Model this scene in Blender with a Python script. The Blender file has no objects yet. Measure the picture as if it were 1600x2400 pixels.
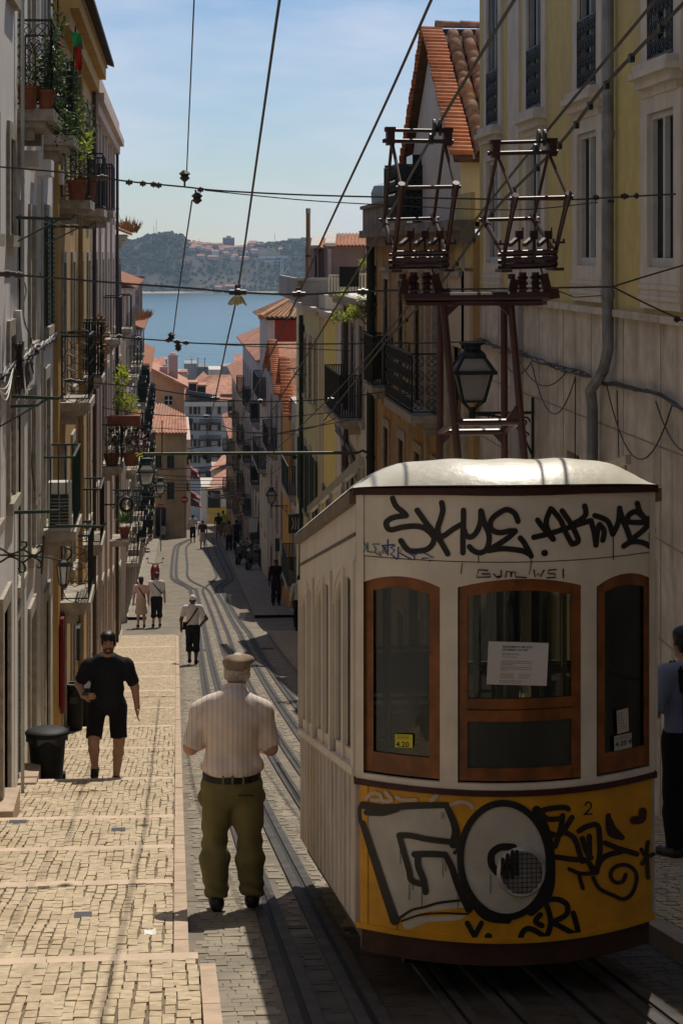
import bpy, math, random
import numpy as np
from mathutils import Vector, Matrix
rnd = random.Random(7)
C = bpy.context.scene.collection
SC = bpy.context.scene
R = math.radians

# ---------------------------------------------------------------- camera, light, exposure
F = 4800.0                       # focal length in photograph pixels (1600 x 2400)
YAW = math.atan((800 - 403) / F)
cam = bpy.data.cameras.new('camera'); co = bpy.data.objects.new('camera', cam); C.objects.link(co)
cam.sensor_fit = 'VERTICAL'; cam.sensor_height = 36.0; cam.lens = F / 2400 * 36
cam.shift_y = -604 / 2400; cam.clip_start = 0.1; cam.clip_end = 20000
co.location = (0, 0, 0); co.rotation_euler = (R(90), 0, -YAW)
SC.camera = co
SC.render.resolution_x = 682; SC.render.resolution_y = 1024

SUN_EL, SUN_AZ = R(54.5), R(16)    # azimuth from +Y (down the street) towards +X
w = bpy.data.worlds.new('World'); SC.world = w; w.use_nodes = True
nt = w.node_tree; nt.nodes.clear()
def N(tree, t, **kw):
    n = tree.nodes.new(t)
    for k, v in kw.items():
        if k in n.inputs.keys() if isinstance(k, str) else False: n.inputs[k].default_value = v
        else: setattr(n, k, v)
    return n
sky = N(nt, 'ShaderNodeTexSky', sky_type='NISHITA', sun_disc=False, sun_elevation=SUN_EL, sun_rotation=SUN_AZ,
        altitude=60.0, air_density=1.0, dust_density=0.0, ozone_density=1.6)
bg = N(nt, 'ShaderNodeBackground'); bg.inputs['Strength'].default_value = 0.088
out = N(nt, 'ShaderNodeOutputWorld')
# thin cirrus over the whole dome
tc = N(nt, 'ShaderNodeTexCoord')
mp = N(nt, 'ShaderNodeMapping'); mp.inputs['Scale'].default_value = (4.0, 4.0, 17.0); mp.inputs['Location'].default_value = (0.35, 0.2, 0.9)
nz = N(nt, 'ShaderNodeTexNoise'); nz.inputs['Scale'].default_value = 1.6; nz.inputs['Detail'].default_value = 7; nz.inputs['Roughness'].default_value = 0.55
rp = N(nt, 'ShaderNodeValToRGB'); rp.color_ramp.elements[0].position = 0.42; rp.color_ramp.elements[1].position = 0.66
rp.color_ramp.elements[1].color = (0.55, 0.55, 0.55, 1)
mx = N(nt, 'ShaderNodeMix', data_type='RGBA'); mx.inputs[7].default_value = (11.3, 10.9, 10.4, 1)
L = nt.links.new
L(tc.outputs['Generated'], mp.inputs['Vector']); L(mp.outputs[0], nz.inputs['Vector']); L(nz.outputs['Fac'], rp.inputs[0])
L(rp.outputs[0], mx.inputs[0]); L(sky.outputs[0], mx.inputs[6]); tn = N(nt, 'ShaderNodeMix', data_type='RGBA', blend_type='MULTIPLY'); tn.inputs[0].default_value = 1.0; tn.inputs[7].default_value = (0.85, 0.93, 1.12, 1)   # white balance of the sky
L(mx.outputs[2], tn.inputs[6]); L(tn.outputs[2], bg.inputs[0]); L(bg.outputs[0], out.inputs[0])

sl = bpy.data.lights.new('sun', 'SUN'); sl.energy = 4.7; sl.angle = R(0.5); sl.color = (1.0, 0.92, 0.80)
so = bpy.data.objects.new('sun', sl); C.objects.link(so)
SUND = Vector((math.sin(SUN_AZ) * math.cos(SUN_EL), math.cos(SUN_AZ) * math.cos(SUN_EL), math.sin(SUN_EL)))
so.rotation_euler = SUND.to_track_quat('Z', 'Y').to_euler(); so.location = (20, 40, 60)
vs = SC.view_settings
vs.view_transform = 'Standard'; vs.look = 'None'; vs.gamma = 1.0; vs.use_curve_mapping = False; vs.exposure = -0.25
SC.render.engine = 'CYCLES'

# ---------------------------------------------------------------- pixel -> place helpers (photograph 1600 x 2400)
FV = Vector((math.sin(YAW), math.cos(YAW), 0)); RV = Vector((math.cos(YAW), -math.sin(YAW), 0)); UV = Vector((0, 0, 1))
def ray(px, py): return FV + RV * ((px - 800) / F) + UV * (-(py - 596) / F)
def onY(px, py, Y): d = ray(px, py); return d * (Y / d.y)
def onX(px, py, X): d = ray(px, py); return d * (X / d.x)
PROF = [(-12, 0.4), (0, -1.81), (8, -3.3), (16, -4.79), (22, -5.87), (31.6, -7.45), (49.3, -10.0), (64.4, -11.9), (88.4, -14.3), (120, -17.2), (151.6, -20.6), (190, -25.0), (260, -33.5), (330, -41.0), (420, -46)]
def g(Y):
    P = PROF
    if Y <= P[0][0]: return P[0][1]
    for i in range(len(P) - 1):
        if Y <= P[i + 1][0]:
            a, b = P[i], P[i + 1]
            p0 = P[i - 1] if i > 0 else a; p3 = P[i + 2] if i + 2 < len(P) else b
            h = b[0] - a[0]; t = (Y - a[0]) / h
            m0 = (b[1] - p0[1]) / (b[0] - p0[0]); m1 = (p3[1] - a[1]) / (p3[0] - a[0])
            t2, t3 = t * t, t * t * t
            return (2*t3 - 3*t2 + 1) * a[1] + (t3 - 2*t2 + t) * h * m0 + (-2*t3 + 3*t2) * b[1] + (t3 - t2) * h * m1
    return P[-1][1]
def onG(px, py, off=0.0):
    d = ray(px, py); lo, hi = 2.0, 400.0
    fz = lambda Y: d.z * (Y / d.y) - (g(Y) + off)
    a = lo
    step = 0.5
    y = lo
    while y < hi:
        if fz(y) < 0: break
        y += step
    lo, hi = y - step, y
    for _ in range(30):
        m = (lo + hi) / 2
        if fz(m) > 0: lo = m
        else: hi = m
    return d * (lo / d.y)
def XL(Y): return -1.74 + 0.002 * Y        # left wall line
def onH(px, py, h):              # pixel ray meets the surface h metres above the street
    d = ray(px, py); f0 = lambda Y: d.z * (Y / d.y) - (g(Y) + h); y = 1.0; s0 = f0(y) > 0
    while y < 300 and (f0(y) > 0) == s0: y += 0.5
    lo, hi = y - 0.5, y
    for _ in range(30):
        m = (lo + hi) / 2
        if (f0(m) > 0) == s0: lo = m
        else: hi = m
    return d * (lo / d.y)

# ---------------------------------------------------------------- materials
MATS = {}
def M(name, col, rough=0.8, var=0.12, sc=3.0, streak=0.0, scol=None, bump=0.12, bsc=60.0, metal=0.0, spec=0.3, col2=None, sc2=1.2, thr=0.55, soft=0.12, coat=0.0, patch=None):
    if name in MATS: return MATS[name]
    m = bpy.data.materials.new(name); m.use_nodes = True; t = m.node_tree; ns = t.nodes; lk = t.links.new
    b = ns['Principled BSDF']; b.inputs['Roughness'].default_value = rough; b.inputs['Metallic'].default_value = metal
    b.inputs['Specular IOR Level'].default_value = spec
    if coat: b.inputs['Coat Weight'].default_value = coat; b.inputs['Coat Roughness'].default_value = 0.12
    geo = ns.new('ShaderNodeNewGeometry')
    def noise(scale, detail=4, vec=None, rough_=0.55):
        n = ns.new('ShaderNodeTexNoise'); n.inputs['Scale'].default_value = scale; n.inputs['Detail'].default_value = detail; n.inputs['Roughness'].default_value = rough_
        lk(vec if vec else geo.outputs['Position'], n.inputs['Vector']); return n.outputs['Fac']
    def ramp(sock, a, bb):
        n = ns.new('ShaderNodeMapRange'); n.inputs[1].default_value = a; n.inputs[2].default_value = bb; n.interpolation_type = 'SMOOTHSTEP'; lk(sock, n.inputs[0]); return n.outputs[0]
    def mix(fac, a, bb, blend='MIX'):
        n = ns.new('ShaderNodeMix'); n.data_type = 'RGBA'; n.blend_type = blend
        if isinstance(fac, float): n.inputs[0].default_value = fac
        else: lk(fac, n.inputs[0])
        for s, v in ((6, a), (7, bb)):
            if isinstance(v, tuple): n.inputs[s].default_value = (*v[:3], 1)
            else: lk(v, n.inputs[s])
        return n.outputs[2]
    lo = tuple(c * (1 - var) for c in col); hi = tuple(min(1, c * (1 + var)) for c in col)
    c = mix(ramp(noise(sc, 6), 0.3, 0.7), lo, hi)
    if col2: c = mix(ramp(noise(sc2, 6), thr - soft, thr + soft), c, tuple(col2))
    if streak:
        mp = ns.new('ShaderNodeMapping'); mp.inputs['Scale'].default_value = (2.6, 2.6, 0.28); lk(geo.outputs['Position'], mp.inputs['Vector'])
        f = ramp(noise(1.3, 7, mp.outputs[0], 0.65), 0.47, 0.78)
        mu = ns.new('ShaderNodeMath'); mu.operation = 'MULTIPLY'; mu.inputs[1].default_value = streak; lk(f, mu.inputs[0])
        c = mix(mu.outputs[0], c, scol or (0.09, 0.075, 0.06))
    lk(c, b.inputs['Base Color'])
    if bump:
        bp = ns.new('ShaderNodeBump'); bp.inputs['Strength'].default_value = bump; bp.inputs['Distance'].default_value = 0.01
        lk(noise(bsc, 5), bp.inputs['Height']); lk(bp.outputs[0], b.inputs['Normal'])
    MATS[name] = m; return m
def glass_mat(name, tint, trans, rough=0.03):
    if name in MATS: return MATS[name]
    m = bpy.data.materials.new(name); m.use_nodes = True; t = m.node_tree; ns = t.nodes; lk = t.links.new
    ns.remove(ns['Principled BSDF']); o = ns['Material Output']
    gl = ns.new('ShaderNodeBsdfGlossy'); gl.inputs['Roughness'].default_value = rough; gl.inputs['Color'].default_value = (0.9, 0.95, 1, 1)
    tr = ns.new('ShaderNodeBsdfTransparent'); tr.inputs['Color'].default_value = (*[trans * c for c in tint], 1)
    lw = ns.new('ShaderNodeFresnel'); lw.inputs['IOR'].default_value = 1.6
    ms = ns.new('ShaderNodeMixShader'); lk(lw.outputs[0], ms.inputs[0]); lk(tr.outputs[0], ms.inputs[1]); lk(gl.outputs[0], ms.inputs[2]); lk(ms.outputs[0], o.inputs['Surface'])
    MATS[name] = m; return m

def thin_mat(name, col, back, var=.3, sc=9.0, rough=.55):     # leaves, lamp glass: light also comes through
    m = M(name, col, rough, var, sc, bump=0, spec=.35); t = m.node_tree; ns = t.nodes; lk = t.links.new
    b = ns['Principled BSDF']; tr = ns.new('ShaderNodeBsdfTranslucent'); tr.inputs['Color'].default_value = (*back, 1)
    ad = ns.new('ShaderNodeMixShader'); ad.inputs[0].default_value = .45; lk(b.outputs[0], ad.inputs[1]); lk(tr.outputs[0], ad.inputs[2]); lk(ad.outputs[0], ns['Material Output'].inputs['Surface']); return m

# ---------------------------------------------------------------- mesh builder
class MB:
    def __init__(s): s.v = []; s.f = []; s.mi = []; s.cur = 0
    def add(s, vs, fs):
        o = len(s.v); s.v.extend([tuple(p) for p in vs]); s.f.extend([tuple(i + o for i in q) for q in fs]); s.mi.extend([s.cur] * len(fs)); return s
    def mat(s, i): s.cur = i; return s
    def box(s, x0, x1, y0, y1, z0, z1):
        if x0 > x1: x0, x1 = x1, x0
        if y0 > y1: y0, y1 = y1, y0
        if z0 > z1: z0, z1 = z1, z0
        return s.add([(x0,y0,z0),(x1,y0,z0),(x1,y1,z0),(x0,y1,z0),(x0,y0,z1),(x1,y0,z1),(x1,y1,z1),(x0,y1,z1)],
                     [(0,3,2,1),(4,5,6,7),(0,1,5,4),(1,2,6,5),(2,3,7,6),(3,0,4,7)])
    def hexa(s, p):    # 8 points, bottom ring then top ring
        return s.add(p, [(0,3,2,1),(4,5,6,7),(0,1,5,4),(1,2,6,5),(2,3,7,6),(3,0,4,7)])
    def quad(s, a, b, c, d): return s.add([a, b, c, d], [(0,1,2,3)])
    def tube(s, path, r, n=6, cap=True, r1=None):
        path = [Vector(p) for p in path]; k = len(path); rings = []
        up = None
        for i, p in enumerate(path):
            t = (path[min(i+1, k-1)] - path[max(i-1, 0)])
            if t.length < 1e-9: t = Vector((0, 0, 1))
            t.normalize()
            if up is None: up = t.orthogonal().normalized()
            else:
                up = up - t * up.dot(t)
                up = up.normalized() if up.length > 1e-6 else t.orthogonal().normalized()
            q = t.cross(up)
            rr = r if r1 is None else r + (r1 - r) * i / max(1, k - 1)
            rings.append([p + (up * math.cos(a) + q * math.sin(a)) * rr for a in [2 * math.pi * j / n for j in range(n)]])
        o = len(s.v)
        for rg in rings: s.v.extend([tuple(p) for p in rg])
        for i in range(k - 1):
            for j in range(n):
                a = o + i*n + j; b = o + i*n + (j+1) % n
                s.f.append((a, b, b + n, a + n)); s.mi.append(s.cur)
        if cap:
            s.f.append(tuple(o + j for j in reversed(range(n)))); s.mi.append(s.cur)
            s.f.append(tuple(o + (k-1)*n + j for j in range(n))); s.mi.append(s.cur)
        return s
    def bar(s, a, b, w, h=None, up=(0, 0, 1)):
        a, b = Vector(a), Vector(b); h = h or w; t = (b - a).normalized(); u = Vector(up); u = u - t * u.dot(t)
        if u.length < 1e-4: u = t.orthogonal()
        u.normalize(); q = t.cross(u); P = []
        for e in (a, b):
            for sx, sy in ((-1,-1),(1,-1),(1,1),(-1,1)): P.append(e + q * (sx * w / 2) + u * (sy * h / 2))
        return s.add(P, [(0,1,2,3),(7,6,5,4),(0,4,5,1),(1,5,6,2),(2,6,7,3),(3,7,4,0)])
    def lathe(s, c, prof, n=14):
        c = Vector(c); o = len(s.v); k = len(prof)
        for (r, z) in prof:
            for j in range(n):
                a = 2 * math.pi * j / n; s.v.append((c.x + r * math.cos(a), c.y + r * math.sin(a), c.z + z))
        for i in range(k - 1):
            for j in range(n):
                a = o + i*n + j; b = o + i*n + (j+1) % n
                s.f.append((a, b, b + n, a + n)); s.mi.append(s.cur)
        s.f.append(tuple(o + j for j in reversed(range(n)))); s.mi.append(s.cur)
        s.f.append(tuple(o + (k-1)*n + j for j in range(n))); s.mi.append(s.cur)
        return s
    def frustum(s, c, w0, d0, w1, d1, z0, z1):
        x, y, z = c
        return s.hexa([(x-w0/2,y-d0/2,z+z0),(x+w0/2,y-d0/2,z+z0),(x+w0/2,y+d0/2,z+z0),(x-w0/2,y+d0/2,z+z0),
                       (x-w1/2,y-d1/2,z+z1),(x+w1/2,y-d1/2,z+z1),(x+w1/2,y+d1/2,z+z1),(x-w1/2,y+d1/2,z+z1)])
    def prism(s, poly, d):     # planar polygon extruded by vector d
        n = len(poly); d = Vector(d); P = [Vector(p) for p in poly]
        return s.add(P + [p + d for p in P], [tuple(reversed(range(n))), tuple(range(n, 2*n))] + [(i, (i+1) % n, n + (i+1) % n, n + i) for i in range(n)])
    def grid(s, fn, nu, nv):
        o = len(s.v)
        for i in range(nu + 1):
            for j in range(nv + 1): s.v.append(tuple(fn(i / nu, j / nv)))
        for i in range(nu):
            for j in range(nv):
                a = o + i*(nv+1) + j; s.f.append((a, a+nv+1, a+nv+2, a+1)); s.mi.append(s.cur)
        return s
    def leaf(s, p, l, wd, d, nrm):
        d = Vector(d).normalized(); n = Vector(nrm); q = d.cross(n)
        if q.length < 1e-3: q = d.orthogonal()
        q.normalize(); n = q.cross(d); p = Vector(p)
        return s.add([p, p + d*l*.45 + q*wd/2 + n*l*.06, p + d*l, p + d*l*.45 - q*wd/2 + n*l*.06], [(0,1,2,3)])
    def mesh(s, name, mats, smooth=False, org=(0, 0, 0)):
        me = bpy.data.meshes.new(name)
        ox, oy, oz = org
        me.from_pydata([(x-ox, y-oy, z-oz) for x, y, z in s.v], [], s.f)
        for m in (mats if isinstance(mats, (list, tuple)) else [mats]): me.materials.append(m)
        if isinstance(mats, (list, tuple)) and len(mats) > 1: me.polygons.foreach_set('material_index', s.mi)
        if smooth: me.polygons.foreach_set('use_smooth', [True] * len(me.polygons))
        me.update(); return me
    def build(s, name, mats, parent=None, smooth=False, kind=None, at=None):
        org = WL.get(parent.name, Vector((0,0,0))) if parent else Vector((0, 0, 0))
        if at is not None and parent is None: org = Vector(at)
        o = bpy.data.objects.new(name, s.mesh(name, mats, smooth, org)); C.objects.link(o)
        if parent: o.parent = parent; WL[o.name] = org
        else: o.location = org; WL[o.name] = Vector(org)
        if kind: o['kind'] = kind
        return o
WL = {}
def thing(name, label, cat, loc=(0, 0, 0), group=None):
    o = bpy.data.objects.new(name, None); C.objects.link(o); o.location = loc; o.empty_display_size = 0.1
    o['label'] = label; o['category'] = cat
    if group: o['group'] = group
    WL[o.name] = Vector(loc); return o
def tag(o, label, cat, group=None):
    o['label'] = label; o['category'] = cat
    if group: o['group'] = group
    return o
def inst(name, mesh, parent, loc, rot=(0, 0, 0), scale=(1, 1, 1)):   # a piece sharing its mesh
    o = bpy.data.objects.new(name, mesh); C.objects.link(o); o.parent = parent
    base = WL.get(parent.name, Vector((0, 0, 0))) if parent else Vector((0, 0, 0))
    o.location = Vector(loc) - base; o.rotation_euler = rot; o.scale = scale
    WL[o.name] = Vector(loc); return o
def crom(pts, n=6):
    P = [Vector(p) for p in pts]
    if len(P) < 3: return P
    o = []
    for i in range(len(P) - 1):
        p0 = P[max(i-1, 0)]; p1 = P[i]; p2 = P[i+1]; p3 = P[min(i+2, len(P)-1)]
        for k in range(n):
            t = k / n; t2, t3 = t*t, t*t*t
            o.append(0.5 * ((2*p1) + (p2-p0)*t + (2*p0-5*p1+4*p2-p3)*t2 + (3*p1-p0-3*p2+p3)*t3))
    o.append(P[-1]); return o
def sag(a, b, s, n=14):
    a, b = Vector(a), Vector(b)
    return [a.lerp(b, i/n) - Vector((0, 0, s * 4 * (i/n) * (1 - i/n))) for i in range(n + 1)]

# common materials
iron = M('iron_dark', (0.02, 0.024, 0.023), 0.5, 0.25, 20, bump=0.05, spec=0.4)
irong = M('iron_green', (0.018, 0.045, 0.038), 0.45, 0.25, 20, bump=0.05, spec=0.4)
steelg = M('galvanised', (0.28, 0.3, 0.31), 0.45, 0.15, 10, metal=0.6)
wire_m = M('wire', (0.045, 0.042, 0.04), 0.5, 0.1, 5, bump=0)
wire_l = M('wire_pale', (0.12, 0.115, 0.11), 0.45, 0.1, 5, bump=0)
stone = M('stone_trim', (0.40, 0.35, 0.28), 0.85, 0.2, 9, streak=0.45, bump=0.25)
dglass = M('dark_glass', (0.012, 0.014, 0.016), 0.15, 0.2, 3, bump=0.0, spec=0.2)
wsash = M('white_sash', (0.6, 0.58, 0.54), 0.5, 0.1, 6, bump=0.05)
gshut = M('green_shutter', (0.02, 0.05, 0.035), 0.5, 0.2, 6, bump=0.05)
bshut = M('brown_door', (0.09, 0.05, 0.03), 0.55, 0.25, 6, bump=0.1)
tile_m = M('terracotta', (0.42, 0.18, 0.095), 0.85, 0.3, 7, col2=(0.27, 0.15, 0.10), sc2=3, thr=0.62, bump=0.15, bsc=40)
tile_p = M('terracotta_pale', (0.50, 0.24, 0.15), 0.85, 0.28, 2.0, col2=(0.38, 0.22, 0.15), sc2=0.7, thr=0.6, bump=0.15, bsc=40)
leafm = thin_mat('leaf_dark', (0.032, 0.055, 0.015), (0.035, 0.065, 0.010), .55)
leafy = thin_mat('leaf_yellow', (0.20, 0.24, 0.035), (0.40, 0.44, 0.04), .4)
dryl = M('dry_weed', (0.30, 0.17, 0.07), 0.9, 0.4, 12, bump=0)
terra = M('flower_pot', (0.22, 0.075, 0.04), 0.8, 0.2, 8)
lglass = M('lamp_glass', (0.55, 0.55, 0.53), 0.25, 0.06, 4, bump=0, spec=0.5)
black_p = M('black_paint', (0.008, 0.008, 0.008), 0.45, 0.2, 10, bump=0, spec=0.4)
# ================================================================ SETTING
SEA = -48.0
# river
wm = bpy.data.materials.new('river_water'); wm.use_nodes = True; t = wm.node_tree; b = t.nodes['Principled BSDF']
b.inputs['Base Color'].default_value = (0.02, 0.085, 0.115, 1); b.inputs['Roughness'].default_value = 0.22; b.inputs['Specular IOR Level'].default_value = 0.35
geo = t.nodes.new('ShaderNodeNewGeometry')
mp = t.nodes.new('ShaderNodeMapping'); mp.inputs['Scale'].default_value = (0.16, 0.05, 0.1); t.links.new(geo.outputs['Position'], mp.inputs['Vector'])
n1 = t.nodes.new('ShaderNodeTexNoise'); n1.inputs['Scale'].default_value = 1.4; n1.inputs['Detail'].default_value = 6; t.links.new(mp.outputs[0], n1.inputs['Vector'])
bp = t.nodes.new('ShaderNodeBump'); bp.inputs['Strength'].default_value = 1.0; bp.inputs['Distance'].default_value = 2.2; t.links.new(n1.outputs['Fac'], bp.inputs['Height']); t.links.new(bp.outputs[0], b.inputs['Normal'])
mp2 = t.nodes.new('ShaderNodeMapping'); mp2.inputs['Scale'].default_value = (0.0012, 0.006, 1); t.links.new(geo.outputs['Position'], mp2.inputs['Vector'])
n2 = t.nodes.new('ShaderNodeTexNoise'); n2.inputs['Scale'].default_value = 2; n2.inputs['Detail'].default_value = 5; t.links.new(mp2.outputs[0], n2.inputs['Vector'])
cr = t.nodes.new('ShaderNodeValToRGB'); cr.color_ramp.elements[0].color = (0.02, 0.10, 0.125, 1); cr.color_ramp.elements[1].color = (0.045, 0.15, 0.17, 1)
cr.color_ramp.elements[0].position = 0.35; cr.color_ramp.elements[1].position = 0.65
t.links.new(n2.outputs['Fac'], cr.inputs[0]); t.links.new(cr.outputs[0], b.inputs['Base Color'])
MB().add([(-2500, 430, SEA), (3000, 430, SEA), (3000, 2560, SEA), (-2500, 2560, SEA)], [(0, 1, 2, 3)]).build('river', wm, kind='structure')

# far bank hills
HS = [(-2500, 585), (-400, 575), (250, 572), (310, 566), (345, 556), (385, 553), (425, 560), (445, 574), (480, 582), (530, 584), (575, 584), (600, 576), (640, 575), (690, 571), (760, 562), (900, 560), (1300, 572), (1800, 580), (6000, 590)]
def hill_top(X):
    px = 403 + X * F / 2700
    for (a, ya), (b_, yb) in zip(HS, HS[1:]):
        if px <= b_:
            t_ = max(0, min(1, (px - a) / (b_ - a))); t_ = t_*t_*(3-2*t_); y = ya + (yb - ya) * t_; break
    else: y = 590
    return -(y - 600) / F * 2700
hr = random.Random(3)
from mathutils import noise as mnoise
def hill_z(X, d):              # d metres behind the shore
    top = hill_top(X)
    e = 0.5 + 0.5 * mnoise.noise(Vector((X * 0.006, 3.1, 0)))
    k = max(0.0, min(1.0, (d - 12 - 30 * e) / (90 + 80 * e)))
    k = k * k * (3 - 2 * k) * 0.9 + 0.1 * max(0, min(1, d / 260))
    return SEA + 1.0 + (top - SEA - 1.0) * k + (mnoise.noise(Vector((X * 0.03, d * 0.03, 1))) * 5 + mnoise.noise(Vector((X * 0.09, d * 0.09, 2))) * 2.5) * min(1, d / 60)
hill_m = M('hill_scrub', (0.036, 0.045, 0.022), 0.95, 0.45, 0.035, col2=(0.095, 0.07, 0.055), sc2=0.02, thr=0.56, soft=0.06, bump=0.0)
hx = [-1500 + i * 60 for i in range(23)] + [-130 + i * 4 for i in range(0, 95)] + [250 + i * 60 for i in range(30)]
hd = [0, 6, 12, 20, 30, 42, 56, 72, 90, 110, 132, 156, 182, 215, 260, 330, 450, 700]
mb = MB()
for x in hx:
    for d in hd: mb.v.append((x, 2545 + d, hill_z(x, d) if d > 0 else SEA - 1))
nd = len(hd)
for i in range(len(hx) - 1):
    for j in range(nd - 1):
        a = i * nd + j; mb.f.append((a, a + nd, a + nd + 1, a + 1)); mb.mi.append(0)
mb.build('hills', hill_m, smooth=True, kind='structure')
# woodland on the slopes (one mass)
wood_m = M('far_wood', (0.022, 0.038, 0.014), 0.95, 0.6, 0.09, bump=0.0)
mb = MB()
def blob(mb, c, r, hs, rr, n=7, rings=3):
    o = len(mb.v); c = Vector(c)
    for i in range(1, rings + 1):
        ph = math.pi * i / (rings + 1)
        for j in range(n):
            a = 2*math.pi*(j + 0.5*(i % 2))/n; k = 1 + rr.uniform(-0.28, 0.28)
            mb.v.append((c.x + r*k*math.sin(ph)*math.cos(a), c.y + r*k*math.sin(ph)*math.sin(a), c.z + hs*k*math.cos(ph)))
    top = len(mb.v); mb.v.append((c.x, c.y, c.z + hs)); 
    for i in range(rings - 1):
        for j in range(n):
            a = o+i*n+j; b = o+i*n+(j+1) % n; mb.f.append((a, a+n, b+n, b)); mb.mi.append(mb.cur)
    for j in range(n): mb.f.append((top, o+j, o+(j+1) % n)); mb.mi.append(mb.cur)
for i in range(6500):
    x = hr.uniform(-75, 185) if i < 4300 else hr.uniform(-900, 1300)
    d = hr.uniform(8, 235)
    if 25 < x < 112 and 48 < d < 215 and hr.random() < .75: continue
    dens = mnoise.noise(Vector((x * 0.02, d * 0.03, 7))) + 0.30
    if d > 170: dens -= 0.25
    if d < 45: dens += 0.25
    if hr.random() > 0.45 + dens * 1.3: continue
    r = hr.uniform(1.0, 3.0) * (1.0 if x < 60 else 0.85)
    blob(mb, (x, 2545 + d, hill_z(x, d) + r * 0.4), r, r * hr.uniform(0.7, 1.2), hr, 6, 2)
mb.build('woodland', wood_m, kind='stuff')
# shoreline
mb = MB()
shx = [-900 + i * 12 for i in range(170)]
for x in shx:
    wv = 5 + 5 * mnoise.noise(Vector((x * 0.02, 0, 5)))
    mb.v += [(x, 2540 - wv, SEA - 0.3), (x, 2548 + wv, SEA + 2.0)]
for i in range(len(shx) - 1): mb.f.append((2*i, 2*i+2, 2*i+3, 2*i+1)); mb.mi.append(0)
mb.build('beach', M('sand', (0.30, 0.24, 0.18), 0.95, 0.4, 0.03, bump=0.0), kind='structure')

# town ground below the street (one sheet to the river)
mb = MB()
ys = [-40, -12, 0, 10, 20, 31, 49, 64, 88, 120, 151, 190, 260, 330, 432]
xs = [-1500, -200, -40, -12, -1.4, 4.8, 14, 40, 200, 1500]
for y in ys:
    for x in xs: mb.v.append((x, y, g(y) - 0.35 if y < 425 else SEA - 2))
for i in range(len(ys) - 1):
    for j in range(len(xs) - 1):
        a = i*len(xs)+j; mb.f.append((a, a+1, a+len(xs)+1, a+len(xs))); mb.mi.append(0)
mb.build('ground', M('town_ground', (0.16, 0.15, 0.13), 0.95, 0.2, 2), kind='structure')

# ---- the sloping street
road_m = M('road_bed', (0.20, 0.172, 0.13), 0.9, 0.25, 2.0, bump=0.5, bsc=25, col2=(0.18, 0.155, 0.12), sc2=1.1, thr=0.55)
def strip(fx0, fx1, y0, y1, dy, off, mb=None):
    mb = mb or MB(); n = max(1, int(round((y1 - y0) / dy))); o = len(mb.v)
    for i in range(n + 1):
        y = y0 + (y1 - y0) * i / n
        mb.v += [(fx0(y), y, g(y) + off), (fx1(y), y, g(y) + off)]
    for i in range(n):
        a = o + 2*i; mb.f.append((a, a+1, a+3, a+2)); mb.mi.append(mb.cur)
    return mb
strip(lambda y: -2.6, lambda y: 6.0, -10, 330, 1.5, -0.015).build('road', road_m, kind='structure')
strip(lambda y: .66, lambda y: 2.66, -4, 12.4, .8, -0.0125).build('tram_shade_bed', M('setts_tram_shade', (0.07, 0.058, 0.045), 0.7, 0.35, 5, bump=0.4, bsc=45), kind='structure')  # bed darkened: deep shade around the tram put into the colour

# rails: pixel traces in the loop, parallel lines up the hill
RAILS = [
 ('rail', 0.63, [(466,1485),(450,1400),(446,1383),(439,1377),(410,1362),(402,1350),(403,1326),(406,1299),(412,1279),(427,1271),(445,1263)]),
 ('rail', 0.94, [(482,1485),(461,1387),(451,1379),(422,1362),(414,1354),(413,1328),(416,1293),(419,1281),(429,1273),(447,1264)]),
 ('slot', 1.37, [(511,1485),(498,1444),(482,1403),(475,1384),(482,1376),(505,1356),(507,1346),(500,1328),(490,1301),(484,1281),(483,1266)]),
 ('slot', 1.62, [(534,1485),(514,1436),(494,1391),(482,1378),(467,1371),(447,1360),(439,1348),(439,1322),(436,1293),(438,1281),(446,1273)]),
 ('rail', 1.97, [(563,1485),(543,1452),(527,1420),(510,1391),(507,1381),(514,1371),(531,1358),(533,1350),(522,1328),(508,1297),(500,1273),(497,1260)]),
 ('rail', 2.29, [(585,1485),(555,1446),(529,1401),(520,1381),(524,1373),(543,1360),(545,1352),(527,1313),(514,1285),(504,1261)])]
steel = M('rail_steel', (0.07, 0.064, 0.06), 0.7, 0.3, 4, bump=0.1, spec=0.15)
groove = M('groove_black', (0.012, 0.011, 0.01), 0.7, 0.2, 5)
RAILX = [r[1] for r in RAILS]
def ribbon(mb, path, w, off, lat=0.0, thick=None):
    P = [Vector(p) for p in path]; o = len(mb.v)
    for i, p in enumerate(P):
        t_ = P[min(i+1, len(P)-1)] - P[max(i-1, 0)]; t_.z = 0; t_.normalize(); q = Vector((t_.y, -t_.x, 0))
        a = p + q * (lat - w/2); b_ = p + q * (lat + w/2)
        for r_ in (a, b_): mb.v.append((r_.x, r_.y, g(r_.y) + off))
        if thick:
            for r_ in (b_, a): mb.v.append((r_.x, r_.y, g(r_.y) + off - thick))
    k = 4 if thick else 2
    for i in range(len(P) - 1):
        a = o + k*i
        for j in range(k if thick else 1):
            mb.f.append((a+j, a+(j+1) % k, a+k+(j+1) % k, a+k+j)); mb.mi.append(mb.cur)
RAILPATH = []
nm = ['outermost left', 'second from the left', 'left inner', 'right inner', 'second from the right', 'outermost right']
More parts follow.
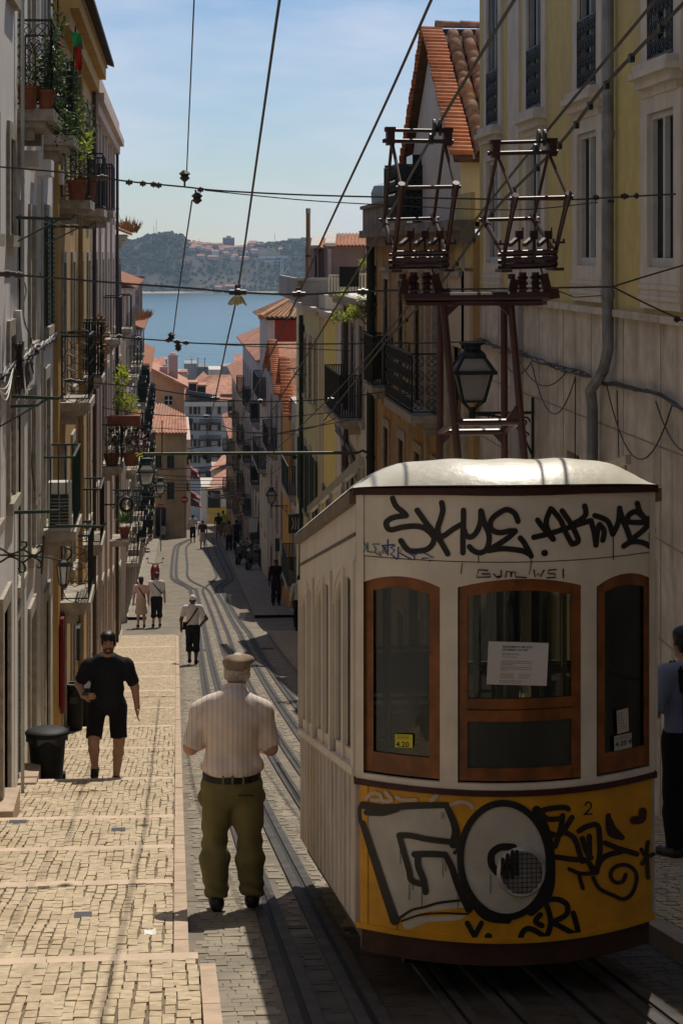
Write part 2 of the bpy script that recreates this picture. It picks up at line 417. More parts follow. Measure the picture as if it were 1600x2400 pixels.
for k, (kd, X, px) in enumerate(RAILS):
    far = [onG(*p) for p in px]
    x64 = far[0].x; y64 = far[0].y
    near = [Vector((X + (x64 - X) * max(0, (y - 22) / (y64 - 22)) ** 1.3, y, 0)) for y in np.linspace(-4, y64 - 1.5, 44)]
    path = near + crom(far, 4); RAILPATH.append(path)
    tr = thing('track_rail' if kd == 'rail' else 'cable_slot', f"{nm[k]} {'grooved steel rail' if kd == 'rail' else 'steel cable slot'} of the six lines set in the street", 'rail' if kd == 'rail' else 'cable slot', (X, 0, g(0)), 'rails and cable slots set in the street')
    wd = 0.062 if kd == 'rail' else 0.045; gap = 0.038 if kd == 'rail' else 0.028
    mb = MB(); ribbon(mb, path, gap + 0.03, -0.006); mb.build('groove', groove, tr)
    for s in (-1, 1):
        mb = MB(); ribbon(mb, path, wd, 0.008, s * (gap + wd) / 2, 0.04); mb.build('steel_edge', steel, tr)
def near_rail(x, y):
    for p in RAILPATH:
        if abs(np.interp(y, [q.y for q in p[:44]], [q.x for q in p[:44]]) - x) < 0.125: return True
    return False
RX = [(np.array([q.y for q in p[:44]]), np.array([q.x for q in p[:44]])) for p in RAILPATH]
def near_rail(x, y, m): return any(abs(np.interp(y, a, b_) - x) < m for a, b_ in RX)

def stone_pts(x0, x1, y0, y1, zf, h, rr, jit=0.006, tilt=0.004):
    c = [(x0, y0), (x1, y0), (x1, y1), (x0, y1)]; P = []; cx = (x0+x1)/2; cy = (y0+y1)/2
    for (x, y) in c: P.append((x + rr.uniform(-jit, jit), y + rr.uniform(-jit, jit), zf(y) - 0.03))
    dz = h + rr.uniform(-tilt, tilt)
    for k in range(4):
        x, y, z = P[k]; kx = cx + (x - cx) * 0.965; ky = cy + (y - cy) * 0.965
        P.append((kx, ky, zf(ky) + dz + rr.uniform(-tilt, tilt)))
    return P
STF = [(4,5,6,7),(0,1,5,4),(1,2,6,5),(2,3,7,6),(3,0,4,7)]
def add_stone(mb, P): mb.add(P, STF)

# setts of the roadway (joined; past counting)
sett = M('setts', (0.285, 0.245, 0.185), 0.85, 0.2, 6, bump=0.4, bsc=45, col2=(0.215, 0.187, 0.145), sc2=1.5, thr=0.58)
rr = random.Random(11); mb = MB(); shade_mb = MB(); y = 7.5
while y < 66:
    dy = rr.uniform(0.10, 0.15) * (1 if y < 30 else 1.4); x = -0.05 + rr.uniform(0, 0.08); lo = 0.09 + 0.0026 * y
    while x < 3.25:
        dx = rr.uniform(0.07, 0.13)
        if x > lo and not near_rail(x + dx/2, y + dy/2, 0.083 + dx * 0.5) and rr.random() < 0.985: add_stone(shade_mb if x > .66 and y < 12.6 + .25*math.sin(x*9) + rr.uniform(-.3, .3) else mb, stone_pts(x, x + dx - 0.003, y, y + dy - 0.004, g, -0.0095, rr, 0.004, 0.0018))
        x += dx
    y += dy
mb.build('road_setts', sett, kind='stuff'); shade_mb.build('tram_shade_setts', M('setts_tram_shade', (0.07, 0.058, 0.045), 0.7, 0.35, 5, bump=0.4, bsc=45), kind='stuff')  # second mass: near setts with the tram's shade in their colour

# ---- stepped left pavement
limest = M('limestone', (0.50, 0.40, 0.262), 0.7, 0.2, 16, bump=0.3, bsc=70, col2=(0.40, 0.31, 0.19), sc2=2.5, thr=0.56)
joint = M('joint_dirt', (0.19, 0.148, 0.095), 0.95, 0.3, 12)
kerbm = M('kerb_pink', (0.47, 0.35, 0.25), 0.75, 0.14, 5, bump=0.2, bsc=60)
STEPY = [onG(300, y, 0.02).y for y in (2275, 2096, 2009, 1936, 1843, 1768, 1716, 1672, 1630, 1590, 1556, 1520)]
STEPY = [7.0, 9.0] + STEPY + [63.6]
def kx(y): return (0.215 if y < STEPY[2] - 0.003 else 0.075) + 0.0022 * y - 0.005   # right edge of kerb
def tread(y):
    for a, b_ in zip(STEPY, STEPY[1:]):
        if a <= y < b_:
            t_ = (y - a) / (b_ - a); e = min(0.075, 0.03 * (b_ - a)) if a < 40 else 0.02
            return g(a) + (g(b_) - g(a)) * t_ - e + 2 * e * t_ + 0.035
    return g(y) + 0.03
pv = MB()
for a, b_ in zip(STEPY, STEPY[1:]):
    m_ = 3; o = len(pv.v)
    for i in range(m_ + 1):
        y = a + (b_ - a - 1e-4) * i / m_
        for x in (-2.2, kx(y) - 0.085): pv.v.append((x, y, tread(y) - 0.012))
    for x in (-2.2, kx(b_ - 1e-3) - 0.085): pv.v.append((x, b_ - 1e-4, g(b_) - 0.2))
    for i in range(m_ + 1):
        q = o + 2*i; pv.f.append((q, q+1, q+3, q+2)); pv.mi.append(0)
pave = pv.build('pavement', joint, kind='structure')
# kerb stones (each a piece)
y = 7.2; rr = random.Random(5); k = 0
while y < 63:
    ln = rr.uniform(0.9, 1.5); y1 = min(y + ln, 63.2)
    if y < STEPY[2] < y1: y1 = STEPY[2]
    mb = MB(); e = 0.006
    x0a, x0b = kx(y + e), kx(y1 - e)
    dz = 0.045 + rr.uniform(-0.004, 0.004)
    P = [(x0a-0.085, y+e, g(y+e)-0.15), (x0a, y+e, g(y+e)-0.15), (x0b, y1-e, g(y1-e)-0.15), (x0b-0.085, y1-e, g(y1-e)-0.15)]
    mb.hexa(P + [(p[0], p[1], g(p[1]) + dz) for p in P]); mb.build('kerb_stone', kerbm, pave); y = y1
slabm = M('step_pale', (0.60, 0.46, 0.33), 0.7, 0.12, 5, bump=0.2, bsc=60)
# nosing slabs at each step
for s in STEPY[2:-1]:
    w_ = 0.10 if s < 40 else 0.13; y0 = s - w_; mb = MB(); x = XL(s) - 0.2; zt_ = tread(s - 1e-3) + 0.012
    xe = kx(s - 0.01) - 0.09
    while x < xe - 0.05:
        x2 = min(x + rr.uniform(0.5, 0.8), xe)
        if xe - x2 < 0.2: x2 = xe
        q = MB().box(x, x2 - 0.005, y0, s, g(s) - 0.15, zt_ + rr.uniform(-0.003, 0.003)); q.build('step_slab', slabm, pave); x = x2
# limestone setts: the nearest ~300 are pieces, the rest one mass
rr = random.Random(21); stones = []
x = -2.05; ncol = 0
while x < 0.24:
    cw = rr.uniform(0.056, 0.078); y = 7.6 + rr.uniform(0, .12); ph = rr.uniform(0, 6)
    while y < 63:
        ln = rr.uniform(0.11, 0.20) * (1 if y < 30 else 1.35); nxt = [s for s in STEPY if s > y]
        lim = nxt[0] - (0.104 if nxt[0] < 40 else 0.134) if nxt and nxt[0] >= STEPY[2] - 0.01 else 1e9
        y2 = min(y + ln, lim)
        if lim - y2 < 0.04: y2 = lim
        wob = 0.010 * math.sin(y * 2.1 + x * 9) + 0.006 * math.sin(y * 5.3 + ph)
        xr = min(x + cw, kx(y) - 0.088 - wob)
        if xr - x > 0.022 and x + cw > XL(y) - 0.12 and y2 - y > 0.03:
            stones.append((x + wob, xr - 0.0048 + wob, y, y2 - 0.0075))
        y = lim + (0.106 if lim < 39.5 else 0.136) if y2 >= lim - 1e-6 else y2
    x += cw
stones.sort(key=lambda q: q[2])
bulk = MB(); cnt = 0
for (x0, x1, y0, y1) in stones:
    P = stone_pts(x0, x1, y0, y1, tread, 0.003, rr, 0.0035, 0.0025)
    p = Vector((x0, y0, tread(y0))); vis = (p.y > 9.9 and 403 + p.x / p.y * F > -20)
    if vis and cnt < 300:
        mb = MB(); add_stone(mb, P); mb.build('paving_stone', limest, pave); cnt += 1
    else: add_stone(bulk, P)
o = bulk.build('paving_stones', limest, pave, kind='stuff')
# farther pavement: stones too small to tell apart
limefar = M('limestone_far', (0.42, 0.325, 0.205), 0.8, 0.3, 22, bump=0.4, bsc=30, col2=(0.27, 0.215, 0.145), sc2=14, thr=0.55)
mb = MB(); 
for a, b_ in zip(STEPY, STEPY[1:]):
    if b_ < 34: continue
    a2 = max(a, 34); o = len(mb.v)
    for y in (a2, b_ - 0.14):
        for x in (XL(y) - 0.1, kx(y) - 0.09): mb.v.append((x, y, tread(y) + 0.003))
    mb.f.append((o, o+1, o+3, o+2)); mb.mi.append(0)
mb.build('pavement_surface', limefar, pave)
# a few dark patched stones and scraps
for (px, py, wpx) in ((42,1945,40), (278,1955,32), (195,2155,40)):
    p = onG(px, py, 0.03); hw = wpx / 2 / F * p.y
    mb = MB().box(p.x-hw, p.x+hw, p.y-0.06, p.y+0.05, tread(p.y)-0.05, tread(p.y)+0.0125); mb.build('dark_stone', M('basalt', (0.06, 0.06, 0.065), 0.7, 0.2, 9), pave)
p = onG(352, 2185, 0.03); mb = MB(); mb.grid(lambda u, v: (p.x-0.035+0.07*u, p.y-0.05+0.1*v, tread(p.y)+0.009+0.005*math.sin(5*u+3*v)), 4, 4)
tag(mb.build('paper_scrap', M('white_paper', (0.75, 0.75, 0.72), 0.8, 0.03, 5), at=p), 'small scrap of white paper lying on the pale pavement stones', 'litter')

# ---- right pavement
def rx0(y): return 2.72 + 0.004 * y
mb = MB(); strip(rx0, lambda y: 5.0, 6, 64, 1.0, 0.09, mb)
n_ = len(mb.v)
for y in np.linspace(6, 64, 59): mb.v += [(rx0(y), y, g(y) - 0.1), (rx0(y), y, g(y) + 0.09)]
for i in range(58): a = n_ + 2*i; mb.f.append((a, a+2, a+3, a+1)); mb.mi.append(0)
rp_ = mb.build('pavement', limefar, kind='structure')
mb = MB(); rr = random.Random(8); y = 9.5
while y < 20:
    dy = rr.uniform(0.065, 0.09); x = rx0(y) + 0.14
    while x < 4.4:
        dx = rr.uniform(0.06, 0.1); add_stone(mb, stone_pts(x, x+dx-0.005, y, y+dy-0.005, lambda q: g(q)+0.096, 0.004, rr, 0.005, 0.004)); x += dx
    y += dy
mb.build('paving_stones', limest, rp_, kind='stuff')
y = 8.0
while y < 63:
    y1 = min(y + rr.uniform(1, 1.5), 63.5); mb = MB(); e = 0.006
    P = [(rx0(y)-0.01, y+e, g(y)-0.15), (rx0(y)+0.12, y+e, g(y)-0.15), (rx0(y1)+0.12, y1-e, g(y1)-0.15), (rx0(y1)-0.01, y1-e, g(y1)-0.15)]
    mb.hexa(P + [(p[0], p[1], g(p[1]) + 0.105) for p in P]); mb.build('kerb_stone', M('kerb_grey', (0.32, 0.27, 0.21), 0.8, 0.15, 5), rp_); y = y1
# pavements below the crossing; right one's shade put into the grey colour
greypv = M('setts_grey_shade', (0.22, 0.195, 0.16), 0.85, 0.3, 8, bump=.4, bsc=20, col2=(0.30, 0.26, 0.2), sc2=2)
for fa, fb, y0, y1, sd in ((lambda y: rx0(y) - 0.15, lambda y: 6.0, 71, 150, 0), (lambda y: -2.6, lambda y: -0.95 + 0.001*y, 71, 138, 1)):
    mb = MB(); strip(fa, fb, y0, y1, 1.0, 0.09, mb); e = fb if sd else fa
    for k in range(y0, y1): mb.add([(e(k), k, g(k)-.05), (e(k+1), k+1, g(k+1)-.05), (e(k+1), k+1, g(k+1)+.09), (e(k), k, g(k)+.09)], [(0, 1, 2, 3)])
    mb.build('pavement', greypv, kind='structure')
# drain gratings across the road
for (px, py, wpx, hidden) in ((625, 1521, 30, 0), (465, 1524, 52, 0)):
    p = onG(px, py); hw = wpx / 2 / F * p.y; t_ = thing('drain_grating', 'dark slotted drain grating ' + ('across the right edge of the roadway' if px > 500 else 'by the feet of the man in the white cap'), 'drain', p)
    MB().box(p.x-hw, p.x+hw, p.y-0.13, p.y+0.13, g(p.y)-0.05, g(p.y)+0.004).build('frame', groove, t_)
    mb = MB()
    for i in range(int(hw*2/0.06)): mb.box(p.x-hw+0.06*i+0.01, p.x-hw+0.06*i+0.04, p.y-0.12, p.y+0.12, g(p.y)-0.02, g(p.y)+0.012)
    mb.build('bars', steel, t_)
# haze
hz = bpy.data.materials.new('haze_air'); hz.use_nodes = True; t = hz.node_tree; t.nodes.remove(t.nodes['Principled BSDF'])
pvn = t.nodes.new('ShaderNodeVolumePrincipled'); pvn.inputs['Color'].default_value = (0.62, 0.80, 1.0, 1); pvn.inputs['Density'].default_value = 0.000095; pvn.inputs['Anisotropy'].default_value = 0.2
t.links.new(pvn.outputs[0], t.nodes['Material Output'].inputs['Volume'])
MB().box(-2700, 3200, -60, 3400, SEA - 3, 60).build('haze', hz, kind='stuff')
# ================================================================ FUNICULAR CAR
TX0, TX1, TYC, SAGB = 0.93, 2.47, 10.36, 0.31
TXM, THW = (TX0 + TX1) / 2, (TX1 - TX0) / 2
SLP = 0.186
def bow(x): u = max(-1, min(1, (x - TXM) / THW)); return TYC - SAGB * (1 - u * u)
def front(px, py, off=0.0):      # pixel -> point on the bowed front
    d = ray(px, py); Y = TYC
    for _ in range(12):
        x = d.x * Y / d.y; Y = bow(x) - off
    return d * (Y / d.y)
def fx(px, py=1600): return front(px, py).x
def fz(px, py): return front(px, py).z
cream = M('tram_cream', (0.72, 0.645, 0.54), 0.5, 0.09, 5, streak=0.4, scol=(0.40, 0.33, 0.25), bump=0.04, spec=0.4)
yellow = M('tram_yellow', (0.60, 0.285, 0.012), 0.45, 0.14, 7, streak=0.3, scol=(0.22, 0.11, 0.02), bump=0.03, spec=0.4)
maroon = M('tram_maroon', (0.05, 0.014, 0.014), 0.5, 0.15, 6, bump=0.04)
woodv = M('varnished_wood', (0.20, 0.062, 0.012), 0.4, 0.35, 9, bump=0.06, spec=0.4, coat=0.15)
beamm = M('buffer_brown', (0.055, 0.026, 0.02), 0.6, 0.25, 6, bump=0.1)
roofm = M('tram_roof', (0.60, 0.57, 0.46), 0.40, 0.12, 3, streak=0.0, bump=0.35, bsc=14, spec=0.6, col2=(0.52, 0.48, 0.38), sc2=2.5, thr=0.55)
tglass = glass_mat('tram_glass', (0.75, 0.82, 0.78), 0.6)
frost = M('frosted_panel', (0.03, 0.035, 0.03), 0.25, 0.3, 2, bump=0.02, spec=0.5)
blk = M('spray_black', (0.011, 0.010, 0.012), 0.4, 0.3, 30, bump=0, spec=0.4)
silv = M('spray_silver', (0.50, 0.47, 0.42), 0.5, 0.12, 8, bump=0.02, col2=(0.42, 0.38, 0.31), sc2=4, thr=0.6)
tram = thing('funicular_car', 'cream and yellow funicular tram car with graffiti parked on the sloping track', 'tram', (TXM, TYC, g(TYC)))

def cslab(mb, x0, x1, zlo, zhi, off, th, n=None):   # slab following the bowed front
    n = n or max(2, int((x1 - x0) / 0.035)); o = len(mb.v)
    for i in range(n + 1):
        x = x0 + (x1 - x0) * i / n; y = bow(x)
        a = zlo(x) if callable(zlo) else zlo; b = zhi(x) if callable(zhi) else zhi
        mb.v += [(x, y - off, a), (x, y - off, b), (x, y - off + th, b), (x, y - off + th, a)]
    for i in range(n):
        q = o + 4*i
        for j in range(4): mb.f.append((q+j, q+4+j, q+4+(j+1) % 4, q+(j+1) % 4)); mb.mi.append(mb.cur)
    mb.f += [(o+3, o+2, o+1, o), (o+4*n, o+4*n+1, o+4*n+2, o+4*n+3)]; mb.mi += [mb.cur] * 2
Z_EAVE = fz(835, 1158); Z_PAN = fz(1150, 1319); Z_SILL = fz(1150, 1838); Z_MLD0 = fz(1150, 1866); Z_MLD1 = fz(1150, 1855)
Z_YB = fz(1150, 2208); Z_BEAM = Z_YB - 0.125
W = [(fx(851), fx(1031)), (fx(1072), fx(1361)), (fx(1397), fx(1528))]
ZT = [fz(940, 1372), fz(1215, 1378), fz(1460, 1368)]     # springing
RISE = [0.045, 0.045, 0.05]
def arch(i, x, dz=0.0):
    a, b = W[i]; u = (x - (a + b) / 2) / ((b - a) / 2); return ZT[i] + RISE[i] * (1 - min(1, u * u)) + dz
def topz(x):
    for i in range(3):
        if W[i][0] < x < W[i][1]: return arch(i, x)
    return Z_PAN - 0.16
# panels
mb = MB(); cslab(mb, TX0 + 0.02, TX1 - 0.02, Z_YB, Z_MLD0, 0, 0.03); cslab(mb, TX0, TX1, Z_YB - 0.004, Z_YB + 0.022, 0.012, 0.03)
cslab(mb, TX0 + 0.03, TX0 + 0.055, Z_YB + 0.022, Z_MLD0, 0.006, 0.01)
mb.build('apron_panel', yellow, tram)
mb = MB(); cslab(mb, TX0 - 0.01, TX1 + 0.01, Z_MLD0, Z_MLD1 + 0.006, 0.016, 0.04); mb.build('waist_moulding', maroon, tram)
mb = MB(); cslab(mb, TX0, TX1, Z_MLD1 + 0.006, Z_SILL, 0.004, 0.03); mb.build('sill_panel', cream, tram)
for a, b in ((TX0, W[0][0]), (W[0][1], W[1][0]), (W[1][1], W[2][0]), (W[2][1], TX1)): mb = MB(); cslab(mb, a, b, Z_SILL, Z_PAN - 0.16, 0.0, 0.06); mb.build('window_post', cream, tram)
for a, b in ((TX0 + 0.0, TX0 + 0.035), (TX1 - 0.035, TX1)): mb = MB(); cslab(mb, a, b, Z_SILL, Z_EAVE, 0.012, 0.02); mb.build('corner_strip', cream, tram)
mb = MB()
for i in range(3):
    cslab(mb, W[i][0], W[i][1], lambda x, i=i: arch(i, x), Z_PAN - 0.0, 0.0, 0.03, 24)
for a, b in ((TX0, W[0][0]), (W[0][1], W[1][0]), (W[1][1], W[2][0]), (W[2][1], TX1)): cslab(mb, a, b, Z_PAN - 0.16, Z_PAN, 0.0, 0.03)
mb.build('lintel_panel', cream, tram)
mb = MB(); cslab(mb, TX0 + 0.02, TX1 - 0.02, Z_PAN + 0.006, Z_EAVE + 0.02, 0.004, 0.03); mb.build('headboard', cream, tram)
mb = MB(); cslab(mb, TX0 + 0.01, TX1 - 0.01, Z_PAN - 0.004, Z_PAN + 0.006, -0.006, 0.02); mb.build('panel_seam', M('seam_grey', (0.12, 0.10, 0.085), 0.8, 0.2, 8), tram)
zc_ = lambda x: 0.03 * (1 - ((x - TXM) / THW) ** 2)
mb = MB(); cslab(mb, TX0 - 0.015, TX1 + 0.015, lambda x: Z_EAVE + zc_(x) - 0.002, lambda x: Z_EAVE + 0.032 + zc_(x), 0.02, 0.05); mb.build('eave_band', maroon, tram)
mb = MB(); cslab(mb, TX0 + 0.03, TX1 - 0.03, Z_BEAM, Z_YB - 0.006, -0.02, 0.08); mb.build('buffer_beam', beamm, tram)
# front windows
for i, (a, b) in enumerate(W):
    fr = MB(); zb = Z_SILL + 0.012; s = 0.049
    low = zb + (0.10 if i != 1 else 0.062)
    cslab(fr, a, a + s, zb, lambda x: arch(i, x), -0.012, 0.04, 4); cslab(fr, b - s, b, zb, lambda x: arch(i, x), -0.012, 0.04, 4)
    cslab(fr, a + s, b - s, zb, low, -0.014, 0.036); cslab(fr, a + s, b - s, lambda x: arch(i, x) - 0.06, lambda x: arch(i, x), -0.014, 0.036, 16)
    wobj_mat = woodv
    zr0, zr1 = fz(1215, 1692), fz(1215, 1640)
    if i == 1:
        cslab(fr, a + s, b - s, (zr0 + zr1) / 2 + 0.004, zr1, -0.016, 0.034); cslab(fr, a + s - 0.03, b - s + 0.03, zr0, (zr0 + zr1) / 2, -0.006, 0.045)
    wo = fr.build('front_window', woodv, tram)
    pn = MB(); cslab(pn, a + s - 0.01, b - s + 0.01, low - 0.01 if i != 1 else zr1 - 0.01, lambda x: arch(i, x) - 0.05, -0.03, 0.006, 16); pn.build('pane', tglass, wo)
    if i == 1:
        pn = MB(); cslab(pn, a + s - 0.01, b - s + 0.01, low - 0.01, zr0 + 0.01, -0.03, 0.006, 10); pn.build('lower_panel', frost, wo)
    rb = MB(); cslab(rb, a + 0.002, a + 0.006, zb, ZT[i], -0.004, 0.01, 2); rb.build('seal', M('rubber', (0.02, 0.02, 0.02), 0.7), wo)

# ---- side walls (sheared with the slope)
BAYS = [10.36, 11.9, 13.4, 14.9]; YE = 14.9
sh = lambda z, y: z - SLP * (y - TYC)
side_low = M('tram_side_paint', (0.42, 0.37, 0.34), 0.55, 0.15, 5, streak=0.8, scol=(0.10, 0.085, 0.075), bump=0.05, col2=(0.46, 0.30, 0.12), sc2=1.9, thr=0.63, soft=0.05)
cols_side = M('tram_cream_side', (0.66, 0.59, 0.50), 0.5, 0.07, 4, streak=0.3, scol=(0.33, 0.27, 0.2), bump=0.04)
for sgn, X in ((-1, TX0), (1, TX1)):
    xi, xo = X - sgn * 0.0, X + sgn * 0.0
    def pan(mb, y0, y1, z0, z1, out=0.0, th=0.03):   # z functions of y or numbers in the sheared frame
        xa, xb = X + sgn * out, X + sgn * (out - th); n = 10 if callable(z0) or callable(z1) else 1
        for k in range(n):
            ya = y0 + (y1 - y0) * k / n; yb = y0 + (y1 - y0) * (k + 1) / n
            f0 = z0 if callable(z0) else (lambda y: z0); f1 = z1 if callable(z1) else (lambda y: z1)
            mb.hexa([(xa, ya, sh(f0(ya), ya)), (xb, ya, sh(f0(ya), ya)), (xb, yb, sh(f0(yb), yb)), (xa, yb, sh(f0(yb), yb)),
                     (xa, ya, sh(f1(ya), ya)), (xb, ya, sh(f1(ya), ya)), (xb, yb, sh(f1(yb), yb)), (xa, yb, sh(f1(yb), yb))])
    mb = MB(); pan(mb, TYC, YE, Z_YB, Z_SILL - 0.02, 0, 0.03); mb.build('side_panel', side_low, tram); mb = MB(); pan(mb, TYC + .05, YE - .02, Z_YB - .10, Z_YB + .01, -.05, .02); mb.build('side_skirt', beamm, tram)
    mb = MB()
    for y in [TYC + 0.02 + 0.3 * k for k in range(15)]: pan(mb, y, y + 0.014, Z_YB, Z_SILL - 0.05, 0.003, 0.006)
    mb.build('side_rib', side_low, tram)
    mb = MB(); pan(mb, TYC, YE, Z_SILL - 0.02, Z_SILL + 0.02, 0.02, 0.05); mb.build('side_moulding', cols_side, tram)
    mb = MB(); pan(mb, TYC - 0.01, YE, Z_EAVE - 0.05, Z_EAVE + 0.015, 0.035, 0.05); mb.build('side_eave', M('eave_brown', (0.16, 0.115, 0.08), 0.6, 0.2, 6), tram)
    mb = MB(); pan(mb, TYC, YE, Z_PAN - 0.03, Z_EAVE - 0.03, 0.0, 0.03); mb.build('side_headboard', cols_side, tram)
    for k in range(3):
        y0, y1 = BAYS[k] + 0.12, BAYS[k + 1] - 0.02; ym = (y0 + y1) / 2
        mb = MB(); pan(mb, BAYS[k], y0, Z_SILL + 0.02, Z_PAN - 0.03, 0.015, 0.05); mb.build('side_post', cols_side, tram)
        mb = MB(); aw = (y1 - y0) / 2
        ar = lambda y: Z_PAN - 0.22 + 0.19 * math.sqrt(max(0, 1 - ((y - ym) / aw) ** 2)) * 0.98
        pan(mb, y0, y1, ar, Z_PAN - 0.03, 0.0, 0.03); mb.build('side_arch', cols_side, tram)
        mb = MB()
        pan(mb, ym - 0.05, ym + 0.05, Z_SILL + 0.02, lambda y: ar(y) + 0.01, 0.004, 0.03); pan(mb, y0, y0 + 0.05, Z_SILL + 0.02, lambda y: ar(y) + 0.02, -0.012, 0.03); pan(mb, y1 - 0.05, y1, Z_SILL + 0.02, lambda y: ar(y) + 0.02, -0.012, 0.03)
        pan(mb, y0, y1, Z_SILL + 0.02, Z_SILL + 0.09, -0.012, 0.03); pan(mb, y0 + .05, y1 - .05, lambda y: ar(y) - 0.05, lambda y: ar(y) + 0.01, -0.012, 0.03)
        sw = mb.build('side_window', [cols_side], tram)
        mb = MB(); pan(mb, y0 + 0.03, ym - 0.03, Z_SILL + 0.08, lambda y: ar(y) - 0.02, -0.03, 0.005); mb.build('pane', tglass, sw)
        mb = MB(); pan(mb, ym + 0.03, y1 - 0.03, Z_SILL + 0.08, lambda y: ar(y) - 0.02, -0.03, 0.005); mb.build('pane', tglass, sw)
        # drip seam that slants above each bay
        mb = MB(); pan(mb, BAYS[k] + 0.0, BAYS[k + 1] - 0.05, lambda y: Z_PAN + 0.10 - 0.13 * 0 - 0.0, lambda y: Z_PAN + 0.118, 0.006, 0.01); mb.build('drip_strip', M('seam_grey', (0,0,0)), tram)
    mb = MB(); pan(mb, YE - 0.05, YE, Z_SILL + 0.02, Z_PAN, 0.015, 0.05); mb.build('side_post', cols_side, tram)
# end wall, floor, bulkheads, seats, wheels
dk = M('tram_interior', (0.06, 0.04, 0.028), 0.6, 0.3, 4, bump=0.05)
inw = M('tram_interior_cream', (0.26, 0.24, 0.19), 0.6, 0.15, 4)
mb = MB(); zf = lambda y: sh(Z_YB + 0.05, y)
mb.hexa([(TX0+.04, TYC+.04, zf(TYC)), (TX1-.04, TYC+.04, zf(TYC)), (TX1-.02, YE, zf(YE)), (TX0+.02, YE, zf(YE))] + [(x, y, z + 0.05) for x, y, z in [(TX0+.04, TYC+.04, zf(TYC)), (TX1-.04, TYC+.04, zf(TYC)), (TX1-.02, YE, zf(YE)), (TX0+.02, YE, zf(YE))]])
mb.build('floor', dk, tram)
for y in (11.9, 13.4, 14.87):
    z0, zs, zt = sh(Z_YB + .05, y), sh(Z_SILL, y), sh(Z_EAVE, y); mb = MB()
    mb.box(TX0+.03, TX1-.03, y, y+.03, z0, zs); mb.box(TX0+.03, TX1-.03, y, y+.03, sh(Z_PAN, y), zt)
    for x in (TX0+.05, TXM-.32, TXM+.28, TX1-.1): mb.box(x, x+.05, y, y+.03, zs, sh(Z_PAN, y))
    mb.box(TX0+.03, TX1-.03, y-.004, y+.034, zs+.45, zs+.48)
    mb.build('bulkhead', inw if y < 14 else dk, tram)
for y in (11.45, 12.9):
    z0 = sh(Z_YB + .1, y); mb = MB(); mb.box(TX0+.06, TX1-.06, y, y+.4, z0, z0+.42); mb.box(TX0+.06, TX1-.06, y+.36, y+.42, z0+.42, z0+.85); mb.build('bench', woodv, tram)
chrome = M('chrome_grey', (0.4, 0.4, 0.4), 0.25, 0.1, 5, metal=0.8)
for x in (TXM - .52, TXM - .1, TXM + .5): MB().tube([(x, 11.15, sh(Z_YB+.1, 11.15)), (x, 11.15, sh(Z_EAVE, 11.15))], .014, 6).build('hand_pole', chrome, tram)
for dz in (.12, .34, .62): MB().tube([(TX0+.06, 11.2, sh(Z_SILL+dz, 11.2)), (TXM-.14, 11.2, sh(Z_SILL+dz, 11.2))], .012, 6).build('hand_rail', chrome, tram)
MB().box(TX0+.06, TXM-.2, 11.25, 11.3, sh(Z_SILL+.36, 11.2), sh(Z_SILL+.58, 11.2)).build('seat_back', M('seat_grey', (0.16, 0.15, 0.14), .5, .1, 4), tram)
MB().box(TX0+.06, TXM-.2, 11.22, 11.28, sh(Z_SILL+.02, 11.2), sh(Z_SILL+.2, 11.2)).build('seat_back', woodv, tram)
mb = MB(); mb.box(TXM-.5, TXM+.45, 10.42, 10.6, Z_YB+.1, Z_SILL+.02); mb.build('driver_desk', M('desk_grey', (0.05, 0.055, 0.05), 0.4, 0.2, 5), tram)
hw = MB(); hp = onY(1095, 1620, 10.62); n_ = 20
hw.tube([(hp.x + .14*math.cos(2*math.pi*k/n_), 10.62 + .06*math.sin(2*math.pi*k/n_), hp.z + .12*math.sin(2*math.pi*k/n_)) for k in range(n_+1)], .011, 6, cap=False)
for a_ in (0, 2.1, 4.2): hw.bar((hp.x, 10.62, hp.z), (hp.x + .14*math.cos(a_), 10.62 + .06*math.sin(a_), hp.z + .12*math.sin(a_)), .014)
hw.tube([(hp.x, 10.62, hp.z), (hp.x, 10.6, hp.z - .3)], .02, 6); hw.build('brake_wheel', chrome, tram)
for y, dz in ((11.2, 0), (13.9, 0)):
    for x in (TX0+.36, TX1-.36):
        mb = MB(); mb.tube([(x-.03, y, g(y)+.2), (x+.03, y, g(y)+.2)], .19, 16); mb.build('wheel', beamm, tram)
mb = MB(); mb.hexa([(TX0+.22, TYC+.1, Z_YB-.12), (TX1-.22, TYC+.1, Z_YB-.12), (TX1-.22, YE, sh(Z_YB-.12, YE)), (TX0+.1, YE, sh(Z_YB-.12, YE)), (TX0+.1, TYC+.1, Z_YB+.04), (TX1-.1, TYC+.1, Z_YB+.04), (TX1-.1, YE, sh(Z_YB+.04, YE)), (TX0+.1, YE, sh(Z_YB+.04, YE))]); mb.build('underframe', beamm, tram)
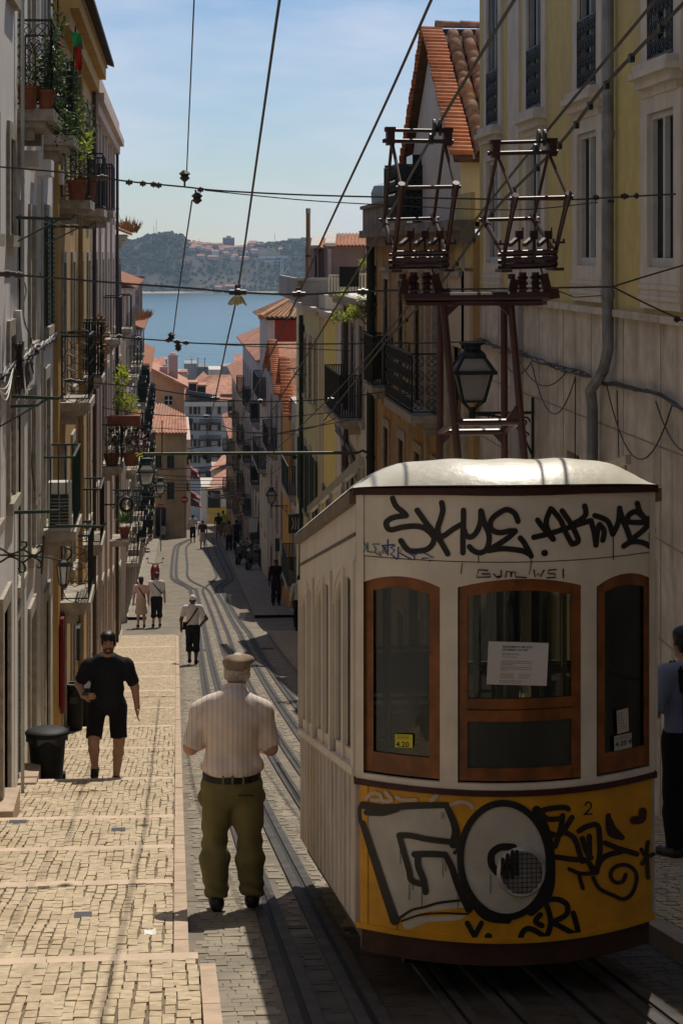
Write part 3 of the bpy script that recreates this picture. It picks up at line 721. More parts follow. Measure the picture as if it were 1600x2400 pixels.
# roof: cambered canvas skin with a rounded end
RH = 0.195
def roof(u, v):
    U = 2*u - 1; x = TXM + (THW + 0.025) * U; d = v ** 1.6 * (YE + 0.05 - TYC + 0.35); y = bow(x) - 0.04 + d
    ee = 1 - (1 - min(1, d / 0.5)) ** 2.6
    cam_ = (1 - abs(U) ** 4.6)
    z = Z_EAVE + 0.03 + zc_(x) * (1 - min(1, d / 0.6)) + RH * cam_ * (0.06 + 0.94 * ee) - SLP * (y - bow(x)) * 1.0 + SLP * 0.0
    z += 0.0035 * math.sin(x * 23) * cam_ * ee
    return (x, y, z - SLP * (bow(x) - TYC) * 0)
mb = MB().grid(roof, 44, 30); mb.build('roof', roofm, tram, smooth=True)
def roofz(x, y):
    U = (x - TXM) / (THW + .025); d = y - bow(x) + .04; ee = 1 - (1 - min(1, d / .5)) ** 2.6
    return Z_EAVE + .03 + RH * (1 - abs(U) ** 4.6) * (.06 + .94 * ee) - SLP * d
# gutter boards along the roof
for X, nm_ in ((TX0 + 0.06, 'roof_gutter'), (TX1 - 0.06, 'roof_gutter')):
    mb = MB(); y0, y1 = 10.7, 14.8
    za, zb_ = roofz(X, y0) + 0.10, roofz(X, y1) + 0.10
    mb.bar((X, y0, za), (X, y1, zb_), 0.03, 0.05)
    for k in range(5):
        y = y0 + .1 + (y1 - y0 - .2) * k / 4; mb.bar((X, y, roofz(X, y) - .01), (X, y, roofz(X, y) + .08), .02)
    mb.build(nm_, M('gutter_cream', (0.22, 0.19, 0.15), 0.6, 0.15, 6), tram)

# ---- headlight with wire guard
hl = front(1221, 2043); hr_ = 0.108
hm = M('lamp_ring', (0.42, 0.40, 0.38), 0.4, 0.15, 8, metal=0.3)
def fdisc(r, a): x = hl.x + r * math.cos(a); z = hl.z + r * math.sin(a) * 1.02; return Vector((x, bow(x), z))
mb = MB(); n_ = 36
mb.tube([fdisc(hr_, 2*math.pi*k/n_) - Vector((0, .02, 0)) for k in range(n_+1)], 0.010, 6, cap=False)
mb.tube([fdisc(hr_*1.0, 2*math.pi*k/n_) - Vector((0, .002, 0)) for k in range(n_+1)], 0.017, 6, cap=False)
hd_ = mb.build('headlight', hm, tram)
mb = MB(); o = len(mb.v); mb.v.append(tuple(hl - Vector((0, .012, 0)))); 
for k in range(n_): mb.v.append(tuple(fdisc(hr_*.98, 2*math.pi*k/n_) - Vector((0, .006, 0))))
for k in range(n_): mb.f.append((0, 1+k, 1+(k+1) % n_)); mb.mi.append(0)
mb.build('lens', M('lens_grey', (0.36, 0.345, 0.33), 0.18, 0.2, 12, bump=0.1, spec=0.6), hd_)
mb = MB()
for k in range(-4, 5):
    c = hr_ * k / 4.6; h = math.sqrt(hr_**2 - c*c) * .95
    xs = [hl.x - h + 2*h*j/8 for j in range(9)]
    mb.tube([(x, bow(x) - .026 - .002*(j % 2), hl.z + c) for j, x in enumerate(xs)], .0028, 4)
    mb.tube([(hl.x + c, bow(hl.x + c) - .026 - .002*((j+1) % 2), hl.z - h + 2*h*j/8) for j in range(9)], .0028, 4)
mb.build('guard', M('guard_dark', (0.05, 0.045, 0.05), 0.5), hd_)

# ---- graffiti: sprayed strokes lying on the painted panels
def stroke(mb, pts, wpx, fmap, seq, smooth=True, taper=None, n=5):
    P = [Vector((p[0], p[1], 0)) for p in pts]
    if smooth: P = crom(P, n)
    k = len(P); o0 = seq[0]
    Ls, Rs = [], []
    for i in range(k):
        t_ = P[min(i+1, k-1)] - P[max(i-1, 0)]
        if t_.length < 1e-6: t_ = Vector((1, 0, 0))
        t_.normalize(); q = Vector((-t_.y, t_.x, 0)); ww = wpx / 2 * (taper(i / max(1, k-1)) if taper else 1)
        Ls.append(P[i] + q * ww); Rs.append(P[i] - q * ww)
    for i in range(k - 1):
        seq[0] += 1; of = 0.0022 + 0.00001 * (seq[0] % 260)
        mb.add([fmap(p.x, p.y, of) for p in (Ls[i], Rs[i], Rs[i+1], Ls[i+1])], [(0, 1, 2, 3)])
    for i in ([0, k-1] + (list(range(1, k-1)) if wpx > 5 else [])):    # round caps and joints
        seq[0] += 1; of = 0.0022 + 0.00001 * (seq[0] % 260); m = 12; ww = wpx / 2 * (taper(i / max(1, k-1)) if taper else 1)
        mb.add([fmap(P[i].x + ww*math.cos(2*math.pi*j/m), P[i].y + ww*math.sin(2*math.pi*j/m), of) for j in range(m)], [tuple(range(m))])
fm = lambda x, y, of: front(x, y, of + 0.004)
def spray_mat(name, col):
    m = M(name, col, .5, .2, 20, bump=0); t = m.node_tree; ns = t.nodes; lk = t.links.new; b = ns['Principled BSDF']
    at = ns.new('ShaderNodeAttribute'); at.attribute_name = 'density'; geo = ns.new('ShaderNodeNewGeometry'); n = ns.new('ShaderNodeTexNoise'); n.inputs['Scale'].default_value = 420; n.inputs['Detail'].default_value = 3; lk(geo.outputs['Position'], n.inputs['Vector'])
    a = ns.new('ShaderNodeMath'); a.operation = 'POWER'; a.inputs[1].default_value = 1.7; lk(at.outputs['Fac'], a.inputs[0])
    c = ns.new('ShaderNodeMath'); c.operation = 'MULTIPLY'; lk(a.outputs[0], c.inputs[0]); r = ns.new('ShaderNodeMapRange'); r.inputs[1].default_value = .35; r.inputs[2].default_value = .6; lk(n.outputs['Fac'], r.inputs[0]); lk(r.outputs[0], c.inputs[1])
    tr = ns.new('ShaderNodeBsdfTransparent'); mx_ = ns.new('ShaderNodeMixShader'); lk(c.outputs[0], mx_.inputs[0]); lk(tr.outputs[0], mx_.inputs[1]); lk(b.outputs[0], mx_.inputs[2]); lk(mx_.outputs[0], ns['Material Output'].inputs['Surface']); return m
def halo(name, strokes, wpx, m_, over=0.0012):      # soft overspray: dense along the stroke, thinning outwards
    mb = MB(); dens = []
    for pts in strokes:
        P = crom([Vector((p[0], p[1], 0)) for p in pts], 3); k = len(P); o = len(mb.v)
        for i in range(k):
            t_ = P[min(i+1, k-1)] - P[max(i-1, 0)]; t_ = t_.normalized() if t_.length > 1e-6 else Vector((1, 0, 0)); q = Vector((-t_.y, t_.x, 0)) * wpx / 2; SEQ[0] += 1; of = over + .0000012 * (SEQ[0] % 500)
            for v, dn in ((P[i] + q, 0), (P[i], 1), (P[i] - q, 0)): mb.v.append(tuple(fm(v.x, v.y, of))); dens.append(dn)
        for i in range(k - 1):
            a = o + 3*i; mb.f += [(a, a+1, a+4, a+3), (a+1, a+2, a+5, a+4)]; mb.mi += [0, 0]
    ob = mb.build(name, m_, tram); at = ob.data.attributes.new('density', 'FLOAT', 'POINT'); at.data.foreach_set('value', dens); return ob
SEQ = [0]
A = lambda *p: [(820 + x/3.92, 1140 + y/3.92) for x, y in p]
B = lambda *p: [(1180 + x/3.92, 1140 + y/3.92) for x, y in p]
Cc = lambda *p: [(820 + x/3.92, 1820 + y/3.92) for x, y in p]
D = lambda *p: [(1180 + x/3.92, 1820 + y/3.92) for x, y in p]
mb = MB(); w1 = 13.2
for s in (A((390,110),(420,180),(490,240),(515,268)), A((515,268),(400,285),(340,320),(330,350),(350,390),(390,398),(480,375),(600,365),(680,385),(740,430),(770,480),(750,540),(700,580),(620,595),(540,590),(500,550),(465,500)),
          A((615,220),(700,340),(800,460),(850,540),(895,620)), A((840,150),(850,220),(830,300),(805,380),(812,440),(850,460),(950,390),(1030,345)),
          A((1040,220),(1040,330),(1035,450),(1035,610)), A((1045,400),(1065,450),(1110,465),(1160,420),(1195,330),(1200,225)), A((1205,230),(1230,330),(1270,430),(1275,500),(1250,580),(1190,610),(1130,590),(1095,555)),
          A((1540,320),(1510,250),(1450,215),(1390,230),(1310,290),(1285,350),(1310,405),(1380,425),(1460,410),(1515,410)), A((1515,412),(1440,480),(1330,550),(1270,590)), A((1270,590),(1400,572),(1568,590),(1640,620),(1662,640)), B((250,640),(220,580),(180,510),(150,475))):
    stroke(mb, s, w1, fm, SEQ)
mb.build('graffiti_tag', blk, tram); mb = MB(); stroke(mb, B((372,612),(376,612)), 15.5, fm, SEQ, False); mb.build('graffiti_dot', blk, tram)
mb = MB(); w2 = 13
for s in (B((310,310),(360,380),(450,485)), B((430,205),(390,310),(400,390),(455,485)), B((440,210),(520,310),(570,430),(625,530)), B((625,530),(680,505),(660,430),(600,320),(535,225)), B((275,468),(450,425),(620,370),(760,325),(800,315)),
          B((742,180),(752,255),(700,310),(640,340)), B((800,315),(830,430),(845,540)), B((845,540),(860,400),(880,350)), B((880,350),(920,410),(908,495)), B((835,268),(900,290),(960,330),(1000,440)), B((1000,440),(1050,330),(1063,200)),
          B((1063,210),(1090,300),(1140,420),(1160,490)), B((1130,320),(1150,260),(1220,232),(1290,290),(1355,300)), B((1225,155),(1245,225),(1290,290)), B((1120,325),(1230,332),(1350,325)), B((1350,330),(1270,410),(1170,490)), B((1100,550),(1170,510),(1270,515),(1350,555))):
    stroke(mb, s, w2, fm, SEQ)
stroke(mb, B((1350,555),(1345,435)), 8, fm, SEQ)
mb.build('graffiti_tag', blk, tram)
mb = MB()
for s in (A((1178,640),(1180,700)), A((1030,710),(1020,760),(1018,800)), B((245,650),(250,710),(240,770),(233,808)), B((1003,455),(1004,560),(1003,672))): stroke(mb, s, 2.2, fm, SEQ)
for s in (A((1262,772),(1180,766),(1160,836),(1290,832),(1282,805),(1212,804)), A((1320,806),(1335,828),(1380,826)), A((1387,772),(1387,830),(1350,842)), B((14,832),(25,780),(62,786),(66,830)), B((66,830),(75,785),(105,790),(108,832),(205,838)),
          B((275,770),(287,832),(320,800),(335,832),(368,770)), B((480,764),(410,770),(406,800),(470,805),(476,836),(395,840)), B((545,762),(545,836))): stroke(mb, s, 3.4, fm, SEQ, False)
mb.build('graffiti_tag', M('marker_brown', (0.03, 0.018, 0.015), 0.5), tram)
for strokes_, col in (((A((130,515),(80,550),(125,600),(150,560),(135,530)), A((160,520),(160,600),(215,605)), A((265,530),(205,530),(235,570),(230,610),(290,640),(270,600))), ('marker_teal', (0.04, 0.16, 0.17))),
                      ((A((300,610),(300,540),(330,620),(322,560)), A((345,490),(345,630)), A((290,545),(400,535)), A((410,545),(370,560),(410,590),(370,620),(430,670))), ('marker_blue', (0.03, 0.05, 0.20))),
                      ((A((440,660),(440,560),(490,560),(450,610),(560,670)), A((520,600),(590,640),(590,670)), A((600,625),(650,600),(770,655),(660,662)), A((725,680),(738,685))), ('marker_indigo', (0.05, 0.05, 0.22)))):
    mb = MB()
    for s in strokes_: stroke(mb, s, 3.2, fm, SEQ, False)
    mb.build('graffiti_tag', M(col[0], col[1], 0.5), tram)
# big GO: silver fill, black outline
def fill(mb, poly, of):
    P = [Vector((x, y, 0)) for x, y in poly]
    import mathutils.geometry as mg
    tri = mg.tessellate_polygon([P]); q = MB()
    tl = []
    for tr in tri: tl.append([P[i] for i in tr])
    for _ in range(3):           # subdivide so that it follows the bow
        nl = []
        for a, b, c in tl:
            ab, bc, ca = (a+b)/2, (b+c)/2, (c+a)/2; nl += [[a,ab,ca],[ab,b,bc],[ca,bc,c],[ab,bc,ca]]
        tl = nl
    for T in tl: mb.add([fm(p.x, p.y, of) for p in T], [(0, 1, 2)])
mb = MB()
fill(mb, Cc((105,290),(880,265),(960,430),(985,560),(1000,880),(1070,1200),(700,1240),(470,1310),(410,1300),(100,430)), -0.0032)
fill(mb, Cc((470,1330),(600,1290),(1080,1270),(1000,1320),(700,1340),(560,1400),(500,1400)), -0.0030)
EL = [(1182 + 104*math.cos(a) + 14*math.sin(a)*-0.3, 2016 + 133*math.sin(a) + 10*math.cos(a)) for a in [2*math.pi*k/40 for k in range(40)]]
EL2 = [p for p in EL if True]
fill(mb, EL2, -0.0026); mb.build('graffiti_fill', silv, tram)
mb = MB(); T = lambda a, b: (lambda t: a + (b - a) * t)
stroke(mb, Cc((115,430),(200,690),(300,1000),(410,1325)), 19, fm, SEQ, taper=T(0.75, 1.15)); stroke(mb, Cc((95,420),(85,330),(100,260),(160,245)), 8, fm, SEQ)
stroke(mb, Cc((120,262),(300,290),(550,270),(880,262)), 17, fm, SEQ, taper=T(1.1, 0.85)); stroke(mb, Cc((150,330),(300,335),(430,300)), 14, fm, SEQ)
stroke(mb, Cc((880,262),(950,420),(970,520),(950,620)), 17, fm, SEQ, taper=T(0.8, 1.3))
stroke(mb, Cc((450,540),(560,545),(720,578),(950,605)), 14, fm, SEQ); stroke(mb, Cc((450,545),(490,690),(540,860),(560,950),(640,985)), 13, fm, SEQ, taper=T(1, 1.15))
stroke(mb, Cc((590,715),(740,712),(870,720)), 15, fm, SEQ); stroke(mb, Cc((870,715),(930,830),(990,1000),(1090,1220)), 13, fm, SEQ, taper=T(1, 1.4))
stroke(mb, Cc((620,730),(625,830),(670,940),(690,1060)), 15, fm, SEQ); stroke(mb, Cc((440,1310),(560,1230),(680,1200),(820,1160),(1040,1135)), 6, fm, SEQ)
stroke(mb, Cc((470,1330),(650,1270),(850,1255),(1080,1265)), 4.5, fm, SEQ)
for s in (Cc((460,680),(462,800)), Cc((545,990),(543,1130)), Cc((655,1060),(658,1210)), Cc((850,760),(852,920)), Cc((875,780),(878,870)), Cc((990,900),(988,1210)), Cc((840,330),(842,390)), Cc((860,330),(862,380)), Cc((1290,900),(1288,1080)), Cc((433,1370),(433,1410)), Cc((575,1000),(577,1040))): stroke(mb, s, 1.6, fm, SEQ, False)
stroke(mb, EL + EL[:1], 16, fm, SEQ, n=2)
stroke(mb, D((300,310),(400,560),(430,850),(400,1080),(250,1240)), 22, fm, SEQ)
stroke(mb, Cc((1120,1150),(1250,1290),(1450,1320)), 17, fm, SEQ)
stroke(mb, Cc((1500,650),(1380,650),(1300,710),(1300,810),(1350,880)), 17, fm, SEQ); stroke(mb, Cc((1350,850),(1440,830),(1530,870)), 14, fm, SEQ)
stroke(mb, Cc((985,560),(990,660),(960,700)), 9, fm, SEQ)
mb.build('graffiti_outline', blk, tram)
mb = MB()     # black overspray across half of the lamp guard
for s in (Cc((1400,760),(1400,900)), Cc((1445,720),(1440,930)), Cc((1490,690),(1490,930)), Cc((1530,690),(1535,900))): stroke(mb, s, 9, lambda x, y, of: front(x, y, of + 0.031), SEQ)
mb.build('graffiti_overspray', blk, tram)
brn = M('marker_black_brown', (0.022, 0.014, 0.012), 0.45, 0.3, 20, bump=0)
mb = MB()
for s in (D((590,300),(560,285),(450,290),(350,320),(400,390),(530,385)), D((540,360),(520,480),(470,640)), D((625,375),(560,480),(500,540),(430,525)), D((520,500),(640,560),(700,720),(720,780)), D((690,500),(760,460),(860,450),(880,600),(880,720),(850,880)), D((720,570),(760,690),(800,745)), D((785,550),(785,735)),
          D((960,360),(975,520),(1085,560)), D((1085,560),(1010,480),(970,400)), D((930,610),(1050,660),(1220,712)), D((1080,690),(960,720),(900,760),(850,850)), D((480,740),(620,760),(760,775),(830,880))): stroke(mb, s, 13, fm, SEQ)
for s in (D((600,850),(700,890),(810,890)), D((690,900),(705,960),(725,1025)), D((820,930),(880,1030),(1000,1090),(1100,1125),(1180,1070),(1220,940),(1190,850),(1100,810),(1010,840),(980,910),(1020,970),(1090,965),(1120,900)),
          ): stroke(mb, s, 9.5, fm, SEQ)
mb.build('graffiti_tag', brn, tram); mb = MB()
for s in (D((1325,600),(1312,700),(1325,930)), D((1262,670),(1310,730),(1375,712)), D((1270,800),(1310,745))): stroke(mb, s, 9.5, fm, SEQ)
mb.build('graffiti_star', brn, tram); mb = MB()
for s in (D((745,265),(770,235),(800,250),(795,290),(740,348)), D((735,348),(808,343))): stroke(mb, s, 3.6, fm, SEQ)
mb.build('car_number', brn, tram)
mb = MB()
for s in (D((145,1510),(180,1420),(250,1400),(390,1480)), D((390,1480),(425,1380),(425,1290),(385,1160)), D((335,1270),(290,1330),(350,1370)), D((400,1130),(500,1130),(580,1180),(570,1270),(450,1335)), D((450,1340),(560,1400),(690,1470)), D((690,1470),(665,1350),(637,1255))): stroke(mb, s, 13, fm, SEQ)
mb.build('graffiti_tag', blk, tram); mb = MB()
for s in (Cc((1075,1345),(1140,1465)), Cc((1140,1470),(1205,1345))): stroke(mb, s, 12, fm, SEQ)
mb.build('graffiti_letter', blk, tram); mb = MB(); stroke(mb, Cc((1266,1470),(1270,1470)), 17, fm, SEQ, False); mb.build('graffiti_dot', blk, tram)
mb = MB(); stroke(mb, D((1195,400),(1240,400),(1270,380),(1275,320)), 19, fm, SEQ); mb.build('graffiti_heart', M('spray_maroon', (0.06, 0.015, 0.012), 0.5), tram)
mb = MB()
for s in (Cc((150,200),(200,155),(270,165),(280,215),(200,215)), Cc((330,150),(380,220),(300,225)), Cc((430,190),(480,215),(600,215)), Cc((760,215),(800,170),(740,220)), Cc((930,260),(1000,235),(1080,245),(1120,285))): stroke(mb, s, 9, fm, SEQ)
mb.build('graffiti_tag', M('spray_pink_white', (0.52, 0.40, 0.33), 0.5, 0.1, 9), tram)

hb = spray_mat('overspray_black', (0.012, 0.011, 0.013)); hs = spray_mat('overspray_silver', (0.45, 0.42, 0.37))
halo('overspray', [Cc((115,430),(200,690),(300,1000),(410,1325)), Cc((120,262),(300,290),(550,270),(880,262)), Cc((150,340),(300,345),(430,310)), Cc((880,262),(950,420),(970,520),(950,620)), Cc((450,540),(560,545),(720,578),(950,605)), Cc((450,545),(490,690),(540,860),(560,950),(640,985)),
    Cc((590,715),(740,712),(870,720)), Cc((870,715),(930,830),(990,1000),(1090,1220)), Cc((620,730),(625,830),(670,940),(690,1060)), D((300,310),(400,560),(430,850),(400,1080),(250,1240)), Cc((1120,1150),(1250,1290),(1450,1320)), EL + EL[:1], Cc((470,1330),(650,1270),(850,1255),(1080,1265)), Cc((1500,650),(1380,650),(1300,710),(1300,810),(1350,880))], 42, hb)
halo('overspray', [A((390,110),(420,180),(490,240),(515,268)), A((515,268),(400,285),(340,320),(330,350),(350,390),(390,398),(480,375),(600,365),(680,385),(740,430),(770,480),(750,540),(700,580),(620,595),(540,590),(500,550),(465,500)), A((615,220),(700,340),(800,460),(850,540),(895,620)), A((1270,590),(1400,572),(1568,590),(1662,640)), B((275,468),(450,425),(620,370),(760,325),(800,315)), B((1100,550),(1170,510),(1270,515),(1350,555))], 19, hb)
halo('overspray', [D((590,300),(560,285),(450,290),(350,320)), D((520,500),(640,560),(700,720),(720,780)), D((820,930),(880,1030),(1000,1090),(1100,1125),(1180,1070),(1220,940)), D((480,740),(620,760),(760,775),(830,880)), D((145,1510),(180,1420),(250,1400),(390,1480)), D((690,1470),(665,1350),(637,1255))], 24, hb)
halo('overspray', [Cc((470,1350),(600,1340),(800,1320),(1080,1300)), Cc((930,260),(1000,235),(1080,245),(1120,285)), Cc((480,1400),(560,1400))], 34, hs, .0008)
# ---- notices behind the glass
def text_mb(txt, size, mapf, bold=0.0):
    cu = bpy.data.curves.new('t', 'FONT'); cu.body = txt; cu.size = size; cu.resolution_u = 2; cu.offset = bold
    o = bpy.data.objects.new('t', cu); C.objects.link(o); dg = bpy.context.evaluated_depsgraph_get(); dg.update()
    me = o.evaluated_get(dg).to_mesh(); mb = MB()
    mb.add([mapf(v.co.x, v.co.y) for v in me.vertices], [tuple(p.vertices) for p in me.polygons])
    o.evaluated_get(dg).to_mesh_clear(); bpy.data.objects.remove(o); bpy.data.curves.remove(cu); return mb
paper = M('notice_paper', (0.62, 0.58, 0.56), 0.7, 0.03, 3, bump=0)
ink = M('ink_blue_black', (0.025, 0.04, 0.075), 0.6, 0.1, 5, bump=0); inkg = M('ink_grey', (0.22, 0.2, 0.2), 0.6, 0.1, 5, bump=0)
YG = 0.012
def plane_map(pc, Yo):    # corners TL, TR, BL in pixels on the front glass
    a, b, c = [front(*p) for p in pc]; sh_ = Vector((0, Yo, 0)); a, b, c = a + sh_, b + sh_, c + sh_
    return (lambda u, v, e=0.0: a + (b - a) * u + (c - a) * v - Vector((0, e, 0)))
pm = plane_map(((1145, 1504), (1286, 1508), (1140, 1605)), YG)
no = MB().quad(pm(0, 1), pm(1, 1), pm(1, 0), pm(0, 0)).build('notice', paper, tram)
asp = (front(1145,1504) - front(1286,1508)).length / (front(1145,1504) - front(1140,1605)).length
def tline(txt, u, v, h, m_, name='lettering', bold=0.0, pmx=None, par=None, asp_=None):
    p = pmx or pm; a_ = asp_ or asp
    text_mb(txt, 1.0, lambda x, y: p(u + x*h/a_, v - y*h, 0.0012), bold).build(name, m_, par or no)
tline('EQUIPAMENTO EM TESTE', 0.235, 0.135, 0.062, ink, bold=0.02); tline('EQUIPMENT ON TEST', 0.235, 0.205, 0.062, ink, bold=0.02)
tline('Fora de Servi\u00e7o', 0.23, 0.30, 0.066, ink); tline('Out of Service', 0.23, 0.365, 0.06, inkg)
mb = MB(); rr = random.Random(2)
for v, u1 in ((.44, .74), (.485, .73), (.52, .42), (.575, .74), (.62, .74), (.655, .32)):
    u = .22
    while u < u1: l = rr.uniform(.02, .05); mb.quad(pm(u, v+.014, .0012), pm(min(u+l, u1), v+.014, .0012), pm(min(u+l, u1), v, .0012), pm(u, v, .0012)); u += l + .008
for v in (.74, .78, .825):
    for u0, u1 in ((.215, .44), (.53, .70)):
        u = u0
        while u < u1: l = rr.uniform(.02, .05); mb.quad(pm(u, v+.013, .0012), pm(u+l, v+.013, .0012), pm(u+l, v, .0012), pm(u, v, .0012)); u += l + .008
for v in (.90, .945):
    u = .21
    while u < .55: l = rr.uniform(.02, .05); mb.quad(pm(u, v+.014, .0012), pm(u+l, v+.014, .0012), pm(u+l, v, .0012), pm(u, v, .0012)); u += l + .008
mb.build('fine_print', inkg, no)
pm2 = plane_map(((926, 1722), (967, 1723), (926, 1753)), YG); asp2 = 41/31
st = MB().quad(pm2(0, 1), pm2(1, 1), pm2(1, 0), pm2(0, 0)).build('price_sticker', M('sticker_yellow', (0.62, 0.58, 0.03), 0.5, 0.03, 4, bump=0), tram)
tline('4.20', 0.05, 0.95, 0.58, black_p, pmx=pm2, par=st, asp_=asp2, bold=0.02)
mb = MB()
for v in (.1, .2, .3): mb.quad(pm2(.1, v+.04, .0012), pm2(.8, v+.04, .0012), pm2(.8, v, .0012), pm2(.1, v, .0012))
mb.build('fine_print', M('ink_olive', (0.3, 0.27, 0.04), 0.6), st)
pm3 = plane_map(((1439, 1727), (1480, 1718), (1440, 1762)), YG); asp3 = 42/36
st = MB().quad(pm3(0, 1), pm3(1, 1), pm3(1, 0), pm3(0, 0)).build('price_sticker', M('sticker_pale', (0.40, 0.42, 0.40), 0.5, 0.03, 4, bump=0), tram)
tline('4.20 \u20ac', 0.06, 0.72, 0.44, black_p, pmx=pm3, par=st, asp_=asp3, bold=0.02)
mb = MB()
for v in (.12, .24): mb.quad(pm3(.06, v+.05, .0012), pm3(.9, v+.05, .0012), pm3(.9, v, .0012), pm3(.06, v, .0012))
mb.build('fine_print', inkg, st)
pm4 = plane_map(((1445, 1667), (1472, 1660), (1447, 1722)), YG)
st = MB().quad(pm4(0, 1), pm4(1, 1), pm4(1, 0), pm4(0, 0)).build('pictogram_sticker', M('sticker_cream', (0.48, 0.43, 0.38), 0.5, 0.03, 4, bump=0), tram)
mb = MB()
def rect_ring(u0, v0, u1, v1, w_):
    for a in ((u0, v0, u1, v0+w_), (u0, v1-w_, u1, v1), (u0, v0, u0+w_*2, v1), (u1-w_*2, v0, u1, v1)): mb.quad(pm4(a[0], a[3], .0012), pm4(a[2], a[3], .0012), pm4(a[2], a[1], .0012), pm4(a[0], a[1], .0012))
rect_ring(.12, .12, .48, .36, .03); rect_ring(.12, .42, .55, .60, .03)
for v in (.68, .74, .80): mb.quad(pm4(.1, v+.02, .0012), pm4(.85, v+.02, .0012), pm4(.85, v, .0012), pm4(.1, v, .0012))
mb.build('print', inkg, st)

# ---- current collector frame and two collectors on the roof
pmar = M('collector_maroon', (0.042, 0.012, 0.012), 0.4, 0.25, 8, bump=0.03, spec=0.35)
YP = 11.75
P3 = lambda px, py, Y=YP: onY(px, py, Y)
DY = 0.55
def leg(p0, p1, Y0, Y1, r=0.022): MB().tube([P3(*p0, Y0), P3(*p1, Y1)], r, 8).build('collector_leg', pmar, tram)
leg((1038, 710), (1074, 1085), YP, YP); leg((1196, 710), (1229, 1085), YP, YP)
leg((1032, 705), (1030, 1085), YP + DY, YP + DY); leg((1180, 705), (1182, 1085), YP + DY, YP + DY)
mb = MB(); mb.tube([P3(945, 698), P3(1285, 694)], 0.028, 10); mb.tube([P3(945, 708, YP+.1), P3(1280, 706, YP+.1)], 0.022, 8); mb.bar(P3(950, 712), P3(1270, 712), 0.06, 0.02); mb.build('collector_beam', pmar, tram)
mb = MB(); mb.tube([P3(1066, 991), P3(1216, 989)], 0.02, 8); mb.tube([P3(1030, 1014, YP+DY), P3(1184, 1012, YP+DY)], 0.02, 8)
mb.tube([P3(1066, 991), P3(1030, 1014, YP+DY)], 0.018, 8); mb.tube([P3(1216, 989), P3(1184, 1012, YP+DY)], 0.018, 8)
for c, a, b in (((1066,985),(1063,955),(1090,990)), ((1216,985),(1208,950),(1180,990)), ((1040,718),(1045,745),(1075,716)), ((1196,718),(1196,745),(1168,716)), ((1030,1018),(1030,1050),(1062,1014)), ((1184,1016),(1184,1050),(1150,1014))):
    Y = YP + (DY if c[1] > 1000 else 0); t_ = [P3(*q, Y - .01) for q in (c, a, b)]; mb.prism(t_, (0, .02, 0))
mb.build('collector_brace', pmar, tram)
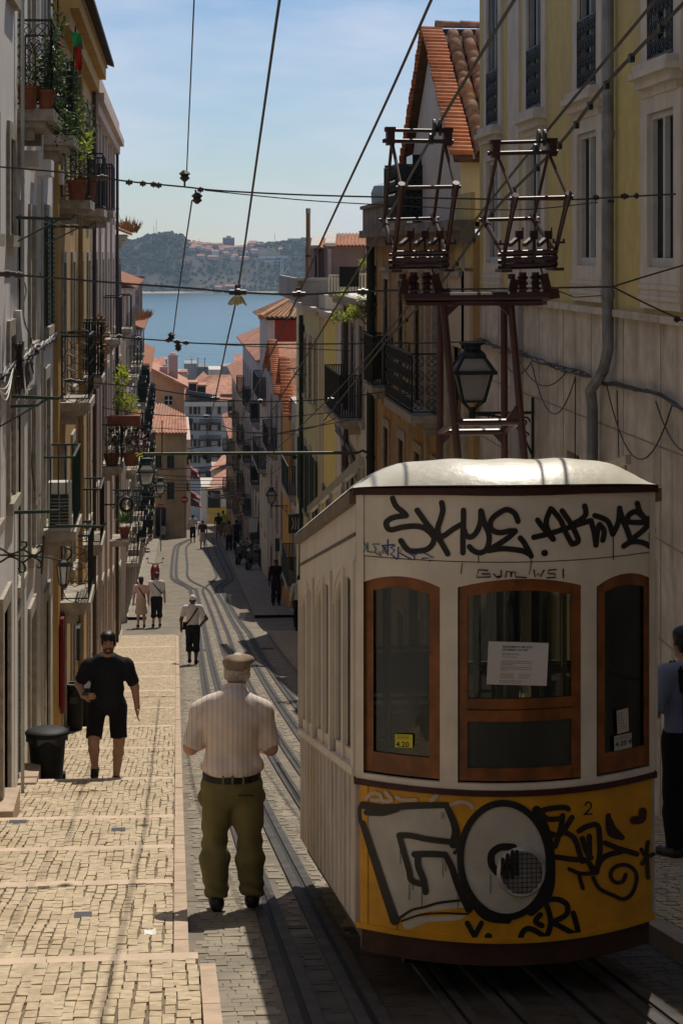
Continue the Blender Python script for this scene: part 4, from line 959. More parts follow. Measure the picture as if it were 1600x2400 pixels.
def collector(pts, idx):
    # pts in pixels: frame of one diamond collector; near arms at YP-0.25, far arms at YP+0.35
    Yn, Yf, Ym = YP - 0.2, YP + 0.4, YP + 0.1
    sc_ = lambda p, Y: onY(p[0], p[1], Y)
    jn = MB()
    tl, tr_, nl, nr, fl, fr_, bl, br = pts
    for top, kn, bot, Yk in ((tl, nl, bl, Yn), (tr_, nr, br, Yn), (tl, fl, bl, Yf), (tr_, fr_, br, Yf)):
        ar = MB(); ar.tube([sc_(top, Ym), sc_(kn, Yk)], 0.010, 8); ar.tube([sc_(kn, Yk), sc_(bot, Ym)], 0.016, 8, r1=0.013); ar.build('collector_arm', pmar, tram)
        d_ = (sc_(bot, Ym) - sc_(kn, Yk)).normalized(); k_ = sc_(kn, Yk)
        jn.tube([k_ - d_*.03, k_ - d_*.01, k_ + d_*.06], 0.021, 8)
    for (a, b, Y) in ((nl, nr, Yn), (fl, fr_, Yf)):
        e = 12; jn.tube([sc_((a[0]-e, a[1]), Y), sc_((b[0]+e, b[1]), Y)], 0.011, 8)
    jn.build('collector_joint', pmar, tram)
    hd = MB()
    e = 22
    hd.tube([sc_((tl[0]-e, tl[1]-2), Ym-.04), sc_((tr_[0]+e, tr_[1]-2), Ym-.04)], 0.013, 8)
    hd.tube([sc_((tl[0]-4, tl[1]-27), Ym+.04), sc_((tr_[0]+4, tr_[1]-27), Ym+.04)], 0.011, 8)
    for p in (tl, tr_):
        q = sc_((p[0] + (-4 if p is tl else 8), p[1]), Ym); hd.box(q.x-.022, q.x+.022, Ym-.05, Ym+.05, q.z-.02, q.z+.075); hd.box(q.x-.03, q.x+.03, Ym-.03, Ym+.05, q.z+.06, q.z+.085)
    hd.build('collector_head', pmar, tram)
    wl = MB(); wx = tl[0] + (tr_[0] - tl[0]) * 0.86
    for dx in (-6, 8):
        q = sc_((wx + dx, tr_[1] - 35), Ym); wl.tube([(q.x-.006, q.y, q.z), (q.x+.006, q.y, q.z)], 0.05, 14)
        q2 = sc_((wx - 14 + dx*.4, tr_[1] - 8), Ym-.04); wl.tube([(q2.x-.005, q2.y-.02, q2.z), (q2.x+.005, q2.y-.02, q2.z)], 0.034, 12)
    wl.build('contact_wheel', iron, tram)
    bs = MB()
    bm = [(p[0], p[1]) for p in (bl, br)]
    for dz, rr_ in ((0, .011), (16, .013), (30, .012)):
        bs.tube([sc_((bl[0]-6, bl[1]+dz-6), Ym-.06), sc_((br[0]+6, br[1]+dz-6), Ym-.06)], rr_, 8); bs.tube([sc_((bl[0]-14, bl[1]+dz), Ym+.1), sc_((br[0]+4, br[1]+dz), Ym+.1)], rr_, 8)
    bs.box(sc_(bl, Ym).x+.05, sc_(br, Ym).x-.05, Ym-.06, Ym+.08, sc_((0, bl[1]+27), Ym).z, sc_((0, bl[1]+16), Ym).z)
    for p in (bl, br):
        q = sc_((p[0], p[1] + 28), Ym); bs.box(q.x-.03, q.x+.03, Ym-.12, Ym+.14, q.z-.03, q.z-.012); bs.tube([q, q + Vector((0, 0, .09))], .012, 6)
        q = sc_((p[0] + (-8 if p is bl else 8), p[1] - 26), Ym); bs.box(q.x-.035, q.x+.035, Ym-.02, Ym+.02, q.z-.006, q.z+.006)
        for k in range(3): bs.tube([q + Vector((-.03+.03*k, 0, 0)), q + Vector((-.03+.03*k, 0, .022))], .006, 6)
    bs.build('collector_base', pmar, tram)
    sp = MB()
    for k in range(3):
        x_ = bl[0] + (br[0] - bl[0]) * (0.3 + 0.28 * k); a = sc_((x_, bl[1]), Ym); b = sc_((x_, bl[1] - 45), Ym)
        sp.tube([a, b], .007, 6); c = sc_((x_ - 22, bl[1] - 24), Ym - .12); sp.bar(b + Vector((0, 0, -.005)), c, .022, .022); sp.box(b.x-.022, b.x+.022, b.y-.022, b.y+.022, b.z-.02, b.z+.03)
        sp.bar(b + Vector((.018, 0, .02)), b + Vector((.022, 0, .05)), .008)
    sp.build('collector_spring', pmar, tram)
    ins = MB(); xm = (bl[0] + br[0]) / 2
    for dx in (-16, 14):
        a = sc_((xm + dx, bl[1] + 40), Ym); b = sc_((xm + dx, 690 if idx else 693), Ym)
        ins.tube([a, a.lerp(b, .3), a.lerp(b, .45), a.lerp(b, .75), b], .022, 8)
        for t_ in (.25, .5, .75): c = a.lerp(b, t_); ins.lathe(c, [(.022, -.012), (.036, 0), (.022, .012)], 10)
    a = sc_((xm + 44, 690), Ym); ins.bar(a, a + Vector((-.03, 0, .12)), .03, .05); ins.bar(a, a + Vector((.06, 0, .01)), .05, .06)
    a = sc_((xm - 42, 690), Ym); ins.bar(a, a + Vector((.02, 0, .09)), .04, .05); ins.tube([a + Vector((0,0,.09)), a + Vector((0,0,.12))], .022, 8)
    ins.build('collector_insulator', pmar, tram)
    cb = MB(); a = sc_((xm - 30, bl[1] + 18), Ym); cb.tube([a, a + Vector((.08, 0, .03)), a + Vector((.14, 0, -.03)), a + Vector((.18, 0, -.14)), a + Vector((.34, 0, -.2)), a + Vector((.5, 0, -.19))], .006, 5); cb.build('collector_cable', wire_m, tram)
collector(((918,332),(1040,334),(940,440),(1067,438),(900,516),(1016,512),(924,598),(1046,596)), 0)
collector(((1164,362),(1284,358),(1206,466),(1330,462),(1134,516),(1250,512),(1180,598),(1300,594)), 1)
# ================================================================ BUILDINGS ALONG THE STREET
PROTO = {}
def ring(mb, c, u, v, r, t_, n=10):
    c, u, v = Vector(c), Vector(u), Vector(v); mb.tube([c + u*r*math.cos(2*math.pi*k/n) + v*r*math.sin(2*math.pi*k/n) for k in range(n+1)], t_, 4, cap=False)
def spiral(mb, c, u, v, r0, r1, a0, a1, t_, n=14):
    c, u, v = Vector(c), Vector(u), Vector(v)
    mb.tube([c + (u*math.cos(a0+(a1-a0)*k/n) + v*math.sin(a0+(a1-a0)*k/n)) * (r0+(r1-r0)*k/n) for k in range(n+1)], t_, 5)
def scroll_panel(mb, a, u, w, h, cell=0.16, t_=0.007):
    a, u = Vector(a), Vector(u); v = Vector((0, 0, 1)); nx = max(1, round(w / cell)); nz = max(1, round(h / cell)); cx, cz = w / nx, h / nz
    for e in (0, 1): mb.bar(a + u*w*e, a + u*w*e + v*h, .018); mb.bar(a + v*h*e, a + v*h*e + u*w, .018)
    for i in range(nx):
        for j in range(nz):
            c = a + u*cx*(i+.5) + v*cz*(j+.5); ring(mb, c, u, v, min(cx, cz)*.42, t_, 8); mb.bar(c - u*cx*.3 - v*cz*.3, c + u*cx*.3 + v*cz*.3, t_*1.6); mb.bar(c + u*cx*.3 - v*cz*.3, c - u*cx*.3 + v*cz*.3, t_*1.6)
def win_proto(n, w, h, style, sash, sur):
    """n: outward direction in X. Returns (window mesh, pane mesh) with origin at the bottom centre of the opening on the wall face."""
    key = (n, round(w, 2), round(h, 2), style, sash.name, sur.name if sur else None)
    if key in PROTO: return PROTO[key]
    mb = MB(); d = -n
    X = lambda q: q * n
    if sur:
        s = 0.17; p = 0.035
        for y0, y1, z0, z1 in ((-w/2-s, -w/2, -.02, h), (w/2, w/2+s, -.02, h), (-w/2-s, w/2+s, h, h+s), (-w/2-s-.04, w/2+s+.04, -.14, -.02)): mb.box(X(-.05), X(p if z0 > -.1 else p+.04), y0, y1, z0, z1)
        if style in ('cap', 'capdoor'): mb.box(X(-.05), X(.10), -w/2-s-.06, w/2+s+.06, h+s, h+s+.07)
    mb.mat(1); f = .055
    ins = -.06 if style == 'sash' else -.17
    for y0, y1, z0, z1 in ((-w/2, -w/2+f, 0, h), (w/2-f, w/2, 0, h), (-w/2+f, w/2-f, h-f, h), (-w/2+f, w/2-f, 0, f+.03), (-.035, .035, f+.03, h-f)): mb.box(X(ins), X(ins+.05), y0, y1, z0, z1)
    if style in ('win', 'cap'):
        for k in (1, 2): mb.box(X(ins+.008), X(ins+.04), -w/2+f, w/2-f, h*k/3-.013, h*k/3+.013)
    if style in ('door', 'capdoor'):
        mb.box(X(ins+.004), X(ins+.045), -w/2+f, w/2-f, .03, h*.3)
    if style == 'shut':
        mb.mat(2)
        for sg in (-1, 1):
            y0, y1 = (-w/2-w/2+.03, -w/2-.005) if sg < 0 else (w/2+.005, w-.03)
            for k in range(int(h/.07)): mb.box(X(.04), X(.065), y0+.03, y1-.03, .03+.07*k, .03+.07*k+.045)
            mb.box(X(.035), X(.07), y0, y0+.035, 0, h); mb.box(X(.035), X(.07), y1-.035, y1, 0, h)
    me = mb.mesh('window', [sur or stone, sash, gshut])
    if style == 'blind':
        q = MB()
        for k in range(int(h/.06)): q.box(X(-.10), X(-.085), -w/2, w/2, .06*k, .06*k+.045)
        pm_ = q.mesh('pane', wsash)
    else: pm_ = MB().box(X(ins-.03), X(ins-.005), -w/2, w/2, 0, h).mesh('pane', M('dim_glass', (0.022, 0.026, 0.027), 0.5, 0.4, 2.5, bump=0, spec=0.08) if style == 'sash' else dglass)
    PROTO[key] = (me, pm_); return PROTO[key]
def balc_proto(n, ln, dep, style, slabm, railm=None):
    key = ('balc', n, round(ln, 2), round(dep, 2), style, slabm.name)
    if key in PROTO: return PROTO[key]
    X = lambda q: q * n
    s = MB().box(X(0), X(dep), -ln/2, ln/2, -.13, 0); s.box(X(0), X(dep*.8), -ln/2+.06, ln/2-.06, -.2, -.13)
    for sg in (-1, 1): s.box(X(0), X(dep*.5), sg*(ln/2-.22)-.06, sg*(ln/2-.22)+.06, -.34, -.2)
    r = MB(); H = 1.0; t_ = .016
    pts = [(0.02, -ln/2+.03), (dep-.03, -ln/2+.03), (dep-.03, ln/2-.03), (0.02, ln/2-.03)]
    for (xa, ya), (xb, yb) in zip(pts, pts[1:]):
        a, b = Vector((X(xa), ya, 0)), Vector((X(xb), yb, 0)); L_ = (b-a).length; u = (b-a)/L_
        for z in (.06, H): r.bar(a + Vector((0,0,z)), b + Vector((0,0,z)), .028 if z == H else .018)
        if style == 'bars':
            k_ = max(2, int(L_/.1))
            for k in range(k_+1): p = a + u*L_*k/k_; r.bar(p + Vector((0,0,.06)), p + Vector((0,0,H)), t_*.8)
        elif style == 'rings':
            k_ = max(1, int(L_/.2))
            for k in range(k_+1): p = a + u*L_*k/k_; r.bar(p + Vector((0,0,.06)), p + Vector((0,0,H)), t_*.8)
            for k in range(k_):
                for z in (.18, .42, .66, .88): ring(r, a + u*L_*(k+.5)/k_ + Vector((0,0,z)), u, (0,0,1), L_/k_*.46, .006, 8)
        elif style == 'scroll': scroll_panel(r, a + Vector((0,0,.06)), u, L_, H-.06, .22, .007)
        elif style == 'dense':
            k_ = max(2, int(L_/.05))
            for k in range(k_+1): p = a + u*L_*k/k_; r.bar(p + Vector((0,0,.06)), p + Vector((0,0,H)), .022)
    PROTO[key] = (s.mesh('balcony', slabm), r.mesh('railing', railm or iron)); return PROTO[key]
def facade(mb, n, X, y0, y1, zb, zt, holes, depth=0.30):
    ys = sorted({y0, y1, *[h[0] for h in holes], *[h[1] for h in holes]}); zs = sorted({zb, zt, *[h[2] for h in holes], *[h[3] for h in holes]})
    ys = [v for v in ys if y0 <= v <= y1]; zs = [v for v in zs if zb <= v <= zt]
    for a, b in zip(ys, ys[1:]):
        for c, d in zip(zs, zs[1:]):
            my, mz = (a+b)/2, (c+d)/2
            if any(h[0] < my < h[1] and h[2] < mz < h[3] for h in holes): continue
            mb.quad((X, a, c), (X, b, c), (X, b, d), (X, a, d))
    Xi = X - n * depth
    for h in holes:
        a, b, c, d = h
        mb.quad((X,a,c),(Xi,a,c),(Xi,a,d),(X,a,d)); mb.quad((X,b,c),(X,b,d),(Xi,b,d),(Xi,b,c)); mb.quad((X,a,c),(X,b,c),(Xi,b,c),(Xi,a,c)); mb.quad((X,a,d),(Xi,a,d),(Xi,b,d),(X,b,d)); mb.quad((Xi,a,c),(Xi,b,c),(Xi,b,d),(Xi,a,d))
LK = 1.0
class Bld:
    def __init__(s, name, label, cat, n, X, y0, y1, zt, wall, group=None, back=6.0, zb=None):
        s.K = LK; y0, y1, zt = y0*LK, y1*LK, zt*LK
        s.n, s.X, s.y0, s.y1, s.zt, s.wall, s.back = n, X, y0, y1, zt, wall, back
        s.zb = min(g(y0), g(y1)) - .6 if zb is None else zb
        s.root = thing(name, label, cat, (X, (y0+y1)/2, g((y0+y1)/2)), group); s.holes = []; s.items = []
    def win(s, Y, z, w=.9, h=1.5, style='win', sash=None, sur=stone):
        Y *= s.K; z = g(Y) + .12 if z is None else z * s.K
        s.holes.append((Y-w/2, Y+w/2, z, z+h)); s.items.append((Y, z, w, h, style, sash or wsash, sur)); return s
    def balcony(s, Y, z, ln=1.5, dep=.42, style='bars', slab=stone, rail=None):
        Y *= s.K; z *= s.K; a, b = balc_proto(s.n, ln, dep, style, slab, rail); o = inst('balcony', a, s.root, (s.X, Y, z)); q = inst('railing', b, o, (s.X, Y, z)); q.location = (0, 0, 0); return o
    def finish(s, split=None, wall2=None):
        mb = MB(); n, X, Xb = s.n, s.X, s.X - s.n * s.back
        def bodybox(z0, z1, holes, m_, nm):
            mb = MB(); facade(mb, n, X, s.y0, s.y1, z0, z1, holes)
            mb.quad((X, s.y0, z0), (Xb, s.y0, z0), (Xb, s.y0, z1), (X, s.y0, z1)); mb.quad((X, s.y1, z0), (X, s.y1, z1), (Xb, s.y1, z1), (Xb, s.y1, z0))
            mb.quad((X, s.y0, z1), (Xb, s.y0, z1), (Xb, s.y1, z1), (X, s.y1, z1)); mb.quad((Xb, s.y0, z0), (Xb, s.y1, z0), (Xb, s.y1, z1), (Xb, s.y0, z1)); return mb.build(nm, m_, s.root)
        if split is None: s.wobj = bodybox(s.zb, s.zt, s.holes, s.wall, 'wall')
        else:
            s.wobj = bodybox(split, s.zt, [h for h in s.holes if h[2] >= split], s.wall, 'wall'); bodybox(s.zb, split, [h for h in s.holes if h[3] <= split], wall2, 'base_wall')
        for (Y, z, w, h, st, sash, sur) in s.items:
            a, b = win_proto(n, w, h, st, sash, sur); nm = 'door' if st in ('door', 'capdoor') else 'window'
            o = inst(nm, a, s.root, (X, Y, z)); q = inst('pane', b, o, (X, Y, z)); q.location = (0, 0, 0)
        return s
    def cornice(s, z, p=.16, h=.16, m_=None, ends=.0, nm='cornice'):
        mb = MB(); n, X = s.n, s.X
        mb.box(X - n*.02, X + n*p*.55, s.y0 - ends, s.y1 + ends, z-h, z-h*.45); mb.box(X - n*.02, X + n*p, s.y0 - ends, s.y1 + ends, z-h*.45, z); mb.build(nm, m_ or stone, s.root); return s
    def eave(s, z, p=.3, m_=None, r=.075, soff=None):     # row of tile ends over the cornice
        mb = MB(); n, X = s.n, s.X; y = s.y0 + r
        mb.mat(1); mb.hexa([(X - n*.3, s.y0, z), (X + n*p*.8, s.y0, z), (X + n*p*.8, s.y1, z), (X - n*.3, s.y1, z), (X - n*.3, s.y0, z+.03), (X + n*p*.8, s.y0, z+.03), (X + n*p*.8, s.y1, z+.03), (X - n*.3, s.y1, z+.03)]); mb.mat(0)
        while y < s.y1:
            o = len(mb.v); m = 5; xa, xb, za, zb_ = X + n*(p+.05), X - n*2.2, z + .02, z + 1.0
            for (x_, z_) in ((xa, za), (xb, zb_)):
                for k in range(m+1): a = math.pi*k/m; mb.v.append((x_, y + r*math.cos(a), z_ + r*math.sin(a)))
            for k in range(m): mb.f.append((o+k, o+k+1, o+m+2+k, o+m+1+k)); mb.mi.append(0)
            mb.f.append(tuple(o+k for k in range(m+1))); mb.mi.append(0)
            y += 2.25 * r
        o = len(mb.v); mb.quad((X + n*(p+.04), s.y0, z+.028), (X - n*2.2, s.y0, z+.99), (X - n*2.2, s.y1, z+.99), (X + n*(p+.04), s.y1, z+.028))
        mb.build('roof', [m_ or tile_m, soff or s.wall], s.root); return s
    def pipe(s, Y, z0, z1, r=.05, m_=None, off=.07):
        Y *= s.K; z1 *= s.K; z0 = g(Y) if z0 is None else z0
        mb = MB(); mb.tube([(s.X + s.n*off, Y, z0), (s.X + s.n*off, Y, z1)], r, 10)
        z = z0 + .8
        while z < z1: mb.tube([(s.X + s.n*off, Y, z-.03), (s.X + s.n*off, Y, z+.03)], r*1.18, 10); z += 2.0
        mb.build('drainpipe', m_ or steelg, s.root); return s
def leaves(mb, c, rad, n, size, rr, up=.3):
    c = Vector(c)
    for _ in range(n):
        d = Vector((rr.gauss(0, 1), rr.gauss(0, 1), rr.gauss(0, 1))); d.normalize(); k = rr.random() ** .5
        p = c + Vector((d.x*rad[0], d.y*rad[1], d.z*rad[2])) * k
        dr = Vector((d.x + rr.uniform(-.6, .6), d.y + rr.uniform(-.6, .6), d.z*.4 + rr.uniform(-.5, .5) + up)); s_ = size * rr.uniform(.6, 1.3)
        mb.leaf(p, s_, s_*.45, dr, (rr.uniform(-1, 1), rr.uniform(-1, 1), 1))

white_w = M('plaster_white', (0.78, 0.74, 0.71), 0.85, 0.06, 1.5, streak=0.3, scol=(0.34, 0.29, 0.24), bump=0.2, bsc=30)
grey_w = M('plaster_greywhite', (0.70, 0.66, 0.62), 0.85, 0.08, 1.5, streak=0.5, scol=(0.28, 0.25, 0.22), bump=0.2, bsc=30)
ochre_w = M('plaster_ochre', (0.50, 0.31, 0.10), 0.85, 0.10, 1.5, streak=0.45, scol=(0.26, 0.16, 0.06), bump=0.2, bsc=30)
pink_w = M('plaster_pink', (0.54, 0.42, 0.36), 0.85, 0.08, 1.5, streak=0.4, scol=(0.30, 0.22, 0.18), bump=0.2, bsc=30)
cream_w = M('plaster_cream', (0.56, 0.46, 0.33), 0.85, 0.10, 1.5, streak=0.45, scol=(0.27, 0.21, 0.15), bump=0.2, bsc=30)
yel_w = M('plaster_yellow', (0.58, 0.46, 0.18), 0.85, 0.08, 5, col2=(0.48, 0.385, 0.19), sc2=0.8, thr=0.56, soft=0.15, streak=0.35, scol=(0.40, 0.30, 0.12), bump=0.15, bsc=30)
base_w = M('stone_base_dirty', (0.58, 0.51, 0.43), 0.85, 0.14, 5, col2=(0.40, 0.345, 0.28), sc2=1.1, thr=0.58, soft=0.14, streak=0.75, scol=(0.17, 0.145, 0.12), bump=0.25, bsc=25)
trimw = M('trim_white', (0.60, 0.54, 0.46), 0.8, 0.08, 3, streak=0.4, scol=(0.25, 0.2, 0.16), bump=0.15)
oldoch = M('plaster_old_ochre', (0.40, 0.25, 0.10), 0.9, 0.2, 1.3, streak=0.7, scol=(0.12, 0.08, 0.045), bump=0.35, bsc=22)
darkw = M('dark_sash', (0.05, 0.055, 0.05), 0.5, 0.2, 5)

# ---------- left side, uphill to downhill
K = LK = 1.09
# 1 white house at the left edge
b = Bld('terraced_house', 'white plastered house with stone window surrounds at the left edge', 'house', 1, XL(17*K), 11.0, 21.0, 6.5, white_w)
for Y in (13.2, 16.2, 18.15, 20.1):
    for z, h in ((-2.35, 1.7), (.2, 1.0), (2.55, 1.6)): b.win(Y, z, .62, h, 'blind' if (Y, z) == (20.1, .2) else 'win', darkw, stone)
for Y in (14.6, 17.2): b.win(Y, None, .9, 2.1, 'door', bshut, stone)
b.win(19.4, None, .8, 2.0, 'door', gshut, stone)
b.finish(); b.pipe(20.85, None, 6.4, .02, M('pipe_pale', (0.45, 0.47, 0.42), 0.6))
for Y in (13.2, 18.15):
    MB().box(b.X, b.X + .03, Y*K - .3, Y*K + .3, -.42, .0).build('stone_apron', stone, b.root)
H1 = b
# 2 white house with the plant balcony
b = Bld('terraced_house', 'pale house with the upper balcony full of plants and flags', 'house', 1, XL(23*K) - .09, 21.0, 25.2, 6.5, grey_w)
for Y in (22.05, 24.1):
    b.win(Y, 1.45, .8, 2.2, 'door', wsash, stone); b.win(Y, -1.0, .75, 1.55, 'blind' if Y > 23 else 'win', darkw, stone); b.win(Y, -3.45, .75, 1.9, 'win', darkw, stone); b.win(Y, None, .85, 1.9, 'door', bshut, stone)
b.finish(); b.balcony(22.1, 1.50, 1.7, .46, 'scroll'); b.pipe(25.1, None, 6.4, .02, M('pipe_pale', (0, 0, 0)))
H2 = b
# 3 narrow grey house with the air conditioner balcony
b = Bld('terraced_house', 'narrow grey white house with an air conditioner on its green balcony', 'house', 1, XL(26*K) - .06, 25.2, 28.0, 5.6, white_w)
b.win(26.5, 1.5, .8, 2.1, 'door', wsash, stone); b.win(26.5, -.9, .8, 1.5, 'shut', darkw, stone); b.win(26.4, -3.42, .85, 2.0, 'door', gshut, stone); b.win(26.4, None, .9, 2.1, 'door', gshut, stone)
b.finish(); b.balcony(26.4, 1.48, 1.6, .42, 'dense'); bb = b.balcony(26.3, -3.42, 1.9, .46, 'bars', rail=irong)
H3 = b
# 4 ochre house with the deep tiled eave
b = Bld('terraced_house', 'ochre yellow house with a dark tiled overhanging eave and iron balconies', 'house', 1, XL(33*K), 28.0, 39.5, 3.55, ochre_w)
for Y in (29.2, 31.9, 34.9, 37.8):
    for z in (.77, -2.0, -4.78): b.win(Y, z, .8, 2.05, 'door', gshut if z < 0 else wsash, stone)
    b.win(Y, None, .9, 2.0, 'door', bshut, stone)
b.finish(); b.cornice(b.zt, .30, .5, ochre_w)
b.eave(b.zt + .01, .42, M('old_dark_tile', (0.07, 0.055, 0.045), 0.9, 0.35, 6), soff=ochre_w)
for Y, st in ((29.2, 'bars'), (34.9, 'bars')):
    b.balcony(Y, .75, 1.7, .45, st)
b.balcony(29.3, -2.05, 1.8, .45, 'rings'); b.balcony(34.9, -2.05, 1.7, .42, 'dense', rail=irong); b.balcony(29.2, -4.8, 1.7, .45, 'rings'); b.balcony(34.9, -4.8, 1.9, .42, 'bars')
b.pipe(33.3, None, 3.3, .04, M('pipe_ochre', (0.3, 0.19, 0.07), 0.7)); b.pipe(39.2, None, 3.3, .04, M('pipe_dark', (0.07, 0.05, 0.035), 0.7))
H4 = b
# 5 pink house
b = Bld('terraced_house', 'dusty pink house with a moulded parapet beside the ochre one', 'house', 1, XL(47*K) - .03, 39.5, 56.0, 3.1, pink_w)
for Y in (41.5, 45.5, 49.3, 53.2):
    for z in (.9, -.85 - 1.0, -4.6): b.win(Y, z, .85, 1.9 if z > -4 else 2.05, 'door', darkw if z > 0 else wsash, stone)
    b.win(Y, None, .95, 2.0, 'door', bshut, stone)
b.finish(); b.cornice(b.zt, .26, .42, pink_w); 
MB().box(b.X - .05, b.X + .12, b.y0, b.y1, b.zt, b.zt + .5).build('parapet', pink_w, b.root)
b.balcony(41.3, .85, 2.0, .42, 'dense'); b.balcony(46, -.86 - 1.0, 2.2, .45, 'bars'); b.balcony(45.6, -4.6, 2.4, .5, 'bars'); b.balcony(53, -4.6, 1.8, .4, 'bars'); b.pipe(55.6, None, 3.0, .045, M('pipe_dark', (0, 0, 0)))
for Y in (47.4, 51.7, 56): MB().box(b.X, b.X + .06, Y - .16, Y + .16, g(Y) - .2, 3.0).build('pilaster', pink_w, b.root)
H5 = b
LK = 1.0
# 6..9 further down on the left
def left_more(label, y0, y1, zt, m_, dz, zs, gr=None, dx=0., tm=tile_m, bal=(0, 2), sty='bars'):
    b = Bld('terraced_house', label, 'house', 1, XL((y0+y1)/2) + dx, y0, y1, zt, m_); n_ = max(2, int((y1-y0)/dz)); cs = [y0 + (y1-y0)*(k+.5)/n_ for k in range(n_)]
    for Y in cs:
        for z in zs: b.win(Y, z, .9, 1.9, 'door', gshut if rnd.random() < .5 else wsash, stone)
        b.win(Y, g(Y) + .1, 1.0, 2.0, 'door', bshut, stone)
    b.finish(); b.cornice(zt, .22, .3, m_); b.eave(zt + .01, .32, tm, r=.09)
    for k, Y in enumerate(cs):
        for z in zs:
            if (k + int(z*3)) % 3 in bal: b.balcony(Y, z - .02, 1.6, .42, sty)
    return b
H6 = left_more('cream house with weeds on its roof edge below the pink one', 61.04, 65, .55, cream_w, 2.0, (-2.2, -5.2, -8.2))
H7 = left_more('brownish house just past the side lane with dry weeds on its eave', 70, 89, -1.2, pink_w, 3.0, (-4.2, -7.4, -10.6))
H8 = left_more('grey stone house with a low tiled roof and chimney on the left downhill', 89, 110, -3.3, grey_w, 3.2, (-6.6, -9.6, -12.6), sty='dense')
H9 = left_more('cream house hung with many balconies near the bottom of the left row', 110, 139, -6.4, cream_w, 3.4, (-9.6, -12.8, -15.8), sty='dense')
for (hh, Y, z0, h, w_) in ((H8, 104.5, -3.2, 2.0, .9), (H8, 96, -2.9, 1.5, .7)):
    mb = MB(); X = hh.X - .25; mb.box(X-.4, X+.3, Y-w_/2, Y+w_/2, z0-.3, z0+h); mb.box(X-.5, X+.4, Y-w_/2-.08, Y+w_/2+.08, z0+h, z0+h+.12); mb.build('chimney', M('old_masonry', (0.22, 0.2, 0.17), 0.95, 0.3, 3, streak=.6), hh.root)
# pinkish house closing the bend at the bottom, seen end on
def block(name, label, cat, px0, px1, py0, py1, Y, dep, m_, wins=(), sash=None, group=None, rightm=None):
    a, b_ = onY(px0, py1, Y), onY(px1, py0, Y); root = thing(name, label, cat, ((a.x+b_.x)/2, Y, a.z), group)
    mb = MB(); x0, x1, z0, z1 = a.x, b_.x, a.z - 3, b_.z; mb.box(x0, x1, Y, Y+dep, z0, z1); mb.build('wall', m_, root)
    for (wx, wy, ww, wh) in wins:
        p = onY(wx, wy, Y); hw, hh = ww/2/F*Y, wh/2/F*Y; f = .08
        q = MB()
        for c in ((-hw-f, -hw, -hh-f, hh+f), (hw, hw+f, -hh-f, hh+f), (-hw, hw, hh, hh+f), (-hw-.05, hw+.05, -hh-f, -hh)): q.box(p.x+c[0], p.x+c[1], Y-.07, Y+.02, p.z+c[2], p.z+c[3])
        q.mat(1)
        q.box(p.x-.025, p.x+.025, Y-.03, Y+.01, p.z-hh, p.z+hh); q.box(p.x-hw, p.x+hw, Y-.025, Y+.012, p.z-.02, p.z+.02)
        o = q.build('window', [stone, sash or wsash], root); MB().box(p.x-hw, p.x+hw, Y-.015, Y+.02, p.z-hh, p.z+hh).build('pane', dglass, o)
    return root, x0, x1, z0, z1
def corr(mb, A, B, Cq, Dq, n, r=None, m=5):    # corrugated tile slope: A-B along the eave, D-C along the ridge
    A, B, Cq, Dq = map(Vector, (A, B, Cq, Dq)); nn = (B-A).cross(Dq-A); nn.normalize()
    if nn.z < 0: nn = -nn
    for i in range(n):
        t0, t1 = i/n, (i+.86)/n; o = len(mb.v)
        for s0, s1, lift in ((A, B, 0), (Dq, Cq, 0)):
            p, q = s0.lerp(s1, t0), s0.lerp(s1, t1); rad = (q-p)/2; c = (p+q)/2; rl = (B-A).length/n*.43
            for k in range(m+1): a = math.pi*k/m; mb.v.append(tuple(c - rad*math.cos(a) + nn*rl*math.sin(a)))
        for k in range(m): mb.f.append((o+k, o+k+1, o+m+2+k, o+m+1+k)); mb.mi.append(mb.cur)
    mb.quad(A, B, Cq, Dq)
    return mb
rt, x0, x1, z0, z1 = block('end_house', 'salmon gabled house with a small square window closing the left row', 'house', 356, 432, 905, 1262, 148, 9, M('plaster_salmon', (0.56, 0.30, 0.17), 0.85, 0.12, .8, streak=.4, scol=(0.3, 0.16, 0.09)), [(395, 938, 18, 20)])
Y = 148; p = lambda px, py, YY=Y: onY(px, py, YY)
MB().prism([p(356, 905), p(432, 905), p(432, 905), p(356, 868)], (0, 9, 0)).build('gable_wall', MATS['plaster_salmon'], rt)
mb = MB(); e = Vector((0, 0, .12)); q0, q1, q2, q3 = p(352, 860), p(440, 908), p(440, 908, Y+9.3), p(352, 860, Y+9.3)
mb.hexa([p(350, 866, 147.6), p(442, 912, 147.6), p(442, 912, 147.6)+Vector((0,9.6,0)), p(350, 866, 147.6)+Vector((0,9.6,0)), p(350, 860, 147.6), p(442, 906, 147.6), p(442, 906, 147.6)+Vector((0,9.6,0)), p(350, 860, 147.6)+Vector((0,9.6,0))]); mb.build('roof', tile_p, rt)
mb = MB(); c = p(406, 870); mb.box(c.x-.34, c.x+.34, Y+2, Y+2.7, c.z-1.2, c.z+.8); mb.lathe((c.x, Y+2.35, c.z+.8), [(.36, 0), (.36, .25), (.2, .42), (.02, .46)], 10); mb.build('chimney', M('plaster_rose', (0.50, 0.33, 0.28), 0.85, 0.1, 1), rt)
mb = MB(); c = p(384, 878); mb.box(c.x-.3, c.x+.3, Y+1, Y+1.5, c.z-.6, c.z+.5); mb.build('chimney', M('plaster_rose', (0, 0, 0)), rt)
